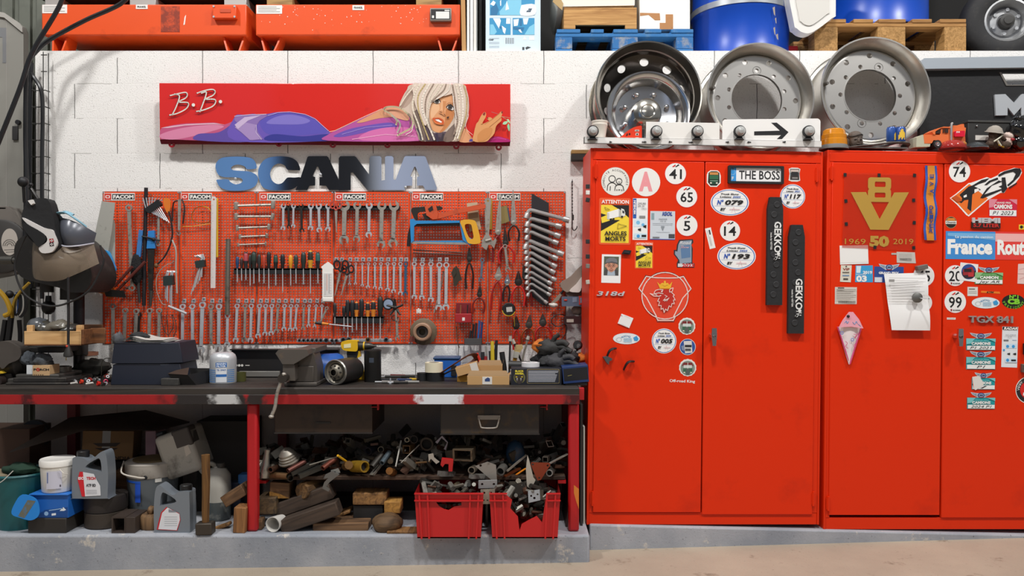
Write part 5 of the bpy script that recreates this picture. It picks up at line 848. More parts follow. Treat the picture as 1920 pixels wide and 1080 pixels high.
t=T('arrow_plate','white rounded plate with a black arrow pointing right','plate',1446,246,Plane(CAB.pt(1316,262,-.012),CABR));p=t.L(1354,262);q=t.L(1538,222.5);b=mb('f0eeeb',.5);b.pl([(p.x,p.z-.006),(q.x,p.z-.02)]+[(q.x-.018+.018*cos(a),q.z-.018+.018*sin(a)) for a in [0,.4,.8,1.2,1.57]]+[(p.x+.014-.014*cos(a),q.z-.032+.018*sin(a)) for a in [1.57,1.2,.8,.4,0]],-.003,0);t.p('plate',b,.001)
b=MB(BLK);b.pl(t.xz([(1413.6,246.6),(1461.8,245.2),(1445.6,230.4),(1456,230.2),(1478,248),(1465.6,261),(1456,261),(1464,253.6),(1413.6,254)]),-.0036,-.003);t.p('arrow',b,0,sm=0)
# small things behind and beside the rail
t=T('paper_cup','stack of nested white paper cups beside the leftmost marker lamp','cup',1124,262,Plane(CAB.pt(1316,262,.03),CABR));b=mb('e6dfd4',.7);R=.04;b.la([(R*.72,0),(R,.075),(R*1.04,.078),(R*1.04,.083),(R*.98,.084),(R*1.02,.092),(R*1.06,.094),(R*1.06,.1),(R*.96,.1),(R*.9,.07)],(0,.0,-.004),(0,0,1),24,None,False);t.p('cup',b,ang=25)
PLT=Plane(CAB.pt(1316,262,.02),CABR)
t=T('toy_truck','small red model truck cab on the rail, by the leftmost rim','toy truck',1178,262,PLT);q=lambda *p:t.xz([(1080+a/7.68,220+c/7.68) for a,c in p]);b=mb('dc3a1e',.35)
b.pl(q((545,330),(548,308),(580,298),(650,285),(690,240),(740,200),(820,155),(880,138),(925,130),(938,140),(938,330)),-.02,.02);t.p('body',b,.002)
b=mb('26211f',.3);b.pl(q((708,280),(722,245),(736,238),(734,275)),-.021,-.02);b.pl(q((748,266),(750,238),(772,238),(772,266)),-.021,-.02);t.p('window',b)
for a in ((835,213,897,190),(845,272,890,236),(840,328,890,300)): b=mb('d8d3cd',.5);b.pl(q((a[0],a[1]),(a[0]+6,a[3]),(a[2],a[3]),(a[2],a[1])),-.0212,-.02);x=a;b.pl(q((x[0]+10,x[1]-6),(x[0]+14,x[3]+8),(x[2]-9,x[3]+8),(x[2]-9,x[1]-6)),-.0216,None,mat('2a2523',.3) if x[1]<320 else None);t.p('sleeper_window',b)
b=mb('2b2c2e',.5);b.pl(q((940,330),(940,180),(980,180),(978,300),(965,330)),-.012,.012);t.p('exhaust_stack',b)
# right cupboard
PT=Plane(CAB.pt(1560,281,.03),CABR);PT.o.z+=.0
t=T('warning_beacon','amber warning beacon with a dusty grey base','beacon',1568,279,PT);k=S(1,t.a.y);b=mb('d98a16',.2,0,None,None,.92,.5);b.la([(r*k,z*k) for r,z in ((24,8),(23.5,18),(22.5,19),(22.5,27),(21,28),(19.5,36),(17,38),(0,38.5))],(0,.03,0),(0,0,1),28);t.p('lens',b,ang=25);b=mb('6a6a68',.7);b.la([(27*k,0),(26*k,5*k),(24*k,8*k),(0,8*k)],(0,.03,0),(0,0,1),28);t.p('base',b);b=mf('c98d23');b.box(4*k,22*k,-.045,-.042,4*k,9*k);
t=T('carved_head','small dark carved stone head with closed eyes','figurine',1605,279,PT);k=S(1,t.a.y);ST=mat('5c5048',.7,0,('3a322c',.35,30),(.3,60));b=MB(ST);yo=.02
b.lump((2*k,yo,17*k),(12*k,11*k,17*k),1,.03,2,28,20);b.ball((2*k,yo+.004,24*k),(13.5*k,12.5*k,11*k),24,12);b.ball((3*k,yo-10.5*k,15*k),(2.4*k,3.2*k,5*k));b.ball((3*k,yo-10*k,9*k),(4*k,2.6*k,1.4*k));b.ball((3*k,yo-8.5*k,4*k),(5*k,3*k,3*k));b.cyl((2*k,yo,-.0),(2*k,yo,6*k),9*k,8*k,16);o=t.p('head',b,ang=60)
for sx in (-1,1): b=mb('2b2521',.7);b.ball((3*k+sx*5*k,yo-10*k,17*k),(3*k,1.6*k,1.0*k));t.p('eye',b);b=MB(ST);b.ball((2*k+sx*13*k,yo+2*k,13*k),(2.4*k,3*k,8*k));t.p('ear',b)
b=mb('2e2723',.8);b.tu([(2*k+12.5*k*cos(a),yo-11*k*sin(a) if True else 0,25*k+2*k*sin(a*2)) for a in [pi*i/8 for i in range(9)]],1.1*k,6);b.ball((3*k,yo-11.6*k,22*k),.9*k,8,6);t.p('hair_line',b)
t=T('dusty_dish','flat dusty dark dish in front of the rightmost rim','dish',1640,279,PT);k=S(1,t.a.y);b=mb('4a4744',.75,0,('77726b',.4,20));b.tu([(-52*k,-.01,1.5*k),(-30*k,-.012,4*k),(0,-.012,7*k),(30*k,-.012,11*k),(60*k,-.01,11*k),(60*k,.03,5*k)],[2.5*k,6*k],8,flat=.5);b.box(-54*k,60*k,-.015,.05,0,3*k);t.p('dish',b,.002)
for i,(x,lb) in enumerate(((1671,'blue drink can, the left of two on the dish'),(1688.5,'blue drink can with a yellow patch, the right of two on the dish'))):
 t=T('drink_can',lb,'can',x,266,Plane(CAB.pt(1560,281,.045-.02*i),CABR),'blue drink cans');k=S(1,t.a.y);b=mb('2a4f96',.3,.2);b.la([(8.*k,-.0),(8.8*k,1.5*k),(8.8*k,24*k),(7.4*k,27*k)],(0,0,0),(0,0,1),24);t.p('body',b,ang=30);b=MB(CHR);b.la([(7.4*k,27*k),(7.6*k,28*k),(6.8*k,28*k),(6.6*k,27*k),(0,27*k)],(0,0,0),(0,0,1),24,None,False);t.p('lid',b)
 b=mf('e2b93c')
 for j in range(7):
  a=-1.9+j*.12 if i==0 else -2.5+j*.2;h0,h1=(2,7+j*1.6) if i==0 else (3+(j%3)*2,(12,17,21,23,22,18,16)[j]);r=8.95*k
  if i==0 and j<4: continue
  b.add([(r*cos(a),r*sin(a),h0*k),(r*cos(a+.21),r*sin(a+.21),h0*k),(r*cos(a+.21),r*sin(a+.21),h1*k),(r*cos(a),r*sin(a),h1*k)],[(0,1,2,3)])
 t.p('print',b)
t=T('toy_truck','orange model truck cab with chrome exhaust and red lamp','toy truck',1757,279,PT);q=lambda *p:t.xz([(1700+a/8.727,170+c/8.727) for a,c in p]);OR=mat('e2713a',.45,0,('a8492a',.2,60))
b=MB(OR);b.pl(q((215,740),(330,740),(480,745),(500,622),(640,618),(640,840),(560,920),(500,900),(470,830),(380,830),(350,880),(230,885)),-.035,.035);b.pl(q((345,690),(440,640),(540,612),(640,618),(640,632),(500,632),(400,690),(400,740),(370,740)),-.04,.04);t.p('cab',b,.002)
b=MB(OR);b.pl(q((640,900),(685,590),(760,590),(830,568),(872,568),(880,622),(905,630),(890,760),(900,900)),-.035,.035);t.p('sleeper_cab',b,.002)
b=mb('3a2d28',.25);b.pl(q((405,722),(415,690),(480,650),(495,652),(490,722)),-.036,-.035);b.pl(q((525,712),(528,648),(540,648),(538,712)),-.0405,-.035);b.pl(q((555,712),(555,648),(608,648),(608,712)),-.0405,-.035);t.p('window',b)
b=mb('b9b7a0',.6);b.pl(q((100,940),(105,780),(200,740),(225,745),(235,885),(330,890),(320,935)),-.034,.034);t.p('bumper',b,.001)
b=mb('cfccca',.3,.8);b.tu([V((q((655,830))[0][0],-.04,q((655,830))[0][1])),V((q((658,600))[0][0],-.04,q((658,600))[0][1])),V((q((678,552))[0][0],-.04,q((678,552))[0][1]))],2.2*S(1,-.4),8,k=4);t.p('exhaust_stack',b)
for cx in (435,): 
 (u,)=q((cx,895));b=MB(RUB);b.cyl((u[0],-.042,u[1]),(u[0],.036,u[1]),7.5*S(1,-.4),n=20);w=t.p('wheel',b);b=MB(CHR);b.la([(4.6*S(1,-.4),0),(4*S(1,-.4),.003),(2*S(1,-.4),.001),(0,.003)],(u[0],-.042,u[1]),(0,-1,0),18);t.p('hub',b,0,w)
b=mb('d91b3a',.3);b.pl(q((700,780),(700,690),(860,685),(860,780)),-.05,-.036);t.p('red_lamp',b,.003);b=mf('efe9e2')
for x in (722,742,762): b.pl(q((x,722),(x,695),(x+12,693),(x+12,720)),-.0505)
t.p('print',b,0,sm=0)
t=T('glass_dish','red translucent glass lamp lens lying in front of the orange model truck','lens',1785,280,Plane(CAB.pt(1560,281,.0),CABR));k=S(1,t.a.y);b=mb('b0302e',.1,0,None,None,.72,.5);b.la([(24*k,0),(25*k,3*k),(20*k,12*k),(12*k,16*k),(0,17*k)],(0,.0,0),(0,0,1),28);t.p('red_lens',b,ang=60);b=mb('c07a30',.2,0,None,None,.85,.5);b.ball((12*k,-.03,8*k),(9*k,.02,6*k),20,10);t.p('amber_end',b)
m=mb('2c2b2a',.55);m.box(-.14,.16,0,.12,0,.15);t=T('equipment_box','black plastic equipment box against the dark grille panel','box',1848,280,Plane(CAB.pt(1560,281,.075),CABR));k=S(1,t.a.y);b=mb('2d2c2b',.6);b.box(-34*k,80*k,0,.10,0,52*k);t.p('body',b,.004);b=mb('3a3937',.6);b.box(-35*k,80*k,-.004,.10,50*k,54*k);t.p('lid',b,.002);b=mf('d6d2ca');b.box(-20*k,6*k,-.002,0,17*k,26*k);t.p('label_sheet',b);b=MB(CHR);b.ball((-18*k,-.004,43*k),.006,10,8);t.p('latch_pin',b)
t=T('round_dish','round dark metal dish lying at the cupboard edge by the teddy bear','dish',1829,280,Plane(CAB.pt(1560,281,.0),CABR));k=S(1,t.a.y);b=mb('4f5253',.3,.6);b.la([(22*k,2*k),(22*k,4*k),(14*k,11*k),(5*k,13*k),(0,13*k)],(0,.0,0),(0,0,1),32);t.p('dish',b,ang=30);b=mb('9aa0a0',.25,.9);b.ring(20*k,22.5*k,(0,.0,1*k),(0,0,1),2*k,32);t.p('rim',b)
# teddy bear in a cap
t=T('teddy_bear','small brown teddy bear in a grey cap and white scarf','soft toy',1866,280,Plane(CAB.pt(1560,281,.02),CABR));k=S(1,t.a.y);FUR=mat('4a3a30',.95,0,('6a5648',.4,60),(.6,120));b=MB(FUR)
b.lump((-2*k,0,14*k),(12*k,11*k,13*k),3,.1,3);b.lump((-2*k,-.005,27*k),(11*k,10*k,9*k),4,.08,3);b.lump((-16*k,-.02,8*k),(6*k,9*k,6*k),5,.1,3);b.lump((15*k,-.02,7*k),(9*k,9*k,7*k),6,.1,3);b.lump((10*k,-.012,20*k),(9*k,5*k,4*k),7,.1,3,rot=rotm(0,25,0));t.p('body',b,ang=70)
b=mb('9c948a',.9);b.la([(15*k,0),(14*k,3*k),(11*k,9*k),(5*k,13*k),(0,14*k)],(-2*k,0,31*k),(.1,-.2,1),24);b.la([(17*k,0),(16*k,1.5*k)],(-3*k,-.006,30.5*k),(.1,-.25,1),24);t.p('cap',b);b=mb('d8d6c4',.9);b.tu([(-10*k,-.03,12*k),(-2*k,-.036,18*k),(7*k,-.03,25*k)],3*k,8,flat=.5);b.tu([(-4*k,-.035,14*k),(2*k,-.036,4*k)],3*k,8,flat=.5);t.p('scarf',b);b=mf('c9b534');b.tu([(-2*k,-.038,6*k),(8*k,-.036,1.6*k)],2*k,6,flat=.4);t.p('ribbon',b)
for sx in (-1,1): b=MB(BLK);b.ball((-2*k+sx*4*k,-.028,29*k),1.2*k,8,6);t.p('eye',b)
b=MB(BLK);b.ball((-2*k,-.031,25*k),(2*k,1.4*k,1.4*k),8,6);t.p('nose',b)
t=T('soft_toy','pale pink plush toy leaning between the teddy bear and the black figure','soft toy',1893,278,Plane(CAB.pt(1560,281,.045),CABR));k=S(1,t.a.y);b=mb('cfb9ae',.9,0,None,(.4,90));b.lump((-2*k,0,22*k),(10*k,8*k,7*k),9,.15,3,rot=rotm(0,30,0));b.lump((-6*k,0,10*k),(9*k,9*k,11*k),10,.12,3);t.p('body',b,ang=70);b=mf('a3212c');b.ball((0,-.024,15*k),(4*k,3*k,2.4*k));t.p('bow',b)
t=T('black_figure','glossy black moulded figure at the right end of the cupboard top','figurine',1915,280,Plane(CAB.pt(1560,281,.05),CABR));k=S(1,t.a.y);b=mb('101012',.06,0,None,None,1,.8);b.lump((0,0,36*k),(26*k,20*k,22*k),12,.16,2.6,28,18);b.lump((-2*k,0,14*k),(18*k,17*k,17*k),13,.2,3,24,16);b.lump((2*k,0,56*k),(17*k,14*k,8*k),14,.2,3);b.cyl((-6*k,0,60*k),(-5*k,0,71*k),5*k,2.5*k,12);t.p('figure',b,ang=70)
# dark grille panel with metal letter, silver bar
t=T('grille_panel','black truck grille panel with a brushed metal letter leaning on the wall','panel',1840,220,Plane((0,-.10,0)));k=S(1,t.a.y);X=lambda x:t.L(x,0).x;Z=lambda y:t.L(0,y).z
b=mb('1d1d1f',.5,0,None,(.1,40));b.pl([[(X(1725),Z(281)),(X(2010),Z(281)),(X(2010),Z(128)),(X(1725),Z(133))],[(X(1889),Z(159)),(X(2000),Z(159)),(X(2000),Z(136)),(X(1877),Z(136))]],0,.03);t.p('panel',b,.002)
b=mb('8f8a84',.4,.7);b.pl([(X(1877),Z(136)),(X(1889),Z(159)),(X(2000),Z(159)),(X(2000),Z(161)),(X(1886),Z(161)),(X(1873),Z(136))],-.004,.01);t.p('slot_trim',b)
b=mb('c9ced3',.35,.4);b.pl(t.xz([(1862.9,178.2),(1882.6,177.3),(1899.2,194),(1914,177),(1940,177),(1940,217),(1912.5,217),(1912.5,202),(1898.8,217),(1887,202),(1886.5,217),(1865,217.5)]),-.012,0);t.p('letter',b,.001)
b=mb('b9c2cb',.35,.4);b.pl([(X(1722),Z(132)),(X(2010),Z(128)),(X(2010),Z(106)),(X(1727),Z(112)),(X(1722),Z(120))],-.03,.02);t.p('trim_bar',b,.008)
# ================================================================ ORANGE PEGBOARDS
PEG=mat('e64a17',.45,0,('c23a14',.18,4.));PY=-.0045
PX=[192,336.5,481,625.5,770,914.5,1061]
for i in range(6):
 x0,x1=PX[i]+.6,PX[i+1]-.6;lb=['leftmost orange pegboard panel, behind the hand saws','second orange pegboard panel from the left, behind the white steel rule','third orange pegboard panel from the left, behind the thermometer end of the driver rack','fourth orange pegboard panel from the left, behind the big open spanners','fifth orange pegboard panel from the left, behind the hacksaw','rightmost orange pegboard panel, behind the angled socket spanners'][i]
 t=T('pegboard',lb,'pegboard',(x0+x1)/2,502,PY,'orange pegboards');A=t.L(x0,645);B=t.L(x1,359);w=B.x-A.x;h=B.z-A.z
 nx=26;nz=52;mxg=.010;cw=(w-2*mxg)/nx;ch=(h-2*mxg)/nz;a=.235
 vs=[];fs=[]
 def q4(xa,xb,za,zb):
  n=len(vs);vs.extend([(xa,0,za),(xb,0,za),(xb,0,zb),(xa,0,zb)]);fs.append((n,n+1,n+2,n+3))
 q4(A.x,B.x,A.z,A.z+mxg);q4(A.x,B.x,B.z-mxg,B.z);q4(A.x,A.x+mxg,A.z+mxg,B.z-mxg);q4(B.x-mxg,B.x,A.z+mxg,B.z-mxg)
 for u in range(nx):
  X0=A.x+mxg+u*cw
  for v in range(nz):
   Z0=A.z+mxg+v*ch;n=len(vs);vs+=[(X0,0,Z0),(X0+cw,0,Z0),(X0+cw,0,Z0+ch),(X0,0,Z0+ch),(X0+a*cw,0,Z0+a*ch),(X0+cw-a*cw,0,Z0+a*ch),(X0+cw-a*cw,0,Z0+ch-a*ch),(X0+a*cw,0,Z0+ch-a*ch)]
   fs+=[(n,n+1,n+5,n+4),(n+1,n+2,n+6,n+5),(n+2,n+3,n+7,n+6),(n+3,n,n+4,n+7)]
 b=MB(PEG);b.add(vs,fs);b.box(A.x,A.x+.002,0,.003,A.z,B.z);b.box(B.x-.002,B.x,0,.003,A.z,B.z);b.box(A.x,B.x,0,.003,B.z-.002,B.z);b.box(A.x,B.x,0,.003,A.z,A.z+.002);t.p('perforated_sheet',b,0,sm=0)
 lx=PX[i]+(3 if i not in (2,) else 6);p=t.L(lx,376);q=t.L(lx+58,362);W_=q.x-p.x;H_=q.z-p.z
 b=mf('e9e6e0');b.box(p.x,q.x,-.0015,-.0002,p.z,q.z);b.pl([(p.x+.003,p.z+.003),(p.x+W_*.24,p.z+.003),(p.x+W_*.24,q.z-.003),(p.x+.003,q.z-.003)],-.0018,None,fm('d4382c'));b.pl([rrect(p.x+W_*.05,p.z+H_*.3,p.x+W_*.20,q.z-H_*.3,.006),rrect(p.x+W_*.08,p.z+H_*.38,p.x+W_*.17,q.z-H_*.38,.003)],-.0021,None,fm('f3e9e4'));b.pl([(p.x+W_*.27,p.z+H_*.14),(q.x-W_*.015,p.z+H_*.14),(q.x-W_*.015,q.z-H_*.14),(p.x+W_*.27,q.z-H_*.14)],-.0018,None,fm('26282a'))
 l_=t.p('name_plate',b,0,sm=0,label='white, red and black name plate');b=MB();b.text('FACOM',p.x+W_*.63,(p.z+q.z)/2,H_*.46,-.0023,fm('f2efe9'),W_*.66,0,.05);t.p('lettering',b,0,l_,sm=0)
 for sx,sz in ((.006,.006),(w-.006,.006),(.006,h-.006),(w-.006,h-.006)): b=MB(STEEL);b.la([(.005,0),(.004,.002),(0,.0025)],(A.x+sx,0,A.z+sz),(0,-1,0),10);t.p('screw',b)
# ---------------------------------------------------------------- tool makers (all hang on the boards at their real size)
TW=-.036
def hookpart(t,x,y):
 p=t.L(x,y);b=MB(STEEL);b.box(p.x-.011,p.x+.011,.017,.022,p.z-.013,p.z+.010);h=t.p('peg_hook',b,.001);b=mb('4b4d52',.5);b.box(p.x-.004,p.x+.004,.0155,.017,p.z-.004,p.z+.004);t.p('slot',b,0,h);b=MB(STEEL);b.tu([p+V((0,.018,-.008)),p+V((0,-.012,-.010)),p+V((0,-.015,-.002))],.0022,6,k=3);t.p('prong',b,0,h)
def jaw(cx,cz,r,ang,gap):
 """open spanner jaw outline, opening towards ang"""
 P=[];g=math.asin(gap/r*.5)
 for i in range(15): a=ang+g+(2*pi-2*g)*i/14;P.append((cx+r*cos(a),cz+r*sin(a)))
 d=(cos(ang),sin(ang));n=(-d[1],d[0]);e=-.15*r
 P+=[(cx+d[0]*e-n[0]*gap*.5,cz+d[1]*e-n[1]*gap*.5),(cx+d[0]*e*2.2,cz+d[1]*e*2.2),(cx+d[0]*e+n[0]*gap*.5,cz+d[1]*e+n[1]*gap*.5)]
 return P
def spanner(label,x0,y0,x1,y1,w,group=None,kind='combi',m=None,hook=0,Y=TW,tilt=18,name='combination_spanner'):
 """ring end at pixel x0,y0 and open end centre at x1,y1;w shaft width in px"""
 t=T(name,label,'spanner',x0,y0,Y,group);m=m or SATIN;k=S(1,Y);p=t.L(x1,y1);L=math.hypot(p.x,p.z);ux,uz=p.x/L,p.z/L;nx,nz=-uz,ux;h=w*k/2;b=MB(m)
 r=w*k*.86
 if kind in('combi','ring'): b.pl([circ(0,0,r,20),circ(0,0,r*.56,12)],-.006,.006)
 else: b.pl(jaw(0,0,r*1.25,math.atan2(-uz,-ux)+R_(tilt),r*1.15),-.004,.004)
 s0=r*.8;e=r*.95 if kind!='ring' else r*.8
 b.pl([(ux*s0+nx*h*.9,uz*s0+nz*h*.9),(ux*s0-nx*h*.9,uz*s0-nz*h*.9),(ux*(L-e)-nx*h*.8,uz*(L-e)-nz*h*.8),(ux*(L-e)+nx*h*.8,uz*(L-e)+nz*h*.8)][::-1],-.0045,.003)
 b.pl([(ux*L*.25+nx*h*.45,uz*L*.25+nz*h*.45),(ux*L*.25-nx*h*.45,uz*L*.25-nz*h*.45),(ux*L*.72-nx*h*.4,uz*L*.72-nz*h*.4),(ux*L*.72+nx*h*.4,uz*L*.72+nz*h*.4)][::-1],-.0055,-.0045)
 if kind!='ring': b.pl(jaw(p.x,p.z,r*1.15,math.atan2(uz,ux)+R_(tilt),r*1.05),-.0045,.0045)
 else: b.pl([circ(p.x,p.z,r*.95,20),circ(p.x,p.z,r*.55,12)],-.006,.006)
 t.p('spanner',b,.0012,ang=40)
 if hook: hookpart(t,x0,y0-hook)
 return t
def driver(label,x,y0,yh,y1,hw,col,col2=None,group=None,Y=TW-.012,rot=0,shaft=None,name='screwdriver'):
 """handle from y0 to yh, blade down to y1, half width hw"""
 t=T(name,label,'screwdriver',x,yh,Y,group);k=S(1,Y);H=(yh-y0)*k;r=hw*k;b=mb(col,.45)
 b.la([(r*.55,0),(r*.7,H*.05),(r*.72,H*.22),(r,H*.38),(r*1.02,H*.6),(r*.95,H*.8),(r*.8,H*.92),(r*.4,H),(0,H)],(0,0,0),(0,0,1),14);t.p('handle',b,ang=45)
 if col2: b=mb(col2,.45);b.la([(r*.76,H*.02),(r*.78,H*.22),(r*1.04,H*.40),(r*1.04,H*.46)],(0,0,0),(0,0,1),14,None,False);b.la([(r*.82,H*.93),(r*.45,H*1.005),(0,H*1.006)],(0,0,0),(0,0,1),14);t.p('grip_band',b)
 b=MB(shaft or SATIN);b.cyl((0,0,0),(0,0,-(y1-yh)*k),max(1.15*k,r*.22),n=8);b.pl([(-r*.3,-(y1-yh)*k-.004),(r*.3,-(y1-yh)*k-.004),(r*.22,-(y1-yh)*k+.006),(-r*.22,-(y1-yh)*k+.006)],-.001,.001);t.p('blade',b)
 if rot: t.o.rotation_euler=(0,R_(rot),0)
 return t
def pliers(label,x,y,L,jl,spread,col,rot=0,group=None,m=None,jw=4.5,Y=TW-.005,name='pliers'):
 """pivot at x,y;handles L px long pointing down and spread px apart, jaws jl px up"""
 t=T(name,label,'pliers',x,y,Y,group);k=S(1,Y);m=m or IRON;b=MB(m)
 b.la([(jw*k*1.0,-.004),(jw*k*1.0,.006),(jw*k*.5,.008),(0,.008)],(0,0,0),(0,-1,0),14)
 for s in (-1,1): b.pl([(0,-jw*k),(s*jw*k*1.15,0),(s*jw*k*.9,jl*k*.35),(s*.9*k,jl*k),(s*.15*k,jl*k),(s*.12*k,jl*k*.3)][::s],-.004,.004)
 t.p('jaws',b,.001)
 for s in (-1,1):
  b=mb(col,.4);b.tu([(-s*jw*k*.4,0,-jw*k*.8),(s*spread*.25*k,0,-L*k*.22),(s*spread*.5*k,0,-L*k*.55),(s*spread*.42*k,0,-L*k)],[2.0*k,2.5*k],8,flat=.8);t.p('handle',b)
 if rot: t.o.rotation_euler=(0,R_(rot),0)
 return t
# ---- panel 1 (leftmost)
def hsaw(label,pts,hd,col,Y):
 t=T('hand_saw',label,'saw',*pts[0],Y,'hand saws left of the pegboards');b=mb('b5b3aa',.5,.3,('8d877c',.3,30));b.pl(t.xz(pts),-.0012,.0012);t.p('blade',b);b=mb(col,.45);P=[(v.x,v.y) for v in crom([(*q,0) for q in t.xz(hd[0])],4,True)];Q=[(v.x,v.y) for v in crom([(*q,0) for q in t.xz(hd[1])],4,True)];b.pl([P,Q],-.012,.012);t.p('handle',b,.003)
hsaw('hand saw with a grey steel blade and blue handle, left of the pegboards',[(191,377),(216,380),(210,432),(198,500),(172,500),(178,440)],([(180,478),(195,470),(204,472),(212,490),(217,506),(210,512),(200,500),(196,506),(186,494)],[(190,482),(198,478),(203,486),(206,496),(199,492),(193,490)]),'2a8fce',-.075)
hsaw('hand saw with an orange handle, hung behind the blue handled one',[(208,400),(216,420),(216,520),(206,555),(186,530)],([(196,520),(203,518),(214,538),(213,556),(206,560),(198,552),(176,546),(176,540),(194,545),(203,545)],[(200,526),(204,526),(208,538),(206,544),(203,538)]),'d8742a',-.055)
spanner('long offset ring spanner hung at the upper left of the first pegboard',242,390,248,540,7.5,None,'ring',OLDST,0,TW,18,'ring_spanner')
def bar(name,label,cat,pts,r,m,Y=TW,group=None,n=8,k=4,tip=None):
 t=T(name,label,cat,*pts[0],Y,group);b=MB(m);b.tu([t.L(*p) for p in pts],[S(r,Y),S(tip if tip else r,Y)],n,k=k);t.p('shaft',b);return t
t=T('file',"flat file with a light blue handle, left of the long black bar",'file',263,432,TW);b=mb('3d78b8',.5);b.pl(t.xz([(261,431),(269,432),(264,482),(256,480)]),-.006,.006);t.p('handle',b,.002)
t=T('hand_brush','black bristled hand brush on the first pegboard','brush',256,505,TW);b=mb('19181a',.9,0,None,(.8,120));b.lump((0,0,0),(S(11),.02,S(30)),3,.12,3,20,16);t.p('bristles',b,ang=80);b=mb('2a2725',.7);b.cyl((S(3),0,-S(25)),(S(6),0,-S(62)),.009,.007,10);t.p('handle',b)
bar('pry_bar','long straight black pry bar on the first pegboard','bar',[(274,352),(273,400),(271,490),(270,573)],3.6,mat('26252a',.5,.4,('4a4038',.3,30)))
t=T('rasp','rasp with a bright blue handle, right of the long black bar','file',284,436,TW);b=mb('2f80c8',.45);b.pl(t.xz([(279,433),(290,432),(292,466),(276,466)]),-.009,.009);t.p('handle',b,.003);b=MB(IRON);b.pl(t.xz([(277,466),(290,466),(286,545),(279,545)]),-.005,.005);t.p('blade',b);b=mb('3a3530',.6);b.tu([t.L(284,545),t.L(282,574)],[S(4),S(2.4)],8,k=0);t.p('tip',b)
t=T('slide_clamp','dark small sliding clamp over the blue rasp handle','clamp',283,448,TW-.015);b=MB(BLK);b.tu([t.L(266,443),t.L(280,446),t.L(300,451)],.005,8);b.ball(t.L(288,449),.011,10,8);t.p('clamp',b)
# hex key fan in a black holder
t=T('hex_key_set','fan of steel hex keys in a black holder, top of the first pegboard','hex keys',289,388,TW-.01);b=MB(BLK);b.pl(t.xz([(272,392),(298,374),(304,384),(280,401)]),-.012,.012);t.p('holder',b,.002)
for i in range(7):
 o=(i-3)*3.4;b=MB(SATIN);b.tu([t.L(268+i*6.,368-i*-.5+abs(i-3)),t.L(284+o,386-o*.6),t.L(290+i*4.5,402+i*2.6)],.0032,6,k=0);t.p('key',b)
spanner('short ring spanner hanging below the hex key fan',298,402,297,458,4.5,None,'ring',OLDST,0,TW,18,'ring_spanner')
t=T('orange_strap','orange eyed strap with a long black cord, top of the first pegboard','strap',313,380,TW-.008);b=mb('d9741e',.6);b.pl([(v.x,v.y) for v in crom([(*q,0) for q in t.xz([(307,374),(313,371),(319,376),(320,388),(317,398),(313,398),(308,386)])],3,True)],-.004,.004);t.p('loop',b,.001);b=MB(BLK);b.tu([t.L(316,396),t.L(321,415),t.L(323,440),t.L(318,462),t.L(308,482),t.L(294,497)],.0048,6);t.p('cord',b);b=mb('6b4a2a',.6);b.ball(t.L(293,498),(.012,.012,.014),10,8);t.p('plug',b)
t=T('feeler_pliers','dark pliers with a steel ring, hung beside the second name plate','pliers',338,374,TW);b=mb('1e1e20',.5);b.tu([t.L(341,373),t.L(346,390),t.L(343,420)],.006,8,flat=.6);b.tu([t.L(334,376),t.L(325,382),t.L(323,415)],.006,8,flat=.6);t.p('grip',b);b=MB(OLDST);b.pl(t.xz([(334,374),(340,374),(338,432),(334,432)]),-.005,.003);b.ring(.006,.011,t.L(336,438,-.005),(0,1,0),.008,14);t.p('blade',b)
bar('grey_hose_lance','thin pale bent pipe hanging at the seam of the first two pegboards','pipe',[(323,450),(330,470),(330,500),(332,550)],1.7,mat('b9b6ae',.4,.4),TW-.02)
t=T('bolt_cutter','red armed bolt cutter laid slantwise on the first pegboard','bolt cutter',245,530,TW-.035);RDK=mat('5e2620',.45,0,('2c201e',.4,25))
for a,c in (((216,549),(272,491)),((214,538),(248,500))): b=MB(RDK);b.tu([t.L(*a),t.L(*c)],[.008,.0095],8,k=0);t.p('arm',b)
b=MB(IRON);b.pl(t.xz([(196,542),(232,545),(235,558),(200,556)]),-.008,.008);b.ball(t.L(237,529,-.01),.008,8,6);b.ball(t.L(240,540,-.01),.007,8,6);t.p('jaws',b,.002)
# torx keys in clip, T bar
t=T('torx_key_set','bunch of long steel keys in a dark clip hung on the first pegboard','hex keys',317,520,TW-.02);b=mb('24302f',.5);b.pl(t.xz([(308,518),(325,516),(326,534),(308,536)]),-.016,.016);t.p('holder',b,.003)
for i in range(6): x=311+i*2.6;b=MB(SATIN);b.tu([t.L(x+2,508+(i%2)*2,-.004*(i%3)),t.L(x,518,-.006*(i%3)),t.L(x-.5,560+i*3.,-.006*(i%3))],.0030,6,k=0);b.tu([t.L(x+2,508),t.L(x+8,511)],.003,6,k=0);t.p('key',b)
t=T('tee_handle','silver T handle lying across the cord coil on the first pegboard','handle',333,580,TW-.03);b=MB(SATIN);b.tu([t.L(316,574),t.L(350,588)],.0072,10,k=0);t.p('bar',b)
for i,(lb,P) in enumerate((('grey wire loop hanging over the key bunch on the first pegboard',[(327,490),(305,502),(294,520),(294,545),(303,568),(312,572)]),('dark cable coil tangled under the silver T handle',[(302,585),(305,610),(315,628),(325,610),(322,590),(328,600),(330,620),(318,640),(314,610),(312,590)]))):
 t=T('wire_coil',lb,'wire',*P[0],TW-.012);b=mb('9a968e' if i==0 else '3b3631',.5);b.tu([t.L(*p) for p in P],.0022,6);t.p('wire',b)
GR='ring spanners low on the first pegboard'
for i,(x,y,x1,y1) in enumerate(((212,575,212,655),(235,583,233,650),(256,584,253,650),(281,583,279,642),(299,583,298,645))):
 spanner(ORD[i]+' offset ring spanner from the left in the low row on the first pegboard',x,y,x1,y1,6.4,GR,'ring',OLDST,0,TW-.004*(i%2),18,'ring_spanner')
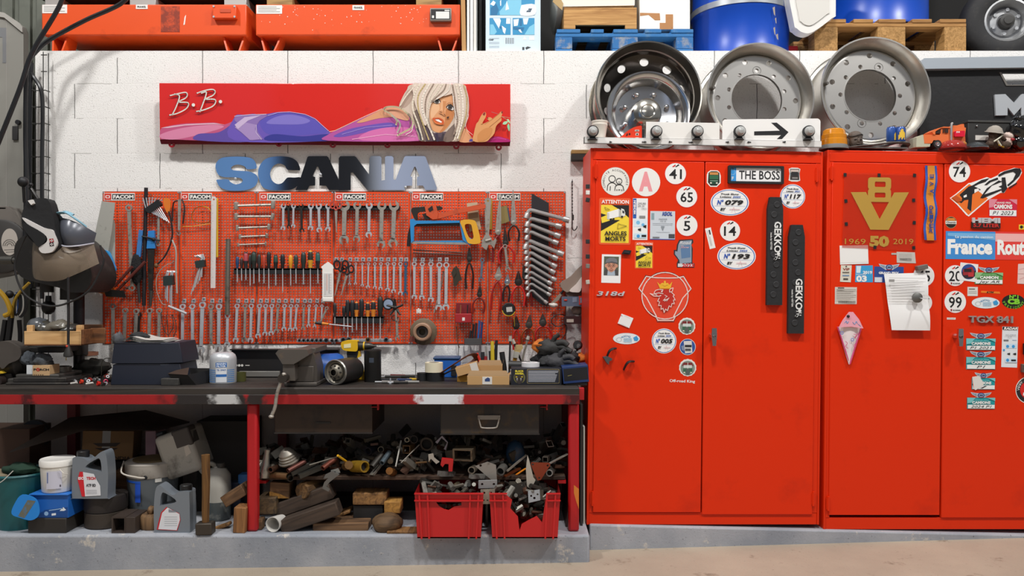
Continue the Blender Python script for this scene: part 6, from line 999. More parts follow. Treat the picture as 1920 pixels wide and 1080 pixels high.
spanner('dark ring spanner partly hidden behind the third one of the low row',260,590,259,648,6,GR,'ring',IRON,0,TW+.012,18,'ring_spanner')
# ---- panel 2
t=T('wire_coil','loose coil of yellow wire on the second pegboard','wire',381,405,TW+.012);b=mb('d6b63a',.5);b.tu([t.L(379+19*cos(a)*(1+.08*sin(3*a)),403+17*sin(a)*(1+.07*cos(2*a))) for a in [i*2*pi/12*1.0 for i in range(23)]],.0018,6);b.tu([t.L(340,425),t.L(365,424),t.L(390,420),t.L(399,421)],.0018,6);t.p('wire',b)
t=T('steel_rule','long white steel rule hanging on the second pegboard','ruler',401,455,TW);b=mb('dfd6d2',.4,.1);P=t.xz([(396,372),(398,368.5),(401,368),(404,369),(406,373),(404,540),(395,540)]);b.pl([P,circ(*t.xz([(401,374)])[0],.005,10)],-.0015,.001);t.p('rule',b);b=mf('8d8784');
for i in range(50): p=t.L(396,385+i*3);b.pl([(p.x,p.z),(p.x+.006*(1 if i%5 else 2),p.z),(p.x+.006*(1 if i%5 else 2),p.z+.0012),(p.x,p.z+.0012)],-.0018)
t.p('scale_marks',b,0,sm=0)
t=T('yellow_rule','narrow yellow rule edge behind the white steel rule','ruler',408,430,TW+.008);b=mb('d8b02c',.5);b.pl(t.xz([(402,372),(409,372),(409,482),(402,482)]),-.001,.001);t.p('rule',b)
t=T('hex_key_set','bunch of angled steel hex keys in a dark clip on the second pegboard','hex keys',374,490,TW-.012);b=mb('24302f',.5);b.pl(t.xz([(367,490),(384,487),(385,500),(369,503)]),-.016,.016);t.p('holder',b,.003)
for i in range(6): b=MB(SATIN);b.tu([t.L(365+i*3.2,480-i*.8,-.003*(i%3)),t.L(377+i*1.4,484,-.003*(i%3)),t.L(374+i*1.2,500,-.004*(i%3)),t.L(358+i*4.2,552-i*6.5,-.004*(i%3))],.0034,6,k=0);t.p('key',b)
bar('lever_bar','long flat grey steel lever bar at the seam of the second and third pegboards','bar',[(428,448),(427,520),(426.5,590)],4.6,mat('7d776d',.5,.6,('4c453d',.4,25)),TW-.006)
GL='large combination spanners on the second pegboard'
for i,(x,y,x1,y1,w) in enumerate(((343,575,342,657,6.2),(361,575,361,645,6.2),(380,572,377,656,7.4),(396,575,396,650,6.2),(411,575,410,652,6.8))):
 spanner(ORD[i]+' large combination spanner from the left on the second pegboard',x,y,x1,y1,w,GL,'combi',SATIN if i not in(3,) else OLDST,11,TW-.004*(i%2),(14 if i%2 else -14))
spanner('large combination spanner hanging from the end of the flat lever bar',427,592,426,646,5.6,GL,'combi',SATIN,0,TW,-10)
# ---- panel 3: double socket spanners
for i,(y,xa,xb) in enumerate(((385,443,512),(405,443,511),(426.5,445,504),(443,450,500),(458,447,498))):
 t=T('double_socket_spanner',ORD[i]+' double ended socket spanner from the top of the stack of five','spanner',(xa+xb)/2,y,TW-.004,'double ended socket spanners');s=1-.13*i;b=MB(OLDST);p=t.L(xa,y+1);q=t.L(xb,y-1 if i!=1 else y+1);b.tu([p,q],.0062*s+.001,8,k=0);t.p('shank',b)
 for e,tt in ((p,0),(q,14 if i==1 else 4)): b=MB(OLDST);u=V((sin(R_(tt)),0,cos(R_(tt))));b.la([(.0125*s,-.022*s),(.0135*s,-.02*s),(.0135*s,.02*s),(.011*s,.022*s)],e,u,6);t.p('socket',b,.001)
def rack(label,x0,x1,y0,y1,Y=TW+.0,d=.02,n=0):
 t=T('tool_rack',label,'rack',(x0+x1)/2,y0,Y);b=mb('1c1c1e',.55);p=t.L(x0,y1);q=t.L(x1,y0);b.box(p.x,q.x,-d,.022,q.z-.012,q.z);b.box(p.x,q.x,-d,-d+.004,p.z,q.z);t.p('rail',b,.002);return t
rack('black strip rack holding the small and large open spanners',527,750,386,395,TW+.005,.006)
GO='small open spanners on the black strip rack'
for i,(x,y1,m,w) in enumerate(((531.5,428,SATIN,4.6),(541,425,IRON,4),(550.5,424,SATIN,4),(565,432,IRON,4.6),(583,428,SATIN,5),(598,431,SATIN,5.4),(615.5,430,SATIN,5))):
 spanner(ORD[i]+' small open spanner from the left on the black strip rack',x,387,x+(1 if i%2 else -.5),y1,w,GO,'open',m,0,TW-.012,(15 if i%2 else -15),'open_spanner')
def scissors(label,x,y,tipx,tipy,col,Y,r=6):
 t=T('scissors',label,'scissors',x,y,Y);b=MB(OLDST);p=t.L(tipx,tipy);n=V((p.z,0,-p.x)).normalized()*S(2.4);b.pl([(n.x,n.z),(-n.x,-n.z),(p.x-n.x*.2,p.z-n.z*.2),(p.x+n.x*.3,p.z+n.z*.3)],-.003,.003);t.p('blade',b);k=S(1,Y)
 for s in (-1,1): c=V((-p.x*.16+s*r*1.1*k,0,-p.z*.0+r*1.9*k));b=mb(col,.4);b.pl([circ(c.x,c.z,r*k,18,0,r*1.35*k),circ(c.x,c.z,r*.6*k,14,0,r*.9*k)],-.005,.005);b.tu([c+V((-s*r*.4*k,0,-r*1.1*k)),V((-s*.002,0,0))],.005,8,k=0);t.p('handle',b,.001)
scissors('scissors with dusty red handles, hung at the end of the small open spanners',630,395,631,436,'b8463a',TW-.02,5.5)
spanner('large worn open spanner right of the red scissors',646,386,645,450,9.5,'large open spanners','open',OLDST,0,TW-.012,14,'open_spanner')
for i,(x,y1,m,w) in enumerate(((670,448,OLDST,7),(692.5,440,SATIN,6),(716,458,OLDST,8),(739,456,OLDST,9))):
 spanner(ORD[i]+' large open spanner to the right of the worn one on the black rack',x,386,x+(-2 if i==3 else -1),y1,w,'large open spanners','open',m,0,TW-.012,(16 if i%2 else -16),'open_spanner')
# screwdriver rack
rack('black rack holding the upper row of screwdrivers on the third pegboard',440,603,503,514,TW,.014)
cols=(('26456f',445,481),('3a2626',453,484),('b04a52',461,473),('2b2b2d',469,478),('2a3b33',476,472),('2d2d2f',486,477),('b5432f',495,478),('1f1f21',504,472),('2c4a42',517,478),('1f1f22',530,476),('e09a24',545,478),('2c3a36',555,478),('27302d',569,473),('2c2a22',582,470),('2c5e5a',596,473))
for i,(c,x,y) in enumerate(cols):
 driver(ORD[i]+' screwdriver from the left in the upper rack',x,y,503,(528,525,524,535,530,528,530,540,534,546,534,530,532,549,530)[i],(3.2,3.2,4.2,3,5,3.6,3.4,4,4.2,4.2,4,4.2,5,4.8,4.4)[i],c,{2:'26262a',4:'1f2421',13:'d49a2a',14:'1d1d1f',8:'1b1b1d'}.get(i),'screwdrivers in the upper rack')
t=T('thermometer','white wall thermometer with a pitched top','thermometer',615,528,TW-.01);b=mb('efece6',.45);b.pl(t.xz([(605,566),(605,504),(603,502),(603,500),(615,491),(627,500),(627,502),(625,504),(625,566)]),-.008,.012);b.box(t.L(606,0).x,t.L(624,0).x,-.012,-.008,t.L(0,565).z,t.L(0,558).z);t.p('case',b,.002)
b=mf('dcd9d6');b.pl(t.xz([(608,556),(608,512),(623,512),(623,556)]),-.0095,-.008);b.pl(t.xz([(613.4,545),(613.4,514),(614.2,514),(614.2,545)]),-.0105,None,fm('d98a6a'));b.pl(t.xz([(617.4,550),(617.4,514),(618.2,514),(618.2,550)]),-.0105,None,fm('8a8f94'))
for i in range(18): p=t.L(609,515+i*2.2);b.pl([(p.x,p.z),(p.x+S(3),p.z),(p.x+S(3),p.z+.001),(p.x,p.z+.001)],-.0105,None,fm('9c9a98'))
for i in range(8): p=t.L(619,515+i*5);b.pl([(p.x,p.z),(p.x+S(3),p.z),(p.x+S(3),p.z+.001),(p.x,p.z+.001)],-.0105,None,fm('c07a6a'))
t.p('scale',b,0,sm=0)
GM='combination spanners in the row under the screwdrivers'
for i,(x,y1,w) in enumerate(((445,638,5.4),(460,638,5.2),(471.5,638,5.4),(487,630,5.2),(498.5,626,4.8),(510,625,5),(521.5,621,4.8),(534,617,4.6),(546,618,4.4),(556.5,617,4.2),(570,616,3.8),(580,611,3.6),(593,613,3.4),(604,607,3.4))):
 spanner(ORD[i]+' combination spanner from the left in the row under the screwdriver rack',x,574,x-(1.5 if i%3 else 3),y1,w,GM,'combi',OLDST if i in (1,6,10) else SATIN,10,TW-.004*(i%2),(15 if i%2 else -12))
spanner('small bent ring spanner crossing the end of the row under the thermometer',613,578,600,606,3.8,GM,'ring',OLDST,0,TW-.014,0,'ring_spanner')
# ratchet rail
t=T('socket_rail','steel socket rail with round sockets and a ratchet end along the foot of the boards','socket set',645,638,TW-.004);b=MB(STEEL);p=t.L(557,641.5);q=t.L(735,635.5);b.box(p.x,q.x,-.002,.012,p.z,q.z);t.p('rail',b,.001)
for i,x in enumerate((563,571,579,587,595,603,613,624,632,645,655,691,725)):
 r=S((3.4,3.6,3.6,3.8,3.8,4,4.6,3.2,3.2,5,5.4,4.6,4.8)[i]);b=MB(CHR);c=t.L(x,638 if i<9 else 636.5,-.002);b.la([(r*.55,.004),(r*.62,.018),(r,.018),(r,0)][::-1],c,(0,-1,0),16,None,False);b.la([(0,.005),(r*.6,.005)],c,(0,-1,0),12,BLK,False);t.p('socket',b)
driver('screwdriver with an orange and black handle lying on the socket rail',617,580,608,650,3.,'2b2b2d','d9832a',None,TW-.03,-84)
# ---- panel 4
GS='small combination spanners in the middle row'
for i,(x,y1,w) in enumerate(((655.5,533,2.6),(667.5,532,2.8),(679.5,535,3),(691,538,3.4),(703,539,3.6),(714.5,541,3.8),(727,543,4),(739,546,4.4),(751,550,4.6),(761,551,5),(777,557,5.2),(792,558,5.2),(808,562,5.4))):
 spanner(ORD[i]+' combination spanner from the left in the middle row of the fourth and fifth boards',x,495,x-(1 if i%2 else 0),y1,w,GS,'combi',mat('6f9cc0',.3,1) if i==9 else SATIN,9,TW-.004*(i%2),(14 if i%2 else -14))
spanner('larger combination spanner hanging second from the end of the middle row',824,497,823,577,6.4,GS,'combi',SATIN,11,TW-.008,-12);spanner('larger combination spanner at the end of the middle row',837,497,836,576,6.6,GS,'combi',SATIN,11,TW-.014,12)
for x in (629.5,640): 
 t=T('peg_hook',('left' if x<632 else 'right')+' empty steel peg hook above the black scissors','hook',x,485,TW,'empty peg hooks');hookpart(t,x,486)
scissors('scissors with black handles and a wide blade, beside the thermometer',638,510,628,555,'202022',TW-.014,7);scissors('black handled secateurs crossing the scissors by the thermometer',650,516,640,553,'1a1a1c',TW-.03,6)
bar('thin_rod','thin pale rod hanging behind the last middle row spanners','rod',[(832,508),(826,540),(814,587)],1.5,OLDST,TW+.012)
rack('black rack holding the lower row of screwdrivers on the fourth pegboard',626,720,593,606,TW,.014)
for i,(c,x,y,h,c2,y1) in enumerate((('2b2b2d',628,568,3.2,None,606),('242426',645,574,3.6,None,620),('232325',652,562,4.2,None,634),('232326',660.5,563,4.6,None,622),('262628',668.5,566,4.,'d9822a',618),('202224',678,560,4.8,None,630),('262628',689.5,567,4.2,'d9822a',634),('262628',700,564,4.6,'d9822a',640),('232825',713,556,5.4,None,636))):
 driver(ORD[i]+' screwdriver from the left in the lower rack',x,y,594,y1,h,c,c2,'screwdrivers in the lower rack')
t=T('gear_puller','dark star shaped gear puller hanging with a spanner','puller',741,577,TW-.02);b=MB(IRON)
for a in (0,72,144,216,288): c=V((cos(R_(a+20)),0,sin(R_(a+20))));b.tu([(0,0,0),c*S(9),c*S(16)+V((0,-.01,0))],[S(3.2),S(1.6)],6,k=0)
b.ball((0,-.004,0),S(4),10,8);t.p('arms',b);b=MB(OLDST);b.cyl((S(1),0,-S(4)),(S(2),0,-S(24)),S(2.6),S(2),8);t.p('spindle',b)
spanner('worn combination spanner hanging under the star shaped puller',744,600,745,634,4.6,None,'combi',OLDST,0,TW-.01)
t=T('inspection_mirror','small round inspection mirror behind the star shaped puller','mirror',728,570,TW-.006);b=MB(BLK);b.ring(S(8.5),S(11),(0,-.004,0),(0,1,0),.008,28);t.p('rim',b);b=mb('c8d2da',.05,1);b.pl(circ(0,0,S(9),28),-.002,.002);t.p('glass',b)
t=T('clamp','small dark hose clamp on the seam beside the round mirror','clamp',739,596,TW-.012);b=MB(IRON);b.ring(S(4),S(5),(0,-.006,0),(0,1,0),.012,16);b.box(S(3),S(7),-.01,.006,-S(2),S(2));t.p('band',b)
# ---- panel 5
t=T('pipe_wrench','orange pipe wrench lying level at the top of the fifth board','wrench',812,397,TW-.02);OW=mat('c9502a',.5,0,('6e3a2a',.35,25));b=MB(OW);b.pl(t.xz([(797,388),(803,384),(818,386),(822,400),(820,411),(812,412),(800,404)]),-.016,.016);b.pl(t.xz([(818,402),(860,392),(905,382),(911,385),(910,391),(905,392),(862,400),(820,411)]),-.011,.011);t.p('body',b,.003)
b=MB(IRON);b.pl([(v.x,v.y) for v in crom([(*q,0) for q in t.xz([(772,398),(773,391),(780,389),(825,387),(826,394),(800,396),(784,399),(783,411),(778,411)])],3,True)],-.012,.012);b.pl(t.xz([(792,402),(804,398),(806,411),(797,412)]),-.01,.01);t.p('jaw',b,.002);b=MB(BLK);b.pl(t.xz([(803,392),(811,386),(813,394),(806,398)]),-.018,-.014);t.p('nut',b)
t=T('hacksaw','hacksaw with black and blue frame and yellow handle','saw',825,440,TW-.018);b=mb('1f2023',.4);b.tu([t.L(766,462),t.L(768,440),t.L(774,424),t.L(790,421),t.L(862,420)],S(3.4),8,k=4,flat=.7);t.p('frame',b);b=mb('2a87c6',.45);b.pl(t.xz([(769,412),(776,410),(780,414),(862,414),(862,418),(782,420),(777,424),(776,452),(771,456)]),-.012,.006);b.pl(t.xz([(862,418),(868,415),(872,440),(890,452),(893,456),(880,460),(868,450)]),-.012,.006);b.pl(t.xz([(775,452),(783,452),(866,451),(878,455),(860,459),(782,458)]),-.006,.006);t.p('blue_frame',b,.002)
b=mb('dca32c',.45);P=[(v.x,v.y) for v in crom([(*q,0) for q in t.xz([(864,414),(888,413),(895,424),(901,450),(898,457),(880,457),(874,448),(868,430)])],3,True)];Q=[(v.x,v.y) for v in crom([(*q,0) for q in t.xz([(872,422),(883,421),(886,432),(888,446),(882,448),(875,436)])],3,True)];b.pl([P,Q],-.016,.016);t.p('handle',b,.003);b=MB(OLDST);b.pl(t.xz([(772,457),(772,453),(875,455),(875,459)]),-.009,-.007);t.p('blade',b)
for i in range(2): bar('spare_saw_blade',('upper' if i==0 else 'lower')+' dark spare saw blade below the hacksaw','saw blade',[(774,469+i*5),(820,471+i*5),(866,474+i*4)],1.2,mat('4a3530',.5,.5),TW,'spare saw blades',6)
t=T('white_plate','small white square peg plate on the fifth board','plate',785,584,TW);b=mf('e6e2dc');b.box(-S(4.5),S(4.5),.0,.012,-S(4),S(4));b.box(-S(1.4),S(1.4),-.006,.0,-S(3),S(6));t.p('plate',b,.002)
t=T('funnel_roll','brown tape roll hung on a round dish at the foot of the fifth board','roll',794,622,TW-.01);b=mb('6b5a44',.6,0,('4a3c2e',.4,20));b.la([(0,-.006),(S(24),-.006),(S(25),0),(S(22),.006)],(0,.006,0),(0,-1,0),36);t.p('dish',b);b=mb('9c7a62',.5);b.la([(S(11),.0),(S(17),.0),(S(17),.045),(S(15),.05),(S(12),.05),(S(11),.045),(S(11),0)],(-S(1),0,0),(0,-1,0),32,None,False);t.p('roll',b);b=mb('2e2722',.5);b.ring(S(6),S(11),(-S(1),-.035,0),(0,1,0),.03,26);t.p('core',b);b=mb('7c3a30',.6);b.pl(t.xz([(767,636),(772,630),(778,632),(779,640),(770,641)]),-.012,.004);t.p('tab',b)
pliers('black handled combination pliers hanging under the hacksaw',880,486,56,22,14,'241f1f',0)
t=T('key_bunch','small dark bunch of keys on the fifth board','keys',857,505,TW-.006);b=mb('4a443a',.5,.6);b.pl(t.xz([(855,498),(860,504),(866,524),(860,528),(856,536),(851,536),(849,510)]),-.008,.004);b.pl(t.xz([(846,512),(852,500),(856,512),(850,522)]),-.012,-.008);t.p('keys',b,.001)
t=T('adjustable_wrench','large steel adjustable wrench hanging at the seam of the fifth and sixth boards','wrench',914,372,TW-.018);b=MB(OLDST);b.pl([t.xz([(909,374),(912,371),(918,371),(921,375),(917,440),(924,452),(930,446),(931,452),(926,466),(922,460),(916,459),(912,469),(903,462),(904,450),(910,440)]),circ(*t.xz([(915,377)])[0],.006,12)],-.008,.008);b.cyl(t.L(910,452,-.009),t.L(921,449,-.009),.007,n=10);t.p('wrench',b,.002)
t=T('paper_tag','old beige paper card behind the pipe wrench','paper',888,400,TW+.014);b=mb('b9a78c',.8);b.pl(t.xz([(875,381),(895,379),(902,430),(880,434)]),-.001,.001);b.pl(t.xz([(878,400),(896,398),(897,408),(879,410)]),-.002,-.001,mat('8a7a66',.8));t.p('card',b)
t=T('yellow_strip','dull yellow strip behind the adjustable wrench','strip',918,405,TW+.014);b=mb('a8842c',.6);b.pl(t.xz([(910,372),(923,372),(923,430),(910,430)]),-.001,.001);t.p('strip',b)
spanner('small pale blue adjustable spanner on the fifth board',904,488,902,524,5,None,'combi',mat('9fb6ca',.3,1),0,TW-.008,30,'adjustable_spanner')
pliers('small red handled circlip pliers below the pale blue spanner',899,553,34,16,22,'7c2420',4)
t=T('red_box','small red steel box with an open lid on the fifth board','box',869,598,TW-.008);b=mb('a5242a',.45);b.box(-S(15),S(15),-.02,.02,-S(7),S(10));t.p('box',b,.003);b=mb('7a1c22',.5);b.box(-S(14),S(14),.012,.02,S(10),S(30));t.p('lid',b,.002);b=mf('e6ded8');b.box(-S(2),S(3),-.021,-.02,-S(3),S(3));t.p('label_sheet',b)
for a,c in ((-6,'8a5a3a'),(7,'2a2426')): b=mb(c,.5);b.cyl((S(a),0,S(6)),(S(a+1),0,S(26)),.0035,n=8);t.p('pencil',b)
t=T('pen_tray','grey tray of dark and blue markers at the foot of the fifth board','tray',888,638,TW-.012);b=mb('4c4a4a',.5);b.box(-S(17),S(16),-.025,.02,-S(8),-S(5));b.box(-S(17),S(16),-.025,-.022,-S(5),S(4));b.box(-S(17),-S(16),-.025,.02,-S(8),S(4));b.box(S(15),S(16),-.025,.02,-S(8),S(4));t.p('tray',b,.001)
for i,(x,h,c) in enumerate(((-8,18,'26262a'),(-3,30,'222428'),(2,32,'2a2c33'),(8,36,'2c62a8'),(13,34,'24427c'))): b=mb(c,.45);b.cyl((S(x),-.003,-S(5)),(S(x+3),-.003,S(h)),.0055,.0065,10);t.p('marker',b)
bar('thin_rod','thin dark rod hanging below the red box','rod',[(856,612),(858,640),(861,652)],.9,mat('5a4032',.5),TW)
# ---- panel 6
pliers('long nosed pliers with dark red handles, under the sixth name plate left',934,436,56,72,16,'8a1f22',3,'pliers on the sixth pegboard',OLDST,5.)
pliers('long nosed pliers with black handles, under the end of the sixth name plate',963,418,34,62,20,'232325',-1,'pliers on the sixth pegboard',OLDST,4.5,TW-.012)
t=T('work_glove_card','dull yellow and grey card hung behind the pliers','card',946,402,TW+.012);b=mb('8f7d4a',.7);b.pl(t.xz([(938,388),(950,385),(956,415),(940,420)]),-.001,.001);b.pl(t.xz([(951,390),(953,388),(957,414),(955,416)]),-.002,.001,mat('3c4c66',.6));t.p('card',b)
pliers('red handled circlip pliers crossing over the dark red ones',948,456,38,30,30,'c22a2a',-3,'pliers on the sixth pegboard',IRON,4.5,TW-.022)
spanner('adjustable spanner hung by the crossed red pliers',947,462,952,505,5,None,'combi',OLDST,0,TW-.034,25,'adjustable_spanner')
pliers('water pump pliers with red and black handles',934,520,62,20,18,'a8221f',5,'pliers on the sixth pegboard',OLDST,6,TW-.012)
pliers('end cutting pliers with red handles hung in the middle of the sixth board',972,530,44,22,24,'d02a26',0,'pliers on the sixth pegboard',mat('3d3a38',.45,.8),6.5,TW-.02)
pliers('side cutters with dark red handles, behind the red end cutters',985,520,56,24,12,'6e1c1c',-8,'pliers on the sixth pegboard',IRON,5,TW-.006);pliers('small black cutters hung between the water pump pliers and the red end cutters',951,530,36,16,12,'26262a',4,'pliers on the sixth pegboard',CHR,5,TW-.03)
t=T('tape_measure','round black and steel tape measure with a yellow tail','tape measure',954,580,TW-.03);b=MB(BLK);b.la([(S(12.5),0),(S(12.5),.03),(S(11),.034),(0,.034)],(0,.015,0),(0,-1,0),28);t.p('case',b,ang=30);b=mf('c8c6c0');b.pl(t.xz([(949,576),(960,575),(961,584),(950,585)]),-.0205,-.019);t.p('label_sheet',b);b=mb('d6b52a',.5);b.tu([t.L(960,588,-.004),t.L(964,596,-.006),t.L(965,612,-.006)],.006,6,flat=.3);b.pl([circ(0,0,S(12.6),24,pi*1.05)[i] for i in range(11)]+[circ(0,0,S(11.2),24,pi*1.05)[i] for i in range(10,-1,-1)],-.02,-.004);t.p('tail',b)
pliers('locking pliers with red handles below the tape measure',968,612,44,20,12,'c02824',0,'pliers on the sixth pegboard',IRON,6,TW-.02);pliers('needle nosed pliers with worn orange handles, low on the sixth board',992,610,38,20,24,'8f4a22',5,'pliers on the sixth pegboard',mat('55504a',.5,.7),6);pliers('broad pliers with wide open red handles, lowest right on the sixth board',1018,606,36,18,30,'b8201f',-2,'pliers on the sixth pegboard',mat('5d5a56',.4,.9),6.5)
t=T('cable_loop','thin dark cable looped at the lower right of the sixth board','cable',1052,610,TW-.01);b=mb('2a2425',.5);b.tu([t.L(*p) for p in ((1060,592),(1048,589),(1036,596),(1035,606),(1046,612),(1060,608),(1062,622),(1052,636),(1040,640))],.003,6);t.p('cable',b)
t=T('socket_board','long black slanting backing strip behind the angled socket spanners','board',1012,470,TW+.012);b=mb('26262b',.6);b.pl(t.xz([(997,363),(1029,381),(1028,574),(1017,572),(998,556),(995,545)]),-.004,.004);t.p('strip',b,.001)
for i,(xa,ya,xb,yb,s) in enumerate(((988,405,1066,413,1.3),(989,421,1051,425,1.25),(988,433,1049,443,1.2),(988,446,1045,456,1.15),(986,463,1055,477,1.3),(987,473,1044,485,1.15),(988,485,1042,500,1.1),(988,496,1039,511,1.05),(988,508,1041,525,1.),(988,520,1033,532,.95),(988,530,1034,544,.9),(989,541,1031,553,.85),(990,553,1025,568,.8))):
 t=T('angled_socket_spanner',ORD[i]+' angled socket spanner from the top of the row of thirteen','spanner',xa,ya,TW-.012,'angled socket spanners');b=mb('b4b3b1',.4,.5);r=S(2.9*s);e=t.L(xb,yb);c=t.L(xa+9,ya-9.5*min(s,1.1));b.tu([V((0,-.004,0)),V((c.x*.35,0,c.z*.8)),c,c+(e-c)*.25,e],r,8,k=4);t.p('shank',b);b=mb('b4b3b1',.4,.5);u=(e-c).normalized();b.la([(r*1.25,-.028*s),(r*1.5,-.02*s),(r*1.5,0),(r,0)],e+u*.004,u,12);t.p('socket',b);b=mb('b4b3b1',.4,.5);u=V((-.25,-.1,-.9));b.la([(r*1.2,-.012*s),(r*1.5,-.006*s),(r*1.5,.012*s),(r,.012*s)],V((0,-.004,0)),u,12);t.p('head',b)
t=T('hook_chain','thin hanging chain with a hook, on the white wall by the cupboard','chain',1073,345,-.03);b=mb('5a5856',.4,.8);
for i in range(22): c=t.L(1073,338+i*3);b.obox(c,(.007 if i%2 else .003,.003 if i%2 else .007,.0105),None)
t.p('links',b);b=mb('4a4846',.4,.8);b.tu([t.L(*p) for p in ((1074,402),(1073,416),(1073,428),(1077,432),(1081,428),(1082,424))],.003,8);b.obox(t.L(1074,408),(.012,.008,.03));t.p('hook',b);b=MB(STEEL);b.cyl(t.L(1073,340),t.L(1073,340,.03),.005,n=8);t.p('nail',b)
# ================================================================ THE WORKBENCH
BZ=.866;GZ=.146
def BY(yb): return (CZ-BZ)*F/(yb-540)+CY
def GY(yb): return (CZ-GZ)*F/(yb-540)+CY
def BT(name,label,cat,cx,yb,group=None): return T(name,label,cat,cx,yb,BY(yb),group)
def GT(name,label,cat,cx,yb,group=None): return T(name,label,cat,cx,yb,GY(yb),group)
BRED=mat('9e1a1c',.45,0,('3a1416',.34,7.));LEGRED=mat('b3161c',.42,0,('4a1014',.22,5.));DKTOP=wood('39322c','1f1b18',0,5,.6)
t=T('workbench','long red steel workbench with a worn dark wooden top on the grey plinth','workbench',543,1000,-.60);X=lambda x:t.L(x,0).x;z=lambda w:w-t.a.z;xl,xr=X(-80),X(1086)
b=MB(DKTOP);b.box(xl,xr,-.02,.585,z(.826),z(BZ));t.p('worktop',b,.006)
b=MB(BRED);b.box(xl,xr,-.024,-.004,z(.784),z(.832));b.box(xl,xr,-.004,.03,z(.784),z(.79));t.p('front_rail',b,.002)
n=BRED.node_tree.nodes;l=BRED.node_tree.links;B_=n['Principled BSDF'];src=B_.inputs['Base Color'].links[0].from_socket
tc_=n.new('ShaderNodeTexCoord');sx_=n.new('ShaderNodeSeparateXYZ');l.new(tc_.outputs['Object'],sx_.inputs[0]);nz_=n.new('ShaderNodeTexNoise');nz_.inputs['Scale'].default_value=28;nz_.inputs['Detail'].default_value=5;l.new(tc_.outputs['Object'],nz_.inputs['Vector'])
for xc,hw,c in ((X(400),.2,'2a2524'),(X(425),.075,'c2c2c1'),(X(822),.13,'d6d8dc'),(X(480),.07,'2c2422'),(X(1075),.06,'4a1418'),(X(52),.05,'4a1418')):
 q=[n.new('ShaderNodeMath') for _ in range(5)]
 for m_,op,v in zip(q,('SUBTRACT','ABSOLUTE','MULTIPLY_ADD','SUBTRACT','MULTIPLY'),(xc,0,0,0,26)): m_.operation=op;m_.inputs[1].default_value=v
 l.new(sx_.outputs[0],q[0].inputs[0]);l.new(q[0].outputs[0],q[1].inputs[0]);q[2].inputs[0].default_value=.16;l.new(nz_.outputs[0],q[2].inputs[1]);l.new(q[1].outputs[0],q[2].inputs[2]);q[3].inputs[0].default_value=hw+.08;l.new(q[2].outputs[0],q[3].inputs[1]);q[4].use_clamp=True;l.new(q[3].outputs[0],q[4].inputs[0])
 x_=n.new('ShaderNodeMix');x_.data_type='RGBA';l.new(q[4].outputs[0],x_.inputs[0]);l.new(src,x_.inputs[6]);x_.inputs[7].default_value=lin(c);src=x_.outputs[2]
l.new(src,B_.inputs['Base Color'])
for i,x in enumerate((472,1076)):
 b=MB(LEGRED);w=S(10,-.6);b.box(X(x)-w,X(x)+w,0,.05,z(GZ),z(.786));l=t.p('leg',b,.012)
 if i==1: b=mf('d07a2c');b.pl([(X(x)+.0,z(.38)),(X(x)+w-.002,z(.36)),(X(x)+w-.002,z(.26)),(X(x)+w*.4,z(.30)),(X(x)+.0,z(.34))],-.0008);t.p('paint_chip',b,0,l)
for x in (36,472,1076): b=mb('6a1a18',.6);w=.025;b.box(X(x)+(.0 if x>100 else -.03)-w,X(x)+(.0 if x>100 else -.03)+w,.52,.57,z(GZ),z(.786));t.p('leg',b,.003)  # rear legs in darker red, the shade under the bench put into the colour
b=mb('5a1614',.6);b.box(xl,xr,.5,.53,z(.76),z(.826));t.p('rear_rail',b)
b=MB(LEGRED);b.box(X(1068),X(1096),.02,.05,z(.80),z(.86));t.p('end_bracket',b,.002)
SHZ=.40
t=T('scrap_shelf','dark rusty shelf board under the bench carrying the scrap metal heap','shelf',780,900,-.50);X=lambda x:t.L(x,0).x;b=MB(wood('5a4130','2a1f18',0,6));b.box(X(487),X(1060),0,.44,SHZ-.02-t.a.z,SHZ-t.a.z);t.p('board',b,.003);b=MB(LEGRED);b.box(X(486),X(500),-.01,.46,SHZ-.035-t.a.z,SHZ-.021-t.a.z);t.p('bracket',b);b=MB(LEGRED);b.box(X(1046),X(1061),-.01,.46,SHZ-.035-t.a.z,SHZ-.021-t.a.z);t.p('bracket',b)
# drawers hung under the top
for (x0,x1,y1,c,c2,lb) in ((515,698,813,'3a2c22','1d1a18','dark brown worn steel drawer under the bench, behind the vise handle'),(826,1011,815,'383330','5c4528','dark steel drawer with a bright bail handle under the bench')):
 t=T('underbench_drawer',lb,'drawer',(x0+x1)/2,757,-.56,'drawers hung under the bench');p=t.L(x0,y1);q=t.L(x1,757);b=mb(c,.45,.2,(c2,.4,9.));b.box(p.x,q.x,0,.38,p.z,.783-t.a.z);t.p('drawer_front',b,.003);b=mb('2a2624',.5);b.box(p.x-.002,q.x+.002,-.004,0,p.z,p.z+.006);t.p('lip',b)
 if x0>800: b=MB(OLDST);P=[t.L(*w) for w in ((898,783),(901,796),(905,801),(928,801),(933,796),(936,783))];b.tu([v+V((0,-.018,0)) for v in P],.0038,8);t.p('bail_handle',b,label='bright bail handle');b=mb('8d8780',.4,.7);b.pl(t.xz([(896,778),(938,778),(938,786),(896,786)]),-.014,0);b.pl(t.xz([(908,757),(924,757),(924,778),(908,778)]),-.004,0,mat('26211f',.5));t.p('handle_plate',b,.002)
 else: b=mb('211c19',.5);b.pl(t.xz([(593,791),(620,791),(620,794),(593,794)]),-.006,0);t.p('grip_slot',b)
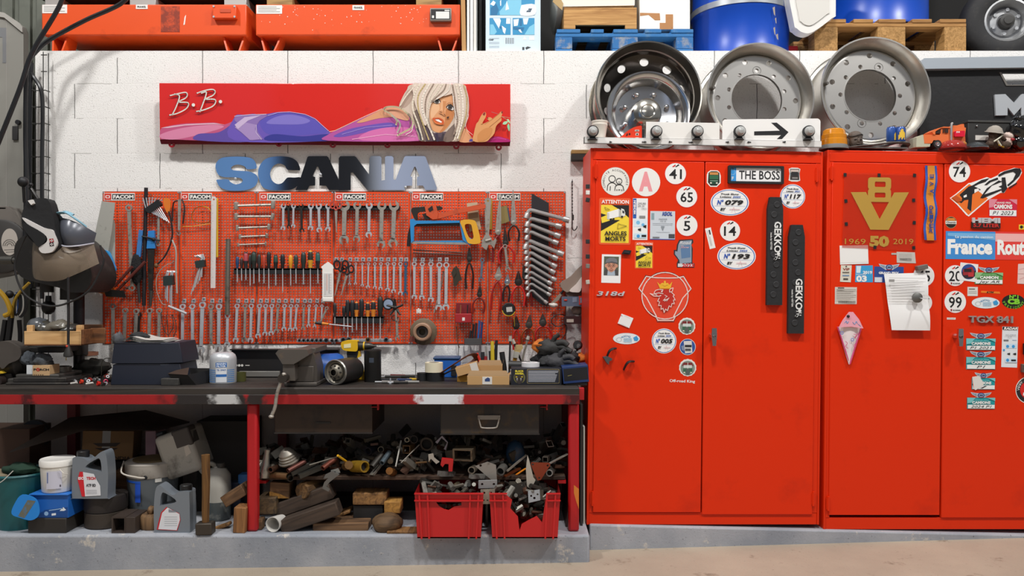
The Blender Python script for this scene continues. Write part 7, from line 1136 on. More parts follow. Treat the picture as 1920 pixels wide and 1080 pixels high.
for i,x in enumerate((707,1024)):
 t=T('red_bracket',['small red steel bracket under the bench rail right of the brown drawer','small red steel bracket under the bench rail right of the handled drawer'][i],'bracket',x,760,-.57,'red brackets under the bench');b=MB(LEGRED);b.box(-S(11,-.57),S(3,-.57),0,.03,-S(4,-.57),-S(2.5,-.57));b.box(S(0,-.57),S(3,-.57),0,.03,-S(9,-.57),.783-t.a.z);t.p('bracket',b,.001)
# ---------------------------------------------------------------- left end
t=T('drill_press','black bench drill press with a dark head, chuck and round steel column','drill press',133,712,-.27);X=lambda x:t.L(x,0).x;Z=lambda y:t.L(0,y).z;BK=mat('2b2927',.5,.2,('45403b',.35,14.));z0=BZ-t.a.z
b=mb('4a4743',.5,.3);b.box(X(62),X(168),-.22,.14,z0,z0+.03);b.box(X(72),X(150),-.20,.1,z0+.03,z0+.05);t.p('base',b,.006)
b=mb('2a2628',.4,.4);b.cyl((X(133),.08,z0+.04),(X(133),.08,Z(480)),.028,n=20);t.p('column',b)
b=mb('3a3836',.5,.4);b.box(X(62),X(140),-.12,.08,Z(658),Z(648));b.cyl((X(133),.08,Z(668)),(X(133),.08,Z(640)),.045,n=18);t.p('table',b,.004)
b=MB(BK);b.pl([(v.x,v.y) for v in crom([(X(a),Z(c),0) for a,c in ((62,455),(100,438),(150,445),(185,480),(198,520),(185,545),(160,548),(140,540),(120,535),(70,520),(58,490))],4,True)],-.14,.12);t.p('head',b,.02)
b=MB(BK);b.cyl((X(92),-.02,Z(500)),(X(92),-.02,Z(548)),.034,n=18);b.cyl((X(76),-.02,Z(505)),(X(76),-.02,Z(538)),.02,n=14);b.cyl((X(130),.02,Z(530)),(X(130),.02,Z(562)),.055,n=20);t.p('quill',b)
b=mb('1d1c1b',.4,.5);b.la([(.012,0),(.028,.012),(.034,.03),(.034,.05),(.028,.062),(.016,.07),(.014,.1)],(X(95),-.02,Z(589)),(0,0,1),18);t.p('chuck',b)
b=mb('232120',.35,.5);b.tu([(X(112),-.12,Z(404)),(X(95),-.14,Z(372)),(X(86),-.14,Z(358))],.009,8,k=0);b.tu([(X(78),-.15,Z(385)),(X(76),-.15,Z(352))],.008,8,k=0);lv=t.p('feed_lever',b)
for x,y,r in ((75.5,348,.027),(89.5,353,.010)): b=MB(BLK);b.ball((X(x),-.15,Z(y)),r,16,12);t.p('knob',b,0,lv)
b=mb('55534f',.4,.6);b.cyl((X(14),-.05,Z(489)),(X(62),-.05,Z(489)),.016,n=12);b.cyl((X(13),-.05,Z(488.5)),(X(36),-.05,Z(488.5)),.021,n=12);t.p('depth_handle',b)
t=T('face_shield','grey grinding face shield with a blue headband and smoky visor, hung over the drill press','face shield',145,430,-.46);X=lambda x:t.L(x,0).x;Z=lambda y:t.L(0,y).z
b=mb('54575f',.3,.1);vs=[];fs=[];n=14
def shell(pts0,pts1,bulge,m,nn=10):
 a=crom([(X(p[0]),0,Z(p[1])) for p in pts0],4);c=crom([(X(p[0]),0,Z(p[1])) for p in pts1],4);N=min(len(a),len(c));vs=[];fs=[]
 for i in range(N):
  for j in range(nn+1): f=j/nn;v=a[i]*(1-f)+c[i]*f;u=i/(N-1);vs.append((v.x,-bulge*sin(pi*u)*(.6+.4*sin(pi*f*.8+.3)),v.z))
 for i in range(N-1):
  for j in range(nn): p=i*(nn+1)+j;fs.append((p,p+1,p+nn+2,p+nn+1))
 q=MB(m);q.add(vs,fs);return q
b=shell([(110,409),(125,410),(145,414),(165,424),(181,437)],[(116,453),(128,460),(145,464),(162,462),(176,456)],.10,mat('565962',.3,.1));t.p('crown',b,ang=60)
b=mb('b9b9c4',.4);b.tu([t.L(x,y,-.10*sin(pi*i/4)) for i,(x,y) in enumerate(((116,453),(128,460),(145,464),(162,462),(176,456)))],.004,6);t.p('rim',b)
b=shell([(62,448),(80,446),(116,455),(145,466),(176,458)],[(60,508),(80,524),(125,527),(155,514),(186,494)],.11,mat('a3917d',.15,0,None,None,.5,.3));t.p('visor',b,ang=60)
b=mb('7fb0c4',.5);b.tu([t.L(*p) for p in ((112,408),(120,403,-.06),(140,402,-.08),(155,412,-.07),(165,425,-.02))],.014,8,flat=.35);b.tu([t.L(118,400),t.L(132,398,-.04),t.L(146,404,-.04)],.010,8,flat=.4);t.p('headband',b)
t=T('balaclava','black, white and grey sports balaclava hanging from the drill press lever','balaclava',82,425,-.545);X=lambda x:t.L(x,0).x;Z=lambda y:t.L(0,y).z
P=[(60,377),(72,374),(96,375),(106,405),(110,430),(116,455),(112,468),(104,475),(88,475),(82,466),(78,462),(54,440),(47,415),(50,395)]
def cloth(P,y0,y1,m,seed,amp=.008):
 from mathutils import noise
 q=MB(m);L=[(v.x,v.y) for v in crom([(X(a),Z(c),0) for a,c in P],3,True)];q.pl(L,y0,y1)
 return q
b=cloth(P,-.03,.03,mat('1a1a1c',.85,0,None,(.4,18)),1);t.p('cloth',b,.014)
b=cloth([(51,409),(70,418),(90,428),(106,432),(110,440),(116,456),(111,468),(104,474),(88,475),(82,465),(96,455),(96,444),(80,432),(62,422)],-.042,-.03,mat('cfcbc8',.8),1);t.p('white_panel',b,.003);b=cloth([(56,419),(72,428),(92,440),(95,452),(84,463),(78,461),(72,452),(62,440),(54,428)],-.046,-.03,mat('141416',.85),1);t.p('face_opening',b,.003)
for y,c in ((452,'a3242a'),(459,'2b2829')):
 b=MB(fm(c));b.pl(t.xz([(101.5,y-3),(109,y-4),(110.5,y+2.6),(103,y+3.6)]),-.0435);b.pl(t.xz([(103.5,y-.6),(108.5,y-1.2),(108.8,y+.6),(103.8,y+1.2)]),-.0440,None,fm('efe9e6'));b.pl(t.xz([(105.3,y-2.4),(106.8,y-2.6),(107.4,y+2),(106,y+2.4)]),-.0440,None,fm('efe9e6'));t.p('emblem',b,0,sm=0)
b=mf('dad6d2');b.pl(t.xz([(62,378),(70,376),(73,383),(68,386)]),-.0445,-.03);t.p('tag',b)
def cord(name,lb,pts,r,Y,m=None,cat='cable',group=None):
 P=[W(p[0],p[1],Y+(p[2] if len(p)>2 else 0)) for p in pts];o=P[0].copy();b=MB(m or mat('201f20',.5));b.tu([p-o for p in P],r,8,k=6);return one(name,b,lb,cat,o,group)
t=T('power_lead','straight black power lead with a flared plug hanging in front of the wooden crate','cable',128,560,-.56);b=mb('201f20',.5);b.tu([t.L(128,520),t.L(128.5,590),t.L(128,645)],.0066,8,k=0);t.p('cord',b);b=mb('2a2927',.55);b.la([(.006,0),(.011,.02),(.022,.05),(.022,.062),(.012,.066)][::1],t.L(128,645),(0,0,-1),16);b.cyl(t.L(124,668),t.L(124,676),.002,n=6,m=mat('b99a4a',.3,.8));b.ball(t.L(127,649,-.008),.006,8,6,fm('d0442c'));t.p('plug',b)
cord('black_cable','thin black cable looping from the reel under the drill chuck to the saw handle',[(51,438),(42,455),(30,485),(28,505),(35,532),(50,555),(80,571),(110,573),(145,560),(168,543),(185,515),(195,490),(192,475),(188,460)],.005,-.57)
t=T('hose_reel','round grey hose reel with a pale disc on the left machine housing','hose reel',18,455,-.10);X=lambda x:t.L(x,0).x;Z=lambda y:t.L(0,y).z;k=S(1,-.1)
b=mb('6f6963',.55,0,('57524d',.3,6.));b.pl([(v.x,v.y) for v in crom([(X(a),Z(c),0) for a,c in ((-40,392),(0,387),(18,390),(36,415),(47,450),(46,490),(30,512),(10,514),(-40,512))],3,True)],0,.12);b.box(X(-20),X(14),0,.08,Z(395),Z(386));t.p('housing',b,.01)
b=mb('34312f',.55);b.la([(50*k,0),(50*k,.012),(46*k,.018),(0,.018)],(X(5),0,Z(462)),(0,-1,0),40);d=t.p('drum_disc',b)
b=mb('b5aca3',.55);b.pl(circ(X(22),Z(454),15.5*k,36,0,25*k),-.0195,-.018);t.p('label_disc',b,0,d)
b=mb('6a655f',.55);
for j in range(3): b.pl([(X(22)+r*k*cos(a),Z(462)+r*k*sin(a)) for r,q in ((13-3.6*j,1),(11.2-3.6*j,-1)) for a in [pi*i/12 for i in range(13)][::q]],-.0197)
b.pl([(X(12),Z(470)),(X(34),Z(469)),(X(34),Z(467.6)),(X(12),Z(468.6))],-.0197);b.pl([(X(15),Z(474)),(X(31),Z(473)),(X(31),Z(471.8)),(X(15),Z(472.8))],-.0197);t.p('print',b,0,d,sm=0)
cord('yellow_hose','yellow hose curving down at the far left edge of the picture',[(-12,540),(0,547),(12,562),(19,580),(17,588),(8,592)],.013,-.2,mat('c79a1c',.5),'hose','yellow hoses');cord('yellow_hose','thinner yellow hose hanging from the black plug, left of the wooden crate',[(55,530),(40,545),(28,562),(24,580),(23,596)],.008,-.16,mat('b8932a',.5),'hose','yellow hoses')
t=T('cable_bundle','bundle of blue, black and dark leads hanging left of the drill press','cable',34,570,-.15);
for i,c in enumerate(('2a5fae','1c1c1e','26292a','c8c4bb','1d1d1f','232021')):
 b=mb(c,.5);x=30+i*2;b.tu([t.L(x,548),t.L(x+4+i,556),t.L(x+3+i*1.4,580),t.L(x-2,590+i),t.L(x-5,572),t.L(x-2,552)],.0036 if i!=1 else .006,6);t.p('lead',b)
b=MB(BLK);b.ball(t.L(22,552,-.02),.022,12,8);t.p('plug',b)
for i,(x0,y0,x1,y1,r) in enumerate(((22,585,5,690,.016),(10,600,-10,700,.014),(36,600,36,660,.012))): cord('black_hose',['black hose running down to the grinder at the far left','second black hose at the far left edge above the grinder','short black hose end below the yellow hose'][i],[(x0,y0),((x0+x1)/2+2,(y0+y1)/2),(x1,y1)],r,-.12,mat('1b1a1a',.6),'hose','black hoses low at the left')
# wooden crate with plastic on the drill table
t=T('wooden_crate','small wooden crate on the drill table, full of dark plastic scraps','crate',98,649,-.50);X=lambda x:t.L(x,649).x;Z=lambda y:t.L(98,y).z;WD=wood('dcb27c','b98a54',0,6);WD2=wood('7d4f2c','4f301a',0,8)
b=MB(WD);b.box(X(45),X(152),0,.012,Z(646),Z(621));t.p('front_board',b,.002);b=MB(WD2);b.box(X(152),X(152)+.012,.0,.22,Z(646),Z(618));t.p('end_board',b,.002);b=MB(WD2);b.box(X(45)+.0,X(45)+.012,.012,.22,Z(646),Z(621));t.p('end_board',b,.002);b=MB(WD2);b.box(X(45),X(152),.208,.22,Z(646),Z(612));b.box(X(45),X(152),.0,.22,Z(648),Z(646));t.p('back_board',b,.002)
for x in (47,140): b=MB(WD);b.box(X(x),X(x+11),.012,.035,Z(646),Z(610));t.p('corner_post',b,.002)
b=MB(WD2);b.box(X(152),X(180),.09,.10,Z(646),Z(617));t.p('far_end',b,.002)
for i,(x,y,w,h,c,rt) in enumerate(((80,616,.06,.04,'4a4740',20),(108,614,.07,.035,'6d675c',-15),(128,620,.05,.03,'3c3a36',-30),(72,612,.045,.05,'55585c',60))):
 m=mb(c,.25);m.lump((0,0,0),(w,.05,h),i+20,.4,2.5,16,10,None,rotm(0,rt,0));one('plastic_sheet',m,['crumpled dark plastic in the middle of the wooden crate','crumpled grey brown plastic on the right in the wooden crate','folded dark plastic behind the hanging lead in the wooden crate','bent blue grey plastic piece at the left in the wooden crate'][i],'plastic',W(x,y,-.40),'plastic scraps in the wooden crate',ang=70)
t=T('grinder','dark bench grinder body at the left end of the bench','grinder',0,722,-.42);X=lambda x:t.L(x,0).x;Z=lambda y:t.L(0,y).z;b=mb('2a2623',.5,.2,('443d36',.35,9.));b.la([(.0,0),(.07,.004),(.085,.03),(.085,.17),(.06,.2),(0,.2)],(X(-30),.05,Z(680)),(1,0,.0),28);b.box(X(-40),X(25),-.02,.12,BZ-t.a.z,Z(700));t.p('body',b);b=mb('4b4540',.6);b.pl([(v.x,v.y) for v in crom([(X(a),Z(c),0) for a,c in ((5,642),(28,640),(50,655),(46,672),(28,680),(15,690),(5,668))],3,True)],-.05,.03);t.p('wheel_guard',b,.004);b=mb('c9a62c',.5);b.pl(t.xz([(-5,697),(12,694),(17,698),(-5,701)]),-.06,-.02);t.p('yellow_strip',b);b=mb('2d2320',.5);b.cyl((X(10),-.07,Z(712)),(X(10),-.03,Z(712)),.026,n=20);t.p('foot_knob',b)
t=T('spray_can','silver spray can with a red cap, left of the wooden crate','can',25,700,-.28);k=S(1,-.28);b=mb('c9cbca',.3,.5);b.la([(13*k,0),(13*k,54*k),(11*k,58*k),(6*k,62*k),(6*k,64*k)],(0,0,-8*k),(0,0,1),24);t.p('can',b,ang=30);b=mb('cf2b22',.4);b.la([(5.6*k,56*k),(5*k,66*k),(3*k,68*k),(0,68*k)],(0,0,-6*k),(0,0,1),16);t.p('cap',b)
# printed carton full of rags
t=T('small_carton','small open carton printed with a maker name, full of grey rags','carton',70,710,-.47);k=S(1,-.47);X=lambda x:t.L(x,0).x;Z=lambda y:t.L(0,y).z
b=mb('c9a57a',.8);b.box(X(61),X(93),0,.09,Z(710),Z(685));b.box(X(47),X(61),.012,.09,Z(708),Z(685),mat('dfe2e4',.7));t.p('carton',b,.001);b=MB();b.text('FÖRCH',X(77.5),Z(693),.0105,-.0006,fm('2b2523'),.08,0,.05);t.p('lettering',b,0,sm=0);b=mf('c8382c');b.pl([circ(X(71.5),Z(693),3.2*k,16),circ(X(71.5),Z(693),1.5*k,12)],-.001);t.p('emblem',b,0,sm=0);b=mf('6d5a44');[b.pl([(X(63+i*4),Z(705)),(X(65.5+i*4),Z(705)),(X(65.5+i*4),Z(702)),(X(63+i*4),Z(702))],-.0006) for i in range(5)];t.p('print',b,0,sm=0)
for i,(x,y,r,c) in enumerate(((52,672,.034,'5a6067'),(66,677,.03,'3f4247'),(80,676,.038,'54585d'),(90,681,.022,'3a3c40'))): m=MB(mat(c,.9,0,('2a2c2f',.4,40),(.5,60)));m.lump((0,0,0),(r*1.25,r,r),i+40,.35,2.6,18,12);one('rag',m,['round grey blue rag at the left on the open carton','dark grey rag in the middle of the open carton','large folded grey rag at the right of the open carton','small dark rag at the right end of the open carton'][i],'rag',W(x,y,-.43),'rags in the open carton',ang=70)
b=mb('3a3735',.5,.4,('5a544c',.35,16.));t=BT('steel_plate','flat dark machine plate under the open carton of rags','plate',72,722);b.box(-S(62,t.a.y),S(55,t.a.y),0,.16,0,.012);b.box(-S(50,t.a.y),S(50,t.a.y),.01,.16,.012,.036);t.p('plate',b,.004)
t=T('steel_tin','dull steel round tin behind the carton of rags','tin',112,705,-.3);k=S(1,-.3);b=mb('8a857c',.35,.6,('5b5348',.4,30));b.la([(20*k,-3*k),(20*k,18*k),(18*k,18*k),(18*k,4*k),(0,4*k)],(0,.0,0),(0,0,1),28,None,False);t.p('tin',b)
t=T('glass_jar','glass jar with a brown rim on the bench under the wall','jar',165,700,-.12);k=S(1,-.12);b=mb('b9b2a8',.15,0,None,None,.55);b.la([(16*k,0),(17*k,4*k),(17*k,30*k),(15*k,36*k)],(0,0,0),(0,0,1),28);t.p('glass',b);b=mb('8a5a44',.5);b.ring(14*k,17.5*k,(0,0,34*k),(0,0,1),6*k,28);t.p('rim',b)
m=mb('26241f',.7);m.lump((0,0,0),(.10,.05,.05),60,.4,2.4,20,12);one('black_rag',m,'black crumpled rag lying behind the heap of small parts','rag',W(172,690,-.2),ang=70)
cord('thin_wire','thin black and yellow wire sticking up beside the black tool cases',[(190,704),(191,680),(198,672),(207,672)],.002,-.3,mat('3c3a30',.5),'wire')
# countable little parts by the plate
for i in range(46):
 x=random.uniform(127,206);y=random.uniform(700,722);Y=BY(y+1.5);q=W(x,y+1.5,Y);q.z=BZ;j=i%6
 if j==0: m=MB(mat(random.choice(('c9281e','d9402a','c93058')),.35));m.la([(.010,0),(.012,.012),(.007,.014),(.006,.004)],(0,0,.010),(random.uniform(-1,1),-1,.3),12,None,False);nm,lb,ct='plug_stopper','little red plastic stopper in the heap of small parts by the black tool cases','stopper'
 elif j in(1,2): m=MB(STEEL);m.ring(.005,.010,(0,0,.008),(random.uniform(-1,1),-1,random.uniform(0,1)),.009,6);nm,lb,ct='steel_nut','little steel nut in the heap of small parts by the black tool cases','nut'
 elif j==3: m=mb('d9d4cc',.4);a=random.uniform(-.9,.9);m.cyl((0,0,.006),(.035*cos(a),.035*sin(a),.012),.005,n=8);nm,lb,ct='pale_pin','little pale pin in the heap of small parts by the black tool cases','pin'
 else: m=MB(IRON);a=random.uniform(-3,3);m.cyl((0,0,.008),(.04*cos(a),.04*sin(a),.016),.0055,n=8);m.cyl((0,0,.008),(-.008*cos(a),-.008*sin(a),.006),.010,n=6);nm,lb,ct='dark_bolt','little dark bolt in the heap of small parts by the black tool cases','bolt'
 one(nm,m,lb,ct,q,'small parts heaped on the bench')
# ---------------------------------------------------------------- black cases, filters, vise, drill
for i,(x0,x1,yb,yt,Y,lb) in enumerate(((207,337,722,685,0,'lower of two black wedge shaped tool cases on the bench'),(209,336,683,646,0,'upper of two black wedge shaped tool cases, under the newspapers'))):
 Yq=BY(722);t=T('tool_case',lb,'case',272,yb,Yq,'black wedge shaped cases');X=lambda x:t.L(x,0).x;zb=(BZ if i==0 else BZ+.1085)-t.a.z;h=.106;b=mb('1d2230',.5);xm=X(301);a0,a1=X(x0),X(x1)
 b.add([(a0,0,zb),(xm,0,zb),(xm-.004,0,zb+h),(a0+.012,0,zb+h),(a0+.01,.26,zb),(a1,.05,zb),(a1-.02,.05,zb+h),(a0+.02,.26,zb+h),(a1,.26,zb),(a1-.02,.26,zb+h)],[(0,1,2,3),(1,5,6,2),(5,8,9,6),(8,4,7,9),(4,0,3,7),(3,2,6,9,7),(0,4,8,5,1)]);t.p('body',b,.003,label=None);b=mb('101014',.4);b.box(a0,xm,-.0008,.0,zb+h-.004,zb+h-.001);t.p('seam',b)
t=T('newspaper','fanned stack of folded newspapers on the upper black case','newspaper',272,645,BY(722)+.05);k=S(1,t.a.y)
for i in range(4):
 b=mb(('e9e7e2','cfccc6','efedea','bdb9b3')[i],.85);w=46-3*i;P=[V((-w*k,0,(2+2.0*i)*k)),V((-20*k,0,(6.5+2.4*i)*k)),V((5*k,0,(1.5+2.2*i)*k)),V((w*k,0,(2.5+1.8*i)*k))];c=crom(P,4);vs=[];
 for v in c: vs+=[(v.x,-.02,v.z),(v.x,.15,v.z+.004)]
 b.add(vs,[(2*j,2*j+2,2*j+3,2*j+1) for j in range(len(c)-1)]);t.p('sheet',b)
m=mb('2a2a2c',.8,0,None,(.5,60));m.lump((0,0,0),(.05,.03,.022),71,.4,3,18,12);one('work_glove',m,'dark work glove crumpled on top of the newspapers','glove',W(261,631,BY(722)+.1),None,None,0,ang=70);m=mb('55565a',.7);m.lump((0,0,0),(.026,.03,.04),72,.4,2.5,16,10);one('grey_cloth',m,'small grey cloth at the left end of the newspapers','cloth',W(222,637,BY(722)+.1),None,None,0,ang=70)
t=BT('parts_tray','open black plastic parts tray with a torn rim, beside the black cases','tray',350,722);k=S(1,t.a.y);b=mb('1e1c1b',.45);b.add([(-20*k,0,0),(18*k,0,0),(33*k,.14,0),(-8*k,.14,0),(-34*k,-.01,22*k),(5*k,-.02,20*k),(37*k,.15,26*k),(-20*k,.16,26*k)],[(0,3,2,1),(0,1,5,4),(1,2,6,5),(2,3,7,6),(3,0,4,7)]);t.p('tray',b);b=mb('3d2c22',.6);b.add([(-34*k,-.012,22*k),(5*k,-.022,20*k),(0,.03,32*k),(-14*k,.05,29*k),(-24*k,.03,27*k)],[(0,1,2,3,4)]);t.p('torn_rim',b)
m=mb('3a3835',.6,0,('5a564f',.4,30));m.box(-.045,.045,0,.05,0,.036);one('ribbed_block',m,'small dark ribbed block in front of the black parts tray','block',(W(318,722,BY(723)).x,BY(723),BZ),None,None,.003)
t=BT('filter_cartridge','upright white and blue cartridge filter on the bench','filter',409.5,720);k=S(1,t.a.y);R=24.5*k;y0=R;b=mb('c9ccd0',.35,.3);b.la([(R*.97,0),(R,.004),(R,44*k),(R*.98,48*k),(R*.9,53*k),(R*.7,57*k),(0,58*k)],(0,y0,0),(0,0,1),40);t.p('body',b,ang=30)
def band(b,a0,a1,z0,z1,R,c,y0,n=10):
 vs=[]
 for i in range(n+1): a=-pi/2+a0+(a1-a0)*i/n;vs+=[(R*cos(a),y0+R*sin(a),z0),(R*cos(a),y0+R*sin(a),z1)]
 b.add(vs,[(2*i,2*i+2,2*i+3,2*i+1) for i in range(n)],fm(c))
b=MB();band(b,-.22,.62,31*k,40*k,R*1.003,'2f6db5',y0);band(b,-.2,.6,3*k,29*k,R*1.002,'e3e6ea',y0);band(b,-.2,.6,13*k,18*k,R*1.004,'2f6db5',y0)
for i in range(7): band(b,-1.3,-.24,(3+3.6*i)*k,(4.6+3.6*i)*k,R*1.003,'4f86c4',y0);band(b,.64,1.3,(3+3.6*i)*k,(4.6+3.6*i)*k,R*1.003,'4f86c4',y0)
t.p('print',b,0)
def ctext(b,s,a,zc,h,R,c,y0,w):
 vs,fs,x0,x1,q0,q1=glyphs(s,.03);kx=w/(x1-x0);kk=h/.72;b.add([(R*cos(-pi/2+a+(v.x-(x0+x1)/2)*kx/R),y0+R*sin(-pi/2+a+(v.x-(x0+x1)/2)*kx/R),zc+(v.y-.36)*kk) for v in vs],fs,fm(c))
b=MB();ctext(b,'MANN',.2,37.6*k,3.2*k,R*1.006,'e9eef4',y0,17*k);t.p('lettering',b,0,sm=0);b=MB();ctext(b,'FILTER',.2,33.2*k,3.2*k,R*1.006,'e9eef4',y0,17*k);t.p('lettering',b,0,sm=0);b=MB();ctext(b,'TB 1394/3',.2,26*k,3.2*k,R*1.006,'2f5fa0',y0,17*k);t.p('lettering',b,0,sm=0)
t=BT('green_jar','small murky green glass jar beside the white cartridge filter','jar',447,716);k=S(1,t.a.y);b=mb('5a5a30',.2,0,None,None,.9);b.la([(10*k,0),(10.5*k,2*k),(10.5*k,14*k),(11*k,17*k),(9*k,17*k),(8.5*k,12*k),(0,12*k)],(0,.03,0),(0,0,1),24);t.p('jar',b)
t=T('tool_tray','long black metal tray standing against the wall behind the vise','tray',548,711,-.12);X=lambda x:t.L(x,0).x;z0=BZ-t.a.z;b=mb('1f1d1d',.45);b.box(X(434),X(636),0,.02,z0,z0+.155);b.box(X(434),X(636),-.03,.0,z0+.148,z0+.155);b.box(X(434),X(636),-.05,.0,z0,z0+.01);t.p('tray',b,.002);b=mb('8d8a84',.4,.5);b.box(X(455),X(530),-.06,-.04,z0+.005,z0+.035);t.p('rail',b,.002);b=mf('d9d6cf');[b.pl(circ(X(443+5.5*i),z0+.062,.007,12),-.0006) for i in range(3)];b.box(X(460),X(468),-.0006,0,z0+.06,z0+.064);t.p('print',b,0,sm=0)
VG=mat('5e5852',.5,.4,('7d6a54',.3,12.));t=T('bench_vise','heavy grey steel bench vise clamped to the front of the bench','vise',555,725,-.57);X=lambda x:t.L(x,0).x;Z=lambda y:t.L(0,y).z;z0=BZ-t.a.z
b=MB(VG);b.pl(t.xz([(522,661),(528,654),(580,654),(584,664),(556,681),(535,681)]),-.05,.05);b.pl(t.xz([(535,681),(556,681),(558,712),(534,712)]),-.04,.05);t.p('front_jaw',b,.004)
b=MB(VG);b.pl(t.xz([(560,672),(584,660),(592,690),(592,721),(556,721),(556,685)]),.03,.16);b.box(X(532),X(594),.0,.2,z0+.001,z0+.02);b.box(X(540),X(586),.02,.18,z0+.02,z0+.1);t.p('body',b,.004)
b=MB(VG);b.box(X(556),X(587),.05,.30,Z(664),Z(654));t.p('rear_jaw',b,.003)
b=mb('4a4540',.4,.7);b.cyl((X(541),-.10,Z(705)),(X(541),.05,Z(705)),.017,n=16);b.cyl((X(541),-.11,Z(705)),(X(541),-.09,Z(705)),.023,n=18);t.p('screw',b)
b=MB(OLDST);P=[t.L(543,698,-.1),t.L(537,714,-.1),t.L(530,735,-.1),t.L(527,757,-.1),t.L(520,775,-.1)];b.tu(P,.0085,10);b.ball(P[-1],(.014,.012,.009),12,8);b.ball(P[0],(.012,.012,.01),12,8);t.p('handle',b,label='bent steel handle bar')
def lyingfilter(name,lb,cx,cy,r,Y,L,m,rz,cat='filter'):
 t=T(name,lb,cat,cx,cy,Y);k=S(1,Y);R=r*k;t.o.rotation_euler=(0,0,R_(rz));t.o.location.z=BZ+R+.001;return t,R
t,R=lyingfilter('oil_filter','blue filter canister lying on the bench right of the vise',596,695,25,-.33,0,0,-55);b=mb('2458a8',.35);b.la([(R*.95,0),(R,.01),(R,.13),(R*.9,.15),(0,.152)],(0,-.02,0),(0,1,0),36);t.p('body',b,ang=30);b=mb('c9c6c0',.3,.7);b.ring(R*.5,R*.96,(0,-.021,0),(0,1,0),.006,32);t.p('end_plate',b);b=mf('d8d3cc');b.box(-R*.3,R*.3,-.023,-.02,R*.1,R*.5);t.p('label_sheet',b)
t,R=lyingfilter('oil_filter','large dark filter canister lying with its open end forward, before the drill',631,695,23.5,-.50,0,0,-20);DK=mat('3d3b39',.35,.5);b=MB(DK);b.la([(R*.97,0),(R,.008),(R,.15),(R*.92,.17),(0,.172)],(0,0,0),(0,1,0),40);t.p('body',b,ang=30);b=mb('a3a19c',.3,.8);b.la([(R,-.002),(R*1.03,.006),(R*.96,.012),(R*.86,.0)][::-1],(0,-.004,0),(0,-1,0),40,None,False);t.p('rim',b);b=mb('8a8478',.4,.7);b.la([(R*.86,.006),(R*.66,-.002),(R*.6,.01),(R*.34,.02),(R*.3,.03),(R*.24,.03)],(0,.0,0),(0,-1,0),32,None,False);t.p('end_plate',b)
for j in range(8): a=j*pi/4;b=mb('2b2724',.5);b.pl(circ(R*.5*cos(a),R*.5*sin(a),R*.075,10),-.0175,-.010);t.p('inlet',b)
b=mb('15110f',.6);b.pl(circ(0,0,R*.25,20),-.012,-.01);t.p('bore',b)
t=BT('black_filter','black dusty upright filter can in front of the cordless drill','filter',696,717);k=S(1,t.a.y);b=mb('1f1e1d',.4,0,('4a4540',.3,14.));R=16*k;b.la([(R*.95,0),(R,2*k),(R,56*k),(R*1.03,57*k),(R*1.03,59.5*k),(R*.94,60*k),(R*.9,57*k),(0,57*k)],(0,R,0),(0,0,1),36);t.p('can',b,ang=30);b=MB();band(b,-.25,.3,37*k,46*k,R*1.004,'39414e',R);t.p('label_sheet',b)
t=T('cordless_drill','yellow and black cordless drill standing behind the filters','drill',675,718,-.27);k=S(1,-.27);X=lambda x:t.L(x,0).x;Z=lambda y:t.L(0,y).z;YL=mat('e0b21c',.4);zz=BZ-t.a.z;b=MB(YL);b.pl([(v.x,v.y) for v in crom([(X(a),Z(c),0) for a,c in ((643,640),(668,638),(672,642),(672,656),(664,658),(645,655))],3,True)],-.03,.03);t.p('motor_housing',b,.006)
b=mb('1f1e1c',.5);b.pl([(v.x,v.y) for v in crom([(X(a),Z(c),0) for a,c in ((652,656),(672,656),(670,672),(666,690),(664,704),(650,704),(654,684))],3,True)],-.018,.018);t.p('grip',b,.004)
b=MB(YL);b.pl(t.xz([(661,658),(676,658),(677,668),(668,672)]),-.016,.016);t.p('trigger_guard',b,.003);b=MB(YL);b.box(X(652),X(686),-.035,.035,zz,zz+.05);t.p('battery',b,.006);b=mb('1d1c1a',.5);b.box(X(655),X(680),-.036,.036,zz+.05,Z(703));t.p('battery_mount',b,.003)
b=mb('26241f',.45);b.la([(8.6*k,0),(8.6*k,10*k),(7.6*k,14*k)],(X(670),0,Z(649)),(1,0,.0),20);t.p('torque_collar',b);b=MB(YL);b.ring(7.4*k,8.4*k,(X(682),0,Z(649)),(1,0,0),2.4*k,20);t.p('gear_ring',b);b=mb('4a4844',.35,.7);b.la([(7.4*k,0),(7.2*k,8*k),(5.4*k,13*k),(3*k,17*k),(1.6*k,19*k),(1.4*k,22*k)],(X(684),0,Z(649)),(1,0,0),18);t.p('chuck',b)
b=mf('efe3b0');b.pl(t.xz([(647,645),(660,643),(660,651),(647,652)]),-.0315,-.03);t.p('label_sheet',b)
# little tools along the wall behind
lt=[('26262a',715,712,744,714),('3c3a38',722,706,752,707),('5c1f1c',732,704,760,702),('2c3a5c',745,712,772,713),('8d8a86',716,716,748,717),('26241f',752,706,778,700),('c9a22c',768,711,781,709),('3a3836',738,717,765,716),('9c9a96',760,716,786,712)]
for i,(c,x,y,x1,y1) in enumerate(lt):
 Y=BY(y+3) if y+3>703 else -.05;p=W(x,y+1.5,Y);q=W(x1,y1+1.5,Y);p.z=q.z=BZ+.0085;m=mb(c,.4,.3);m.cyl((0,0,0),q-p,.008,.006,10);m.cyl((0,0,0),(p-q)*.4,.0045,n=8,m=STEEL);one('hand_tool',m,('dark','slim grey','dark red','dark blue','bright steel','black','yellow','short dark','pale steel')[i]+' small hand tool on the bench left of the tape rolls','tool',p,'small tools lying on the bench')
m=MB(STEEL);m.cyl((0,0,0),(0,0,.03),.004,n=8);m.cyl((0,0,0),(0,0,.006),.008,n=6);one('upright_bolt',m,'single bright bolt standing upright near the bench edge','bolt',(W(732,720,BY(720)).x,BY(720),BZ))
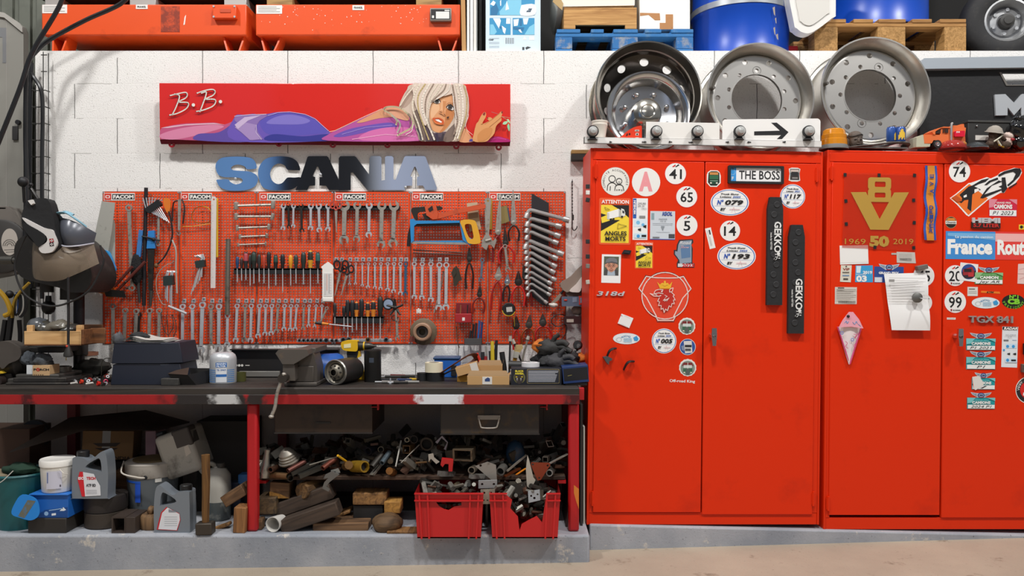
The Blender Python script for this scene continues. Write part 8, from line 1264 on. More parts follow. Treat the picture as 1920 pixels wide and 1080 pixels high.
def roll(lb,cx,yb,r,h,c,z=0,c2=None):
 t=BT('tape_roll',lb,'tape roll',cx,yb,'tape rolls on the bench');k=S(1,t.a.y);t.o.location.z=BZ+z;b=mb(c,.5);b.la([(r*k*.6,0),(r*k,0),(r*k,h*k),(r*k*.6,h*k),(r*k*.6,0)],(0,r*k,0),(0,0,1),32,None,False);t.p('tape',b);b=mb(c2 or '6d6a66',.6);b.la([(r*k*.54,.001),(r*k*.6,.001),(r*k*.6,h*k-.001),(r*k*.54,h*k-.001),(r*k*.54,.001)],(0,r*k,0),(0,0,1),28,None,False);t.p('core',b);return t
roll('black tape roll under the cream roll, right of two',815,716,17,16,'18181a');roll('black tape roll, left of the two under the cream roll',791,715,10.5,15,'1c1c1e');roll('cream masking tape roll lying on a black tape roll',812,716,17,18,'e6dcc0',S(17,BY(716)))
t=T('plastic_case','bright blue plastic case lying against the wall behind the brown belt','case',838,712,-.18);z0=BZ-t.a.z;b=mb('1f5fb4',.4);b.box(t.L(814,0).x,t.L(862,0).x,0,.12,z0,z0+.10);b.box(t.L(812,0).x,t.L(862,0).x,-.005,.125,z0+.10,z0+.112,mat('27456e',.4));t.p('case',b,.004);b=MB(BLK);b.box(t.L(846,0).x,t.L(856,0).x,-.01,0,z0+.01,z0+.07);t.p('latch',b,.002)
t=T('leather_strap','coiled brown leather strap lying over the blue case','strap',860,690,-.34);b=mb('5e3326',.55,0,('3a211a',.3,16.));b.tu([t.L(*p) for p in ((828,698,-.02),(840,690,-.03),(858,678,-.04),(880,665,-.03),(890,667,.03),(892,676,.05),(880,686,.04),(862,693,.02))],.016,8,flat=.25);b.tu([t.L(*p) for p in ((832,702),(848,694),(866,690),(884,683))],.010,8,flat=.4,m=mat('2f2420',.6));t.p('strap',b)
def carton(lb,pts,yb,D,flaps=1,rot=0,c='c49a66',z=0,tape=1):
 x0,x1,y1,y0=pts;cx=(x0+x1)/2;t=BT('cardboard_box',lb,'box',cx,yb,'small cardboard boxes at the bench end');k=S(1,t.a.y);w=(x1-x0)/2*k;h=(y1-y0)*k;t.o.location.z=BZ+z;t.o.rotation_euler=(0,R_(rot),0);b=mb(c,.8);b.box(-w,w,0,D,0,h);t.p('box',b,.002)
 if flaps: b=mb('d8b184',.8);b.add([(-w,0,h),(w,0,h),(w*.86,-.004,h+.028),(-w*.86,-.004,h+.028)],[(0,1,2,3)]);b.add([(w,0,h),(w,D,h),(w*1.12,D,h+.02),(w*1.1,.01,h+.03)],[(0,1,2,3)]);b.box(-w*.95,w*.95,.004,D-.004,h,h+.001,mat('4a3522',.9));t.p('flap',b)
 if tape==1: b=mf('e3ddd4');b.box(-w*.28,w*.18,-.001,0,h*.08,h*.92);b.pl([(-w*.16,h*.4),(w*.08,h*.4),(w*.08,h*.72),(-.02*w,h*.85),(-w*.16,h*.66)],-.0015,None,fm('33497a'));t.p('label_sheet',b,0,sm=0)
 if tape==2: b=mf('dbd4ca');b.box(w*.35,w,-.001,0,0,h);t.p('label_sheet',b)
 return t
carton('flat open cardboard box with a small white label, at the bench edge',(876,955,722,705),722,.16);carton('open cardboard box standing behind the flat open one',(896,942,702,688),716,.10,1,0,'b98d5a',S(17,BY(716)),0);carton('tilted closed cardboard box with a white taped end',(857,899,700,683),717,.09,0,-16,'c39a68',.045,2)
m=mb('b9862c',.7);m.box(-.035,.035,0,.06,0,.036);one('cardboard_box',m,'small yellow brown box under the tilted cardboard box','box',(W(869,717,BY(717)).x,BY(717)+.02,BZ),'small cardboard boxes at the bench end',None,.002)
# tool pot and brushes
t=T('tool_pot','grey pot of hand tools behind the open cardboard box','pot',912,690,-.30);k=S(1,-.3);z0=BZ-t.a.z;b=mb('4a4b4c',.5);b.la([(26*k,z0),(28*k,-4*k),(27*k,-4*k),(25*k,z0+.01),(0,z0+.01)],(0,0,0),(0,0,1),26,None,False);t.p('pot',b)
for i,(x,y,x1,y1,r,c,cat,lb) in enumerate(((905,688,894,662,3,'d2321f','tool','red slanted handle at the left in the grey tool pot'),(906,690,905,660,4.5,'26262a','tool','thick black handle in the grey tool pot'),(914,690,911,649,2.2,'9a9894','file','grey metal file in the grey tool pot'),(924,690,923,640,4,'c9b02c','knife','yellow cutter knife in the grey tool pot'),(928,690,931,638,3.4,'1b1b1d','tool','tall black tool at the right in the grey tool pot'),(926,690,928,655,3,'d9472a','tool','orange red handle at the right in the grey tool pot'),(909,690,911,668,3.4,'8f2326','tool','short dark red handle in the grey tool pot'),(920,690,918,658,2.4,'2a2c30','tool','slim black tool in the middle of the grey tool pot'))):
 o=W(x,y,-.30+.01*(i%3));m=mb(c,.45);m.tu([V((0,0,-.05)),(W(x1,y1,-.30+.01*(i%3))-o)*.6,W(x1,y1,-.30+.01*(i%3))-o],[r*k,r*k*.8],8,k=0,flat=.7);one('hand_tool' if cat!='knife' else 'cutter_knife',m,lb,cat,o,'tools in the grey pot')
t=T('black_torch','thick black torch standing beside the tool pot','torch',945,690,-.28);b=mb('212123',.5);b.tu([V((.005,0,BZ-t.a.z)),V((0,0,0)),t.L(941,660)],[.016,.014],12,k=0);t.p('torch',b)
t=T('paint_brush','flat paint brush with pale bristles standing bristle up behind the boxes','brush',967,690,-.27);X=lambda x:t.L(x,0).x;Z=lambda y:t.L(0,y).z;b=mb('b39a6a',.9,0,('8a744a',.4,60));b.pl(t.xz([(963,660),(967,647),(979,646),(981,652),(974,662)]),-.012,.012);t.p('bristles',b,.003);b=mb('c6c2b6',.4,.5);b.pl(t.xz([(961,670),(963,658),(974,660),(972,671)]),-.014,.014);t.p('ferrule',b,.001);b=mb('d0952c',.45);b.tu([t.L(966,668),t.L(965,678),t.L(964,690),V((t.L(964,690).x,0,BZ-t.a.z))],.011,8,flat=.6);t.p('handle',b)
for i,(x,y,x1,y1,c,lb) in enumerate(((982,690,961,636,'2b2a2a','long black handled brush leaning left over the paint brush'),(980,672,991,630,'7d776c','long pale handled brush leaning right'),(955,690,957,630,'26262a','thin dark rod standing left of the paint brush'))):
 o=W(x,y,-.24-.03*i);e=W(x1,y1,-.24-.03*i)-o;m=mb(c,.5);m.tu([V((0,0,BZ-o.z if False else -.04)),V((0,0,0)),e],.0055,8,k=0);m.cyl(e*.84,e,.010,.008,8,mat('a8a49a',.6));one('small_brush',m,lb,'brush',o,'brushes behind the boxes')
# gloves, white roll, headlamp, end boxes
t=T('white_tape_roll','white roll lying on the boxes beside the gloves','tape roll',995,686,-.42);k=S(1,-.42);b=mb('e3e1e2',.6);b.ring(9*k,17*k,(0,.02,-4*k),(0,0,1),10*k,30);t.p('roll',b)
m=mb('2c2b2a',.5);m.cyl((-.05,0,0),(.06,0,-.003),.022,n=16);one('black_canister',m,'black canister lying left of the white roll','canister',W(972,684,-.36))
def glove(name,lb,x,y,Y,rot,col,col2,sd,s=1.,fing=5):
 t=T(name,lb,'glove',x,y,Y,'black and orange work gloves');G=mat(col,.7,0,None,(.35,40));b=MB(G);b.lump((0,0,0),(.06*s,.035*s,.04*s),sd,.3,2.2,20,14)
 for i in range(4):
  a=R_(rot+(-18+11*i));d=V((cos(a),-.35,sin(a)));o=d*.03*s+V((0,-.004*i,(i-1.5)*.013*s));b.tu([o,o+d*.03*s,o+d*(.048+.008*(i%3))*s+V((0,0,-.016*s))],[.0155*s,.0125*s],8)
 a=R_(rot+75);d=V((cos(a),-.3,sin(a)));b.tu([d*.02*s,d*.05*s,d*.075*s+V((.01*s,0,-.006*s))],[.013*s,.010*s],8);t.p('glove',b,ang=70);b=mb(col2,.8);a=R_(rot+180);d=V((cos(a),.1,sin(a)));b.lump(d*.05*s,(.036*s,.022*s,.028*s),sd+1,.45,2.6,18,12);t.p('cuff',b,ang=70);return t
glove('work_glove','large black glove on top of the pile, orange cuff at its left',1032,652,-.36,-8,'2c2b2a','c26a1e',81,1.15);glove('work_glove','dark grey glove with spread fingers lowest in the pile, above the black printed box',1045,680,-.40,-4,'38373a','2a2a2b',83,1.1);glove('work_glove','black glove with an orange end at the right of the pile',1070,672,-.30,180,'242325','c96c24',85,.95);glove('work_glove','black glove reaching up in the middle of the pile',1020,672,-.31,20,'303033','262627',87,.9)
m=mb('1c1b1c',.7);m.lump((0,0,0),(.14,.08,.05),91,.3,2.2,24,14);one('black_cloth',m,'black cloth heap under the pile of work gloves','cloth',W(1040,694,-.25),ang=70)
t=T('headlamp','black headlamp with its strap hanging by the red cupboard','headlamp',1084,648,-.30);b=mb('19191b',.5);b.la([(.024,0),(.026,.012),(.02,.03),(0,.03)],(0,.01,0),(-.2,-1,.2),20);b.tu([t.L(*p) for p in ((1084,656),(1070,664),(1066,676),(1076,684),(1090,676))],.009,8,flat=.5);t.p('lamp_body',b);b=mb('9a9b9d',.2,.8);b.pl(circ(0,.0,.010,16,0,.012),-.0225,-.02);t.p('reflector',b);b=mb('8d8c8a',.3,.7);b.tu([t.L(1066,678),t.L(1078,672),t.L(1088,668)],.008,8);t.p('bracket',b)
t=BT('printed_box','black printed box with yellow heading and a grey text panel at the bench end','box',1005,722);k=S(1,t.a.y);X=lambda x:(x-1005)*k;Z=lambda y:(722-y)*k;b=mb('20222a',.45);b.box(X(958),X(1053),0,.13,0,31*k);t.p('box',b,.001);b=mf('8a7a52');b.pl(rrect(X(988),Z(719),X(1049),Z(692),2*k),-.0006);b.pl(rrect(X(989),Z(718),X(1048),Z(693),2*k),-.0009,None,fm('2a2c36'));
for i in range(9): b.pl([(X(990.5),Z(696.5+i*2.4)),(X(1047-(6 if i==2 else i*.8)),Z(696.5+i*2.4)),(X(1047-(6 if i==2 else i*.8)),Z(695+i*2.4)),(X(990.5),Z(695+i*2.4))],-.0012,None,fm('a5a7ae'))
b.pl(circ(X(974),Z(708),11*k,24),-.0006,None,fm('6d6a3a'));b.pl([(v.x,v.y) for v in crom([(X(a),Z(c),0) for a,c in ((965,703),(972,700),(980,702),(982,710),(978,718),(972,720),(966,712))],3,True)],-.0009,None,fm('3a3230'));b.pl([(X(967),Z(705)),(X(971),Z(707)),(X(967),Z(708))],-.0012,None,fm('d9c02c'));b.pl([(X(980),Z(705)),(X(976),Z(707)),(X(980),Z(708))],-.0012,None,fm('d9c02c'));b.pl([(X(969),Z(709)),(X(970.4),Z(709)),(X(969.6),Z(715))],-.0012,None,fm('e9e6dc'));b.pl([(X(976),Z(709)),(X(977.4),Z(709)),(X(976.8),Z(715))],-.0012,None,fm('e9e6dc'));t.p('print',b,0,sm=0)
for s_,y in (('BLACK',695.6),('MAMBA',700.4)): b=MB();b.text(s_,X(974),Z(y),3.4*k,-.0014,fm('e3cf3a'),16*k,0,.05);t.p('lettering',b,0,sm=0)
t=BT('blue_box','dark blue and black box jutting out over the right end of the bench','box',1079,722);k=S(1,t.a.y);t.o.rotation_euler=(0,R_(-5),0);t.o.location.z=BZ+.013;b=mb('1c3566',.45);b.box(-23*k,25*k,-.02,.12,0,32*k);t.p('box',b,.002);b=mf('16171c');b.box(-21*k,24*k,-.0206,-.02,5*k,28*k);b.pl([(-14*k,14*k),(-6*k,15*k),(-6*k,16*k),(-14*k,15*k)],-.0212,None,fm('8a8046'));t.p('print',b,0,sm=0)
m=mb('3a3733',.6);m.box(-.05,.06,-.02,.1,0,.012);one('wood_packer',m,'thin dark packer under the blue and black box','packer',(W(1078,722,BY(722)).x,BY(722)+.01,BZ))
# hung on the wall beside the cupboard
t=T('cutter_tool','grey beige power tool strap with a white paper, hung beside the cupboard','tool',1075,530,-.07);b=mb('8f8276',.7);b.pl([(v.x,v.y) for v in crom([(*q,0) for q in t.xz([(1050,532),(1070,518),(1083,504),(1094,498),(1094,525),(1082,538),(1062,548)])],3,True)],-.02,.03);b.pl(t.xz([(1062,548),(1092,540),(1092,560),(1064,560)]),-.01,.02,mat('5c4a40',.8));t.p('strap',b,.003);b=mf('e3ded6');b.pl([(v.x,v.y) for v in crom([(*q,0) for q in t.xz([(1067,545),(1080,532),(1091,519),(1088,545),(1078,548)])],3,True)],-.028,-.022);t.p('paper',b)
t=T('crimping_tool','pale worn gun shaped tool with a white rag by the angled spanners','tool',1042,566,-.07);b=mb('9c9182',.5,.3);b.pl(t.xz([(1033,568),(1050,550),(1053,553),(1048,562),(1042,566),(1036,572)]),-.01,.02);b.tu([t.L(1048,556),t.L(1056,545),t.L(1066,536),t.L(1078,530)],.006,8,m=BLK);t.p('body',b,.002);b=mb('dcd8d0',.8);b.lump(t.L(1038,572),(.024,.02,.014),95,.3,2.4);t.p('rag',b,ang=70)
t=T('multimeter','blue grey multimeter with red ends hung level by the cupboard','multimeter',1074,565,-.10);b=mb('5b6b80',.4);b.pl(rrect(*t.xz([(1053,574)])[0],*t.xz([(1094,556)])[0],.006),-.02,.02);t.p('body',b,.003);b=mb('cf3a2a',.45);b.pl(t.xz([(1085,571),(1094,571),(1094,555),(1085,555)]),-.024,.02);b.box(t.L(1057,0).x,t.L(1063,0).x,-.024,-.02,t.L(0,564).z,t.L(0,561).z);t.p('red_grip',b,.002);b=mf('7d8ba0');b.pl(t.xz([(1087,568),(1093,568),(1093,558),(1087,558)]),-.026,-.024);b.pl(t.xz([(1073,567),(1081,566),(1081,557),(1073,558)]),-.0215,-.02);t.p('display',b)
t=T('handheld_meter','dark red and black handheld tester below the multimeter','tester',1076,600,-.10);b=mb('33191a',.45);b.pl(rrect(*t.xz([(1057,607)])[0],*t.xz([(1096,593)])[0],.008),-.02,.02);t.p('body',b,.003);b=mf('b9b3a6');b.pl(t.xz([(1062,604),(1075,604),(1075,598),(1062,598)]),-.0215,-.02);t.p('label_sheet',b)
m=mb('a3978a',.8);m.lump((0,0,0),(.03,.03,.026),97,.3,2);one('beige_rag',m,'beige rag between the multimeter and the dark tester','rag',W(1082,582,-.05),ang=70)
m=MB(wood('a9834a','6d5230',0,10));m.box(-.05,.05,0,.06,0,.022);one('wood_block',m,'small wooden block on the wall beside the top corner of the cupboard','block',W(1088,288,-.062),None,None,.002);m=mb('2a2320',.7);m.box(-.05,.05,0,.06,-.035,0);one('dark_block',m,'dark block under the small wooden block at the cupboard top','block',W(1088,288.5,-.062),None,None,.002)
# ================================================================ UNDER THE BENCH
def blk(lb,x0,x1,y0,y1,D,c,rot=0,name='wood_block',cat='wood',group='wood blocks under the bench',Y=None,rz=0,bev=.004):
 Y=GY(y1) if Y is None else Y;k=S(1,Y);m=MB(c if not isinstance(c,str) else mat(c,.6,0,('2a2521',.3,12.)));w=(x1-x0)/2*k;h=(y1-y0)*k;m.box(-w,w,0,D,0,h);o=W((x0+x1)/2,y1,Y);
 return one(name,m,lb,cat,o,group,(0,R_(rot),R_(rz)),bev)
WA=wood('9a7040','5a3d22',1,12);WB=wood('4a3a2e','231c17',0,7);WC=wood('7a5a3c','3c2a1c',0,8);WE=wood('b8863f','7a5524',1,10)
# left bay
t=GT('bucket','dark green bucket at the far left with a wire handle','bucket',8,1000);k=S(1,t.a.y);b=mb('15585c',.45,0,('0e3c42',.3,6.));b.la([(40*k,0),(50*k,100*k),(53*k,103*k),(51*k,106*k),(48*k,102*k),(38*k,4*k),(0,4*k)],(0,.14,0),(0,0,1),36,None,False);t.p('bucket',b);b=mf('d0ccc4');b.tu([t.L(-10,912,-.02),t.L(0,906,-.02),t.L(12,898,-.02),t.L(27,882,-.01)],.0022,6);t.p('wire_handle',b)
for i,(x,y,c,lb) in enumerate(((0,893,'8a7c66','beige rag'),(40,880,'1f3a2c','dark green rag'))): m=mb(c,.9);m.lump((0,0,0),(.09,.06,.035),i+100,.35,2.5,18,12);one('rag',m,lb+' on top of the dark green bucket','rag',W(x,y,-.46),'rags on the green bucket',ang=70)
m=mb('4a3428',.8);m.box(-.16,.13,0,.2,0,.46);one('carton',m,'brown closed carton behind the green bucket','carton',W(10,1000,-.3)-V((0,0,W(0,1000,-.3).z-GZ)),None,None,.003)
blk('dark flat block under the blue printed carton',52,124,972,1000,.16,'2c2824',name='rubber_block',cat='block',group='dark blocks under the bench')
t=GT('printed_carton','bright blue printed carton with a truck picture and a flap hanging off at its left','carton',90,999);t.o.location.z=GZ+.0745;k=S(1,t.a.y);X=lambda x:(x-90)*k;Z=lambda y:(973-y)*k;b=mb('1f63b8',.45);b.box(X(58),X(128),0,.14,0,43*k);b.box(X(56),X(130),-.01,.145,43*k,45*k,mat('2a74cc',.45));t.p('carton',b,.001)
b=mf('17498c');b.pl([(X(66),Z(972)),(X(127),Z(972)),(X(127),Z(953)),(X(96),Z(957)),(X(84),Z(958))],-.0006);b.pl(circ(X(87),Z(965),4*k,16),-.0009,None,fm('8fb4dc'));b.pl([(X(112),Z(960)),(X(119),Z(953)),(X(124),Z(958)),(X(120),Z(960))],-.0009,None,fm('e6ecf2'));b.pl([(X(97),Z(969)),(X(105),Z(968)),(X(105),Z(964)),(X(97),Z(965))],-.0009,None,fm('e6ecf2'));b.pl([(X(92),Z(960)),(X(118),Z(956)),(X(118),Z(954.6)),(X(92),Z(958.6))],-.0009,None,fm('9fbfe2'));t.p('print',b,0,sm=0)
b=mb('2186dc',.45);b.pl([(v.x,v.y) for v in crom([(X(a),Z(c),0) for a,c in ((50,926),(75,934),(82,955),(78,968),(65,974),(48,970),(30,962),(36,942))],4,True)],-.035,-.032);b.pl([(X(a),Z(c)) for a,c in ((60,936),(75,938),(54,970),(42,966))],-.0356,None,mat('6b6a5c',.8,0,('3f7fb0',.4,50.)));t.p('flap',b,0,label='lighter blue flap with a grey scuff')
t=GT('white_tub','white lidded plastic tub of pale paste standing on the blue printed carton','tub',92,1000);k=S(1,t.a.y);t.o.location.z=GZ+.0745+.121;b=mb('e6e2da',.4);b.la([(26*k,0),(27*k,2*k),(29.5*k,50*k)],(0,.075,0),(0,0,1),32);t.p('body',b);b=mb('efece6',.35);b.la([(31*k,49*k),(31.5*k,58*k),(30*k,61*k),(28*k,60*k),(0,60*k)],(0,.075,0),(0,0,1),32);t.p('lid',b);b=MB();band(b,-.15,.75,9*k,42*k,30*k,'c9c8d6',.075);band(b,-.1,-.03,20*k,40*k,30.2*k,'5f6f9c',.075);band(b,.62,.7,12*k,16*k,30.2*k,'4a4654',.075);t.p('label_sheet',b);b=mf('e3ddd2');b.tu([(20*k,-.0,46*k),(28*k,.0,38*k),(29*k,.03,34*k)],.002,6);t.p('handle',b)
for i,(y0,y1,z) in enumerate(((972,1000,0),(939,970,.082))):
 t=GT('rubber_pad',['lower thick round black rubber pad under the grey oil jug with the red label','upper thick round black rubber pad directly beneath the grey oil jug with the red label'][i],'pad',170,1000,'round rubber pads');k=S(1,t.a.y);t.o.location.z=GZ+z;b=mb('3a3128' if i==0 else '2c2623',.6);b.la([(36*k+2*i*k,0),(38*k+i*k,.006),(38*k+i*k,.076),(35*k,.082),(33*k,.08),(0,.08)],(0,.15,0),(0,0,1),40);t.p('pad',b,ang=30)
def jug(lb,cx,yb,Y,zb,mir,lab):
 t=T('oil_jug',lb,'jug',cx,yb,Y,'grey oil jugs');Y+=.05;t.o.location=W(cx,yb,Y);k=S(1,Y);t.o.location.z=zb;s=-1 if mir else 1;q=lambda P:[(s*x*k,z*k) for x,z in P];C_=lambda P:[(v.x,v.y) for v in crom([(*p,0) for p in q(P)],4,True)]
 b=mb('7d848c',.35,.2);b.pl([C_([(-33,1),(-31,0),(32,0),(33,3),(34,40),(32,72),(28,86),(20,86),(0,70),(-14,76),(-30,76),(-32,66),(-33,30)]),C_([(-8,58),(14,74),(20,70),(22,54),(20,50)])],-.04,.04);t.p('body',b,.010);b=mb('1c1c1e',.4);b.la([(11*k,0),(11*k,10*k),(10*k,11*k),(0,11*k)],(-s*20*k,0,75*k),(0,0,1),20);t.p('cap',b)
 b=MB();
 if lab: b.pl(q([(-22,36),(-18,50),(-12,50),(-8,4),(-14,4)]),-.0425,None,fm('d0222e'));b.pl(q([(-14,50),(8,46),(14,34),(20,24),(21,6),(-14,4)]),-.0422,None,fm('dedfe3'))
 else: b.pl(q([(10,48),(-14,36),(-16,24),(-10,4),(28,6),(26,16),(20,38)][::1]),-.0422,None,fm('c4232e'));b.pl(q([(8,47),(-14,35),(-15,24),(-9,5),(25,7),(23,16),(18,37)]),-.0426,None,fm('dedfe3'));b.pl(q([(-8,38),(6,38),(6,44),(-8,40)]),-.043,None,fm('8a8c94'));[b.pl(q([(-10,30-4*i),(14,30-4*i),(14,29-4*i),(-10,29-4*i)]),-.043,None,fm('b3b5bb')) for i in range(5)]
 for f in ([] if not lab else [0]): [b.pl(q([(-6,16-3*i),(14,16-3*i),(14,15-3*i),(-6,15-3*i)]),-.0428,None,fm('a9abb2')) for i in range(3)]
 t.p('label_sheet',b,0,sm=0)
 if lab:
  for s_,x,z,h,w,c in (('ISO',-15,38,5,11,'f2eff0'),('TECH',3,38,5,17,'cf2430'),('ATF IID',3,25,5,18,'33343c')): b=MB();b.text(s_,x*k,z*k,h*k,-.0432,fm(c),w*k,0,.04);t.p('lettering',b,0,sm=0)
jug('grey oil jug with a red and white label, standing on the round rubber pads',176,936,GY(1000)+.02,GZ+.164,0,1);jug('grey oil jug with a white red-edged label, standing on the plinth beside the hammer',329,1000,GY(1000),GZ,1,0)
t=T('cardboard_carton','brown cardboard carton with grey tape and an arrow emblem, behind the oil jug','carton',205,862,-.24);t.o.rotation_euler=(0,R_(3),R_(14));k=S(1,-.24);b=mb('8a6844',.85);b.box(-48*k,40*k,0,.3,0,54*k);t.p('carton',b,.003);b=mf('a8a29a');b.box(-14*k,0,-.002,0,20*k,54*k);t.p('tape',b);b=mf('3a2c22');b.pl([(-26*k,22*k),(14*k,22*k),(6*k,18*k),(18*k,30*k),(-28*k,30*k),(-18*k,18*k)][:3]+[(-16*k,18*k)],-.0026);b.pl([(-20*k,14*k),(8*k,14*k),(-5*k,9*k)],-.0026);b.pl([(-30*k,31*k),(18*k,32*k),(10*k,25*k),(-20*k,25*k)],-.0026);t.p('emblem',b,0,sm=0);b=MB();b.text('HOLLANDIA',4*k,4*k,6*k,-.0026,fm('33261e'),66*k,-2,.03);t.p('lettering',b,0,sm=0)
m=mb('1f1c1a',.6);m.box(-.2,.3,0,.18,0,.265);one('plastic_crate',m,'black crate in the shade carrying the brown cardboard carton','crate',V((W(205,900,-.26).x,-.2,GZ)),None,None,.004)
m=mb('7c1712',.5);m.box(-.05,.05,0,.1,0,.30);one('fuel_can',m,'dark red can between the white tub and the grey oil jug','can',V((W(131,940,-.44).x,-.42,GZ)),None,None,.006)
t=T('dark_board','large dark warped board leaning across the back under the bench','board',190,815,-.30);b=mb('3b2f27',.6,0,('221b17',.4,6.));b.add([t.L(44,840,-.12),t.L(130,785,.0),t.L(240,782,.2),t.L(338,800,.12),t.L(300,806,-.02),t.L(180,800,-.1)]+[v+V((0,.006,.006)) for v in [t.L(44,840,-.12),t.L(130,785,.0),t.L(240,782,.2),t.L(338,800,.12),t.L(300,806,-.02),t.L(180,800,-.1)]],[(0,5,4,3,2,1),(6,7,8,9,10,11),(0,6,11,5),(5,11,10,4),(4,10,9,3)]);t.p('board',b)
t=T('small_wheel','small black wheel with a pale hub in the shade behind the bench leg','wheel',66,815,-.15);b=MB(BLK);b.la([(S(14),.02),(S(27),.015),(S(27),-.015),(S(14),-.02)],(0,0,0),(0,-1,0),28,None,False);t.p('tyre',b);b=mf('8d837c');b.cyl((0,-.016,0),(0,.016,0),S(15),n=24);t.p('hub',b)  # a plain small wheel at the back, no trolley with it
t=GT('paint_bucket','grey bucket with a white crusted rim and blue stripes, behind the oil jugs','bucket',262,985);k=S(1,t.a.y);b=mb('5e6468',.45,0,('8d9194',.35,9.));b.la([(40*k,0),(47*k,84*k)],(0,.15,0),(0,0,1),36);t.p('bucket',b);b=mb('b9b2a8',.7,0,('5a524a',.4,14.));b.la([(47.5*k,84*k),(49*k,86*k),(50*k,106*k),(51*k,110*k),(47*k,112*k),(0,112*k)],(0,.15,0),(0,0,1),36);t.p('crusted_rim',b);b=MB();band(b,-.9,-.05,76*k,80*k,46.8*k,'2458b8',.15);band(b,-.3,-.06,40*k,76*k,46.4*k,'1f52c0',.15);band(b,.5,.75,77*k,84*k,47.3*k,'d6d3cc',.15);t.p('print',b);b=mf('cfc8bc');b.tu([(-48*k,.1,112*k),(-30*k,-.02,100*k),(0,-.025,92*k),(14*k,-.025,91*k)],.004,6);t.p('handle',b);b=MB(BLK);b.la([(4*k,0),(3*k,.006),(0,.006)],(14*k,-.02,91*k),(0,-1,0),12);t.p('handle_boss',b)
m=mb('6b5a3c',.6);m.cyl((0,.15,0),(0,.15,.012),S(36,-.5),n=32);one('disc',m,'flat khaki disc lying on the grey bucket','disc',V((W(262,985,GY(985)).x,GY(985),GZ+.301)))
blk('upright dark wood block standing on the open box, in front of the grey bucket',210,251,914,967,.12,WC);t=GT('open_box','small open dark steel box section under the upright wood block','box section',231,1000);k=S(1,t.a.y);b=mb('3a2f28',.6);b.pl([[(-22*k,0),(4*k,0),(4*k,31*k),(-22*k,31*k)],[(-19*k,3*k),(2*k,3*k),(2*k,28*k),(-19*k,28*k)]],0,.14);b.box(4*k,22*k,.0,.14,0,30*k);t.p('section',b,.002)
C.objects[[o.name for o in C.objects if o.get('label','').startswith('upright dark wood')][0]].location.z=GZ+.0845
t=GT('wood_stump','round rough wood stump with a worn stub on top, beside the oil jug','stump',270,1000);k=S(1,t.a.y);b=MB(wood('8a6a48','4e3826',2,10));b.la([(22*k,0),(24*k,4*k),(24*k,24*k),(20*k,28*k),(0,28*k)],(0,.1,0),(0,0,1),18);b.lump((-2*k,.09,34*k),(7*k,.025,8*k),120,.25,2);t.p('stump',b,ang=50)
t=GT('fluid_jug','cloudy white jug of dark fluid behind the hammer','jug',392,985);k=S(1,t.a.y);b=mb('b8b4aa',.4,0,('7d7a70',.35,12.));b.la([(24*k,36*k),(25*k,60*k),(24*k,84*k),(16*k,96*k),(8*k,100*k),(8*k,102*k)],(0,.12,0),(0,0,1),28);t.p('body',b);b=mb('565c5c',.3,0,('a9a69c',.3,16.));b.la([(23*k,0),(24.5*k,3*k),(24.2*k,36.2*k)],(0,.12,0),(0,0,1),28);t.p('fluid',b);b=mb('3c3a37',.5);b.la([(9*k,100*k),(9*k,108*k),(0,108*k)],(6*k,.12,0),(0,0,1),18);t.p('cap',b);b=mb('8f8b82',.5);b.tu([(-20*k,.1,86*k),(-30*k,.1,98*k),(-12*k,.1,108*k),(0,.12,98*k)],.012,8);t.p('handle',b)
t=GT('sledge_hammer','short sledge hammer standing upside down on its steel head at the plinth edge','hammer',381,1004);k=S(1,t.a.y);b=mb('4d463f',.5,.6,('6d5c48',.3,30));b.obox((0,.03,11*k),(31*k,.06,22*k),rotm(0,-2,0));t.p('head',b,.006,label='steel hammer head');b=MB(wood('7a5426','4a3015',2,10));b.tu([(0,.03,22*k),(0,.03,50*k),(1*k,.03,100*k),(0,.03,149*k)],[.017,.021],10,k=3);t.p('handle',b,label='brown wooden handle')
t=T('jerrycan','dirty white jerrycan tipped over on the grey bucket and jugs','jerrycan',330,850,-.42);t.o.rotation_euler=(0,R_(-19),0);k=S(1,-.42);b=mb('b3aea4',.45,0,('3d3832',.38,7.));b.box(-33*k,36*k,0,.2,-45*k,40*k);t.p('body',b,.022);b=mb('26272d',.5);b.box(-34*k,-20*k,.05,.1,40*k,47*k);t.p('cap',b,.006);b=mb('4a4440',.6);b.box(2*k,36*k,-.001,.1,5*k,41*k);t.p('dark_stain',b,.01);b=mf('cfc5b8');b.pl([(16*k,-12*k),(28*k,-8*k),(26*k,8*k),(18*k,6*k)],-.002);t.p('torn_label',b)
for i,(x,y0,y1,w,c,Y,lb,mk) in enumerate(((428,812,882,17,'2b5fa6',-.20,'blue square can standing at the back behind the jug',1),(452,815,886,13,'5f83b0',-.22,'pale blue square can beside the bench leg at the back',1),(385,815,880,8,'4a5a7a',-.16,'narrow dim blue can deep in the shade behind the hammer',0),(282,808,856,10,'b08a92',-.2,'pinkish white carton behind the tipped jerrycan',0),(435,905,990,16,'3a4258',-.3,'dark blue grey paint tin behind the wood offcuts',0),(455,890,916,9,'3f78b8',-.3,'small white and blue tin at the leg',0))):
 t=T('square_can' if i!=3 else 'carton',lb,'can',x,y1,Y,'cans at the back under the bench');k=S(1,Y);b=mb(c,.4);b.box(-w*k,w*k,0,.12,min(0,GZ-t.a.z) if i in(4,) else 0,(y1-y0)*k);t.p('can',b,.004)
 if mk: b=mf('1f4fa0');b.box(-w*k,w*k,-.001,0,(y1-y0)*k*.84,(y1-y0)*k);b.pl([(-2*k,(y1-y0)*k*.7),(4*k,(y1-y0)*k*.7),(5*k,(y1-y0)*k*.74),(0,(y1-y0)*k*.75)],-.001,None,fm('8a2f3a'));t.p('print',b,0,sm=0)
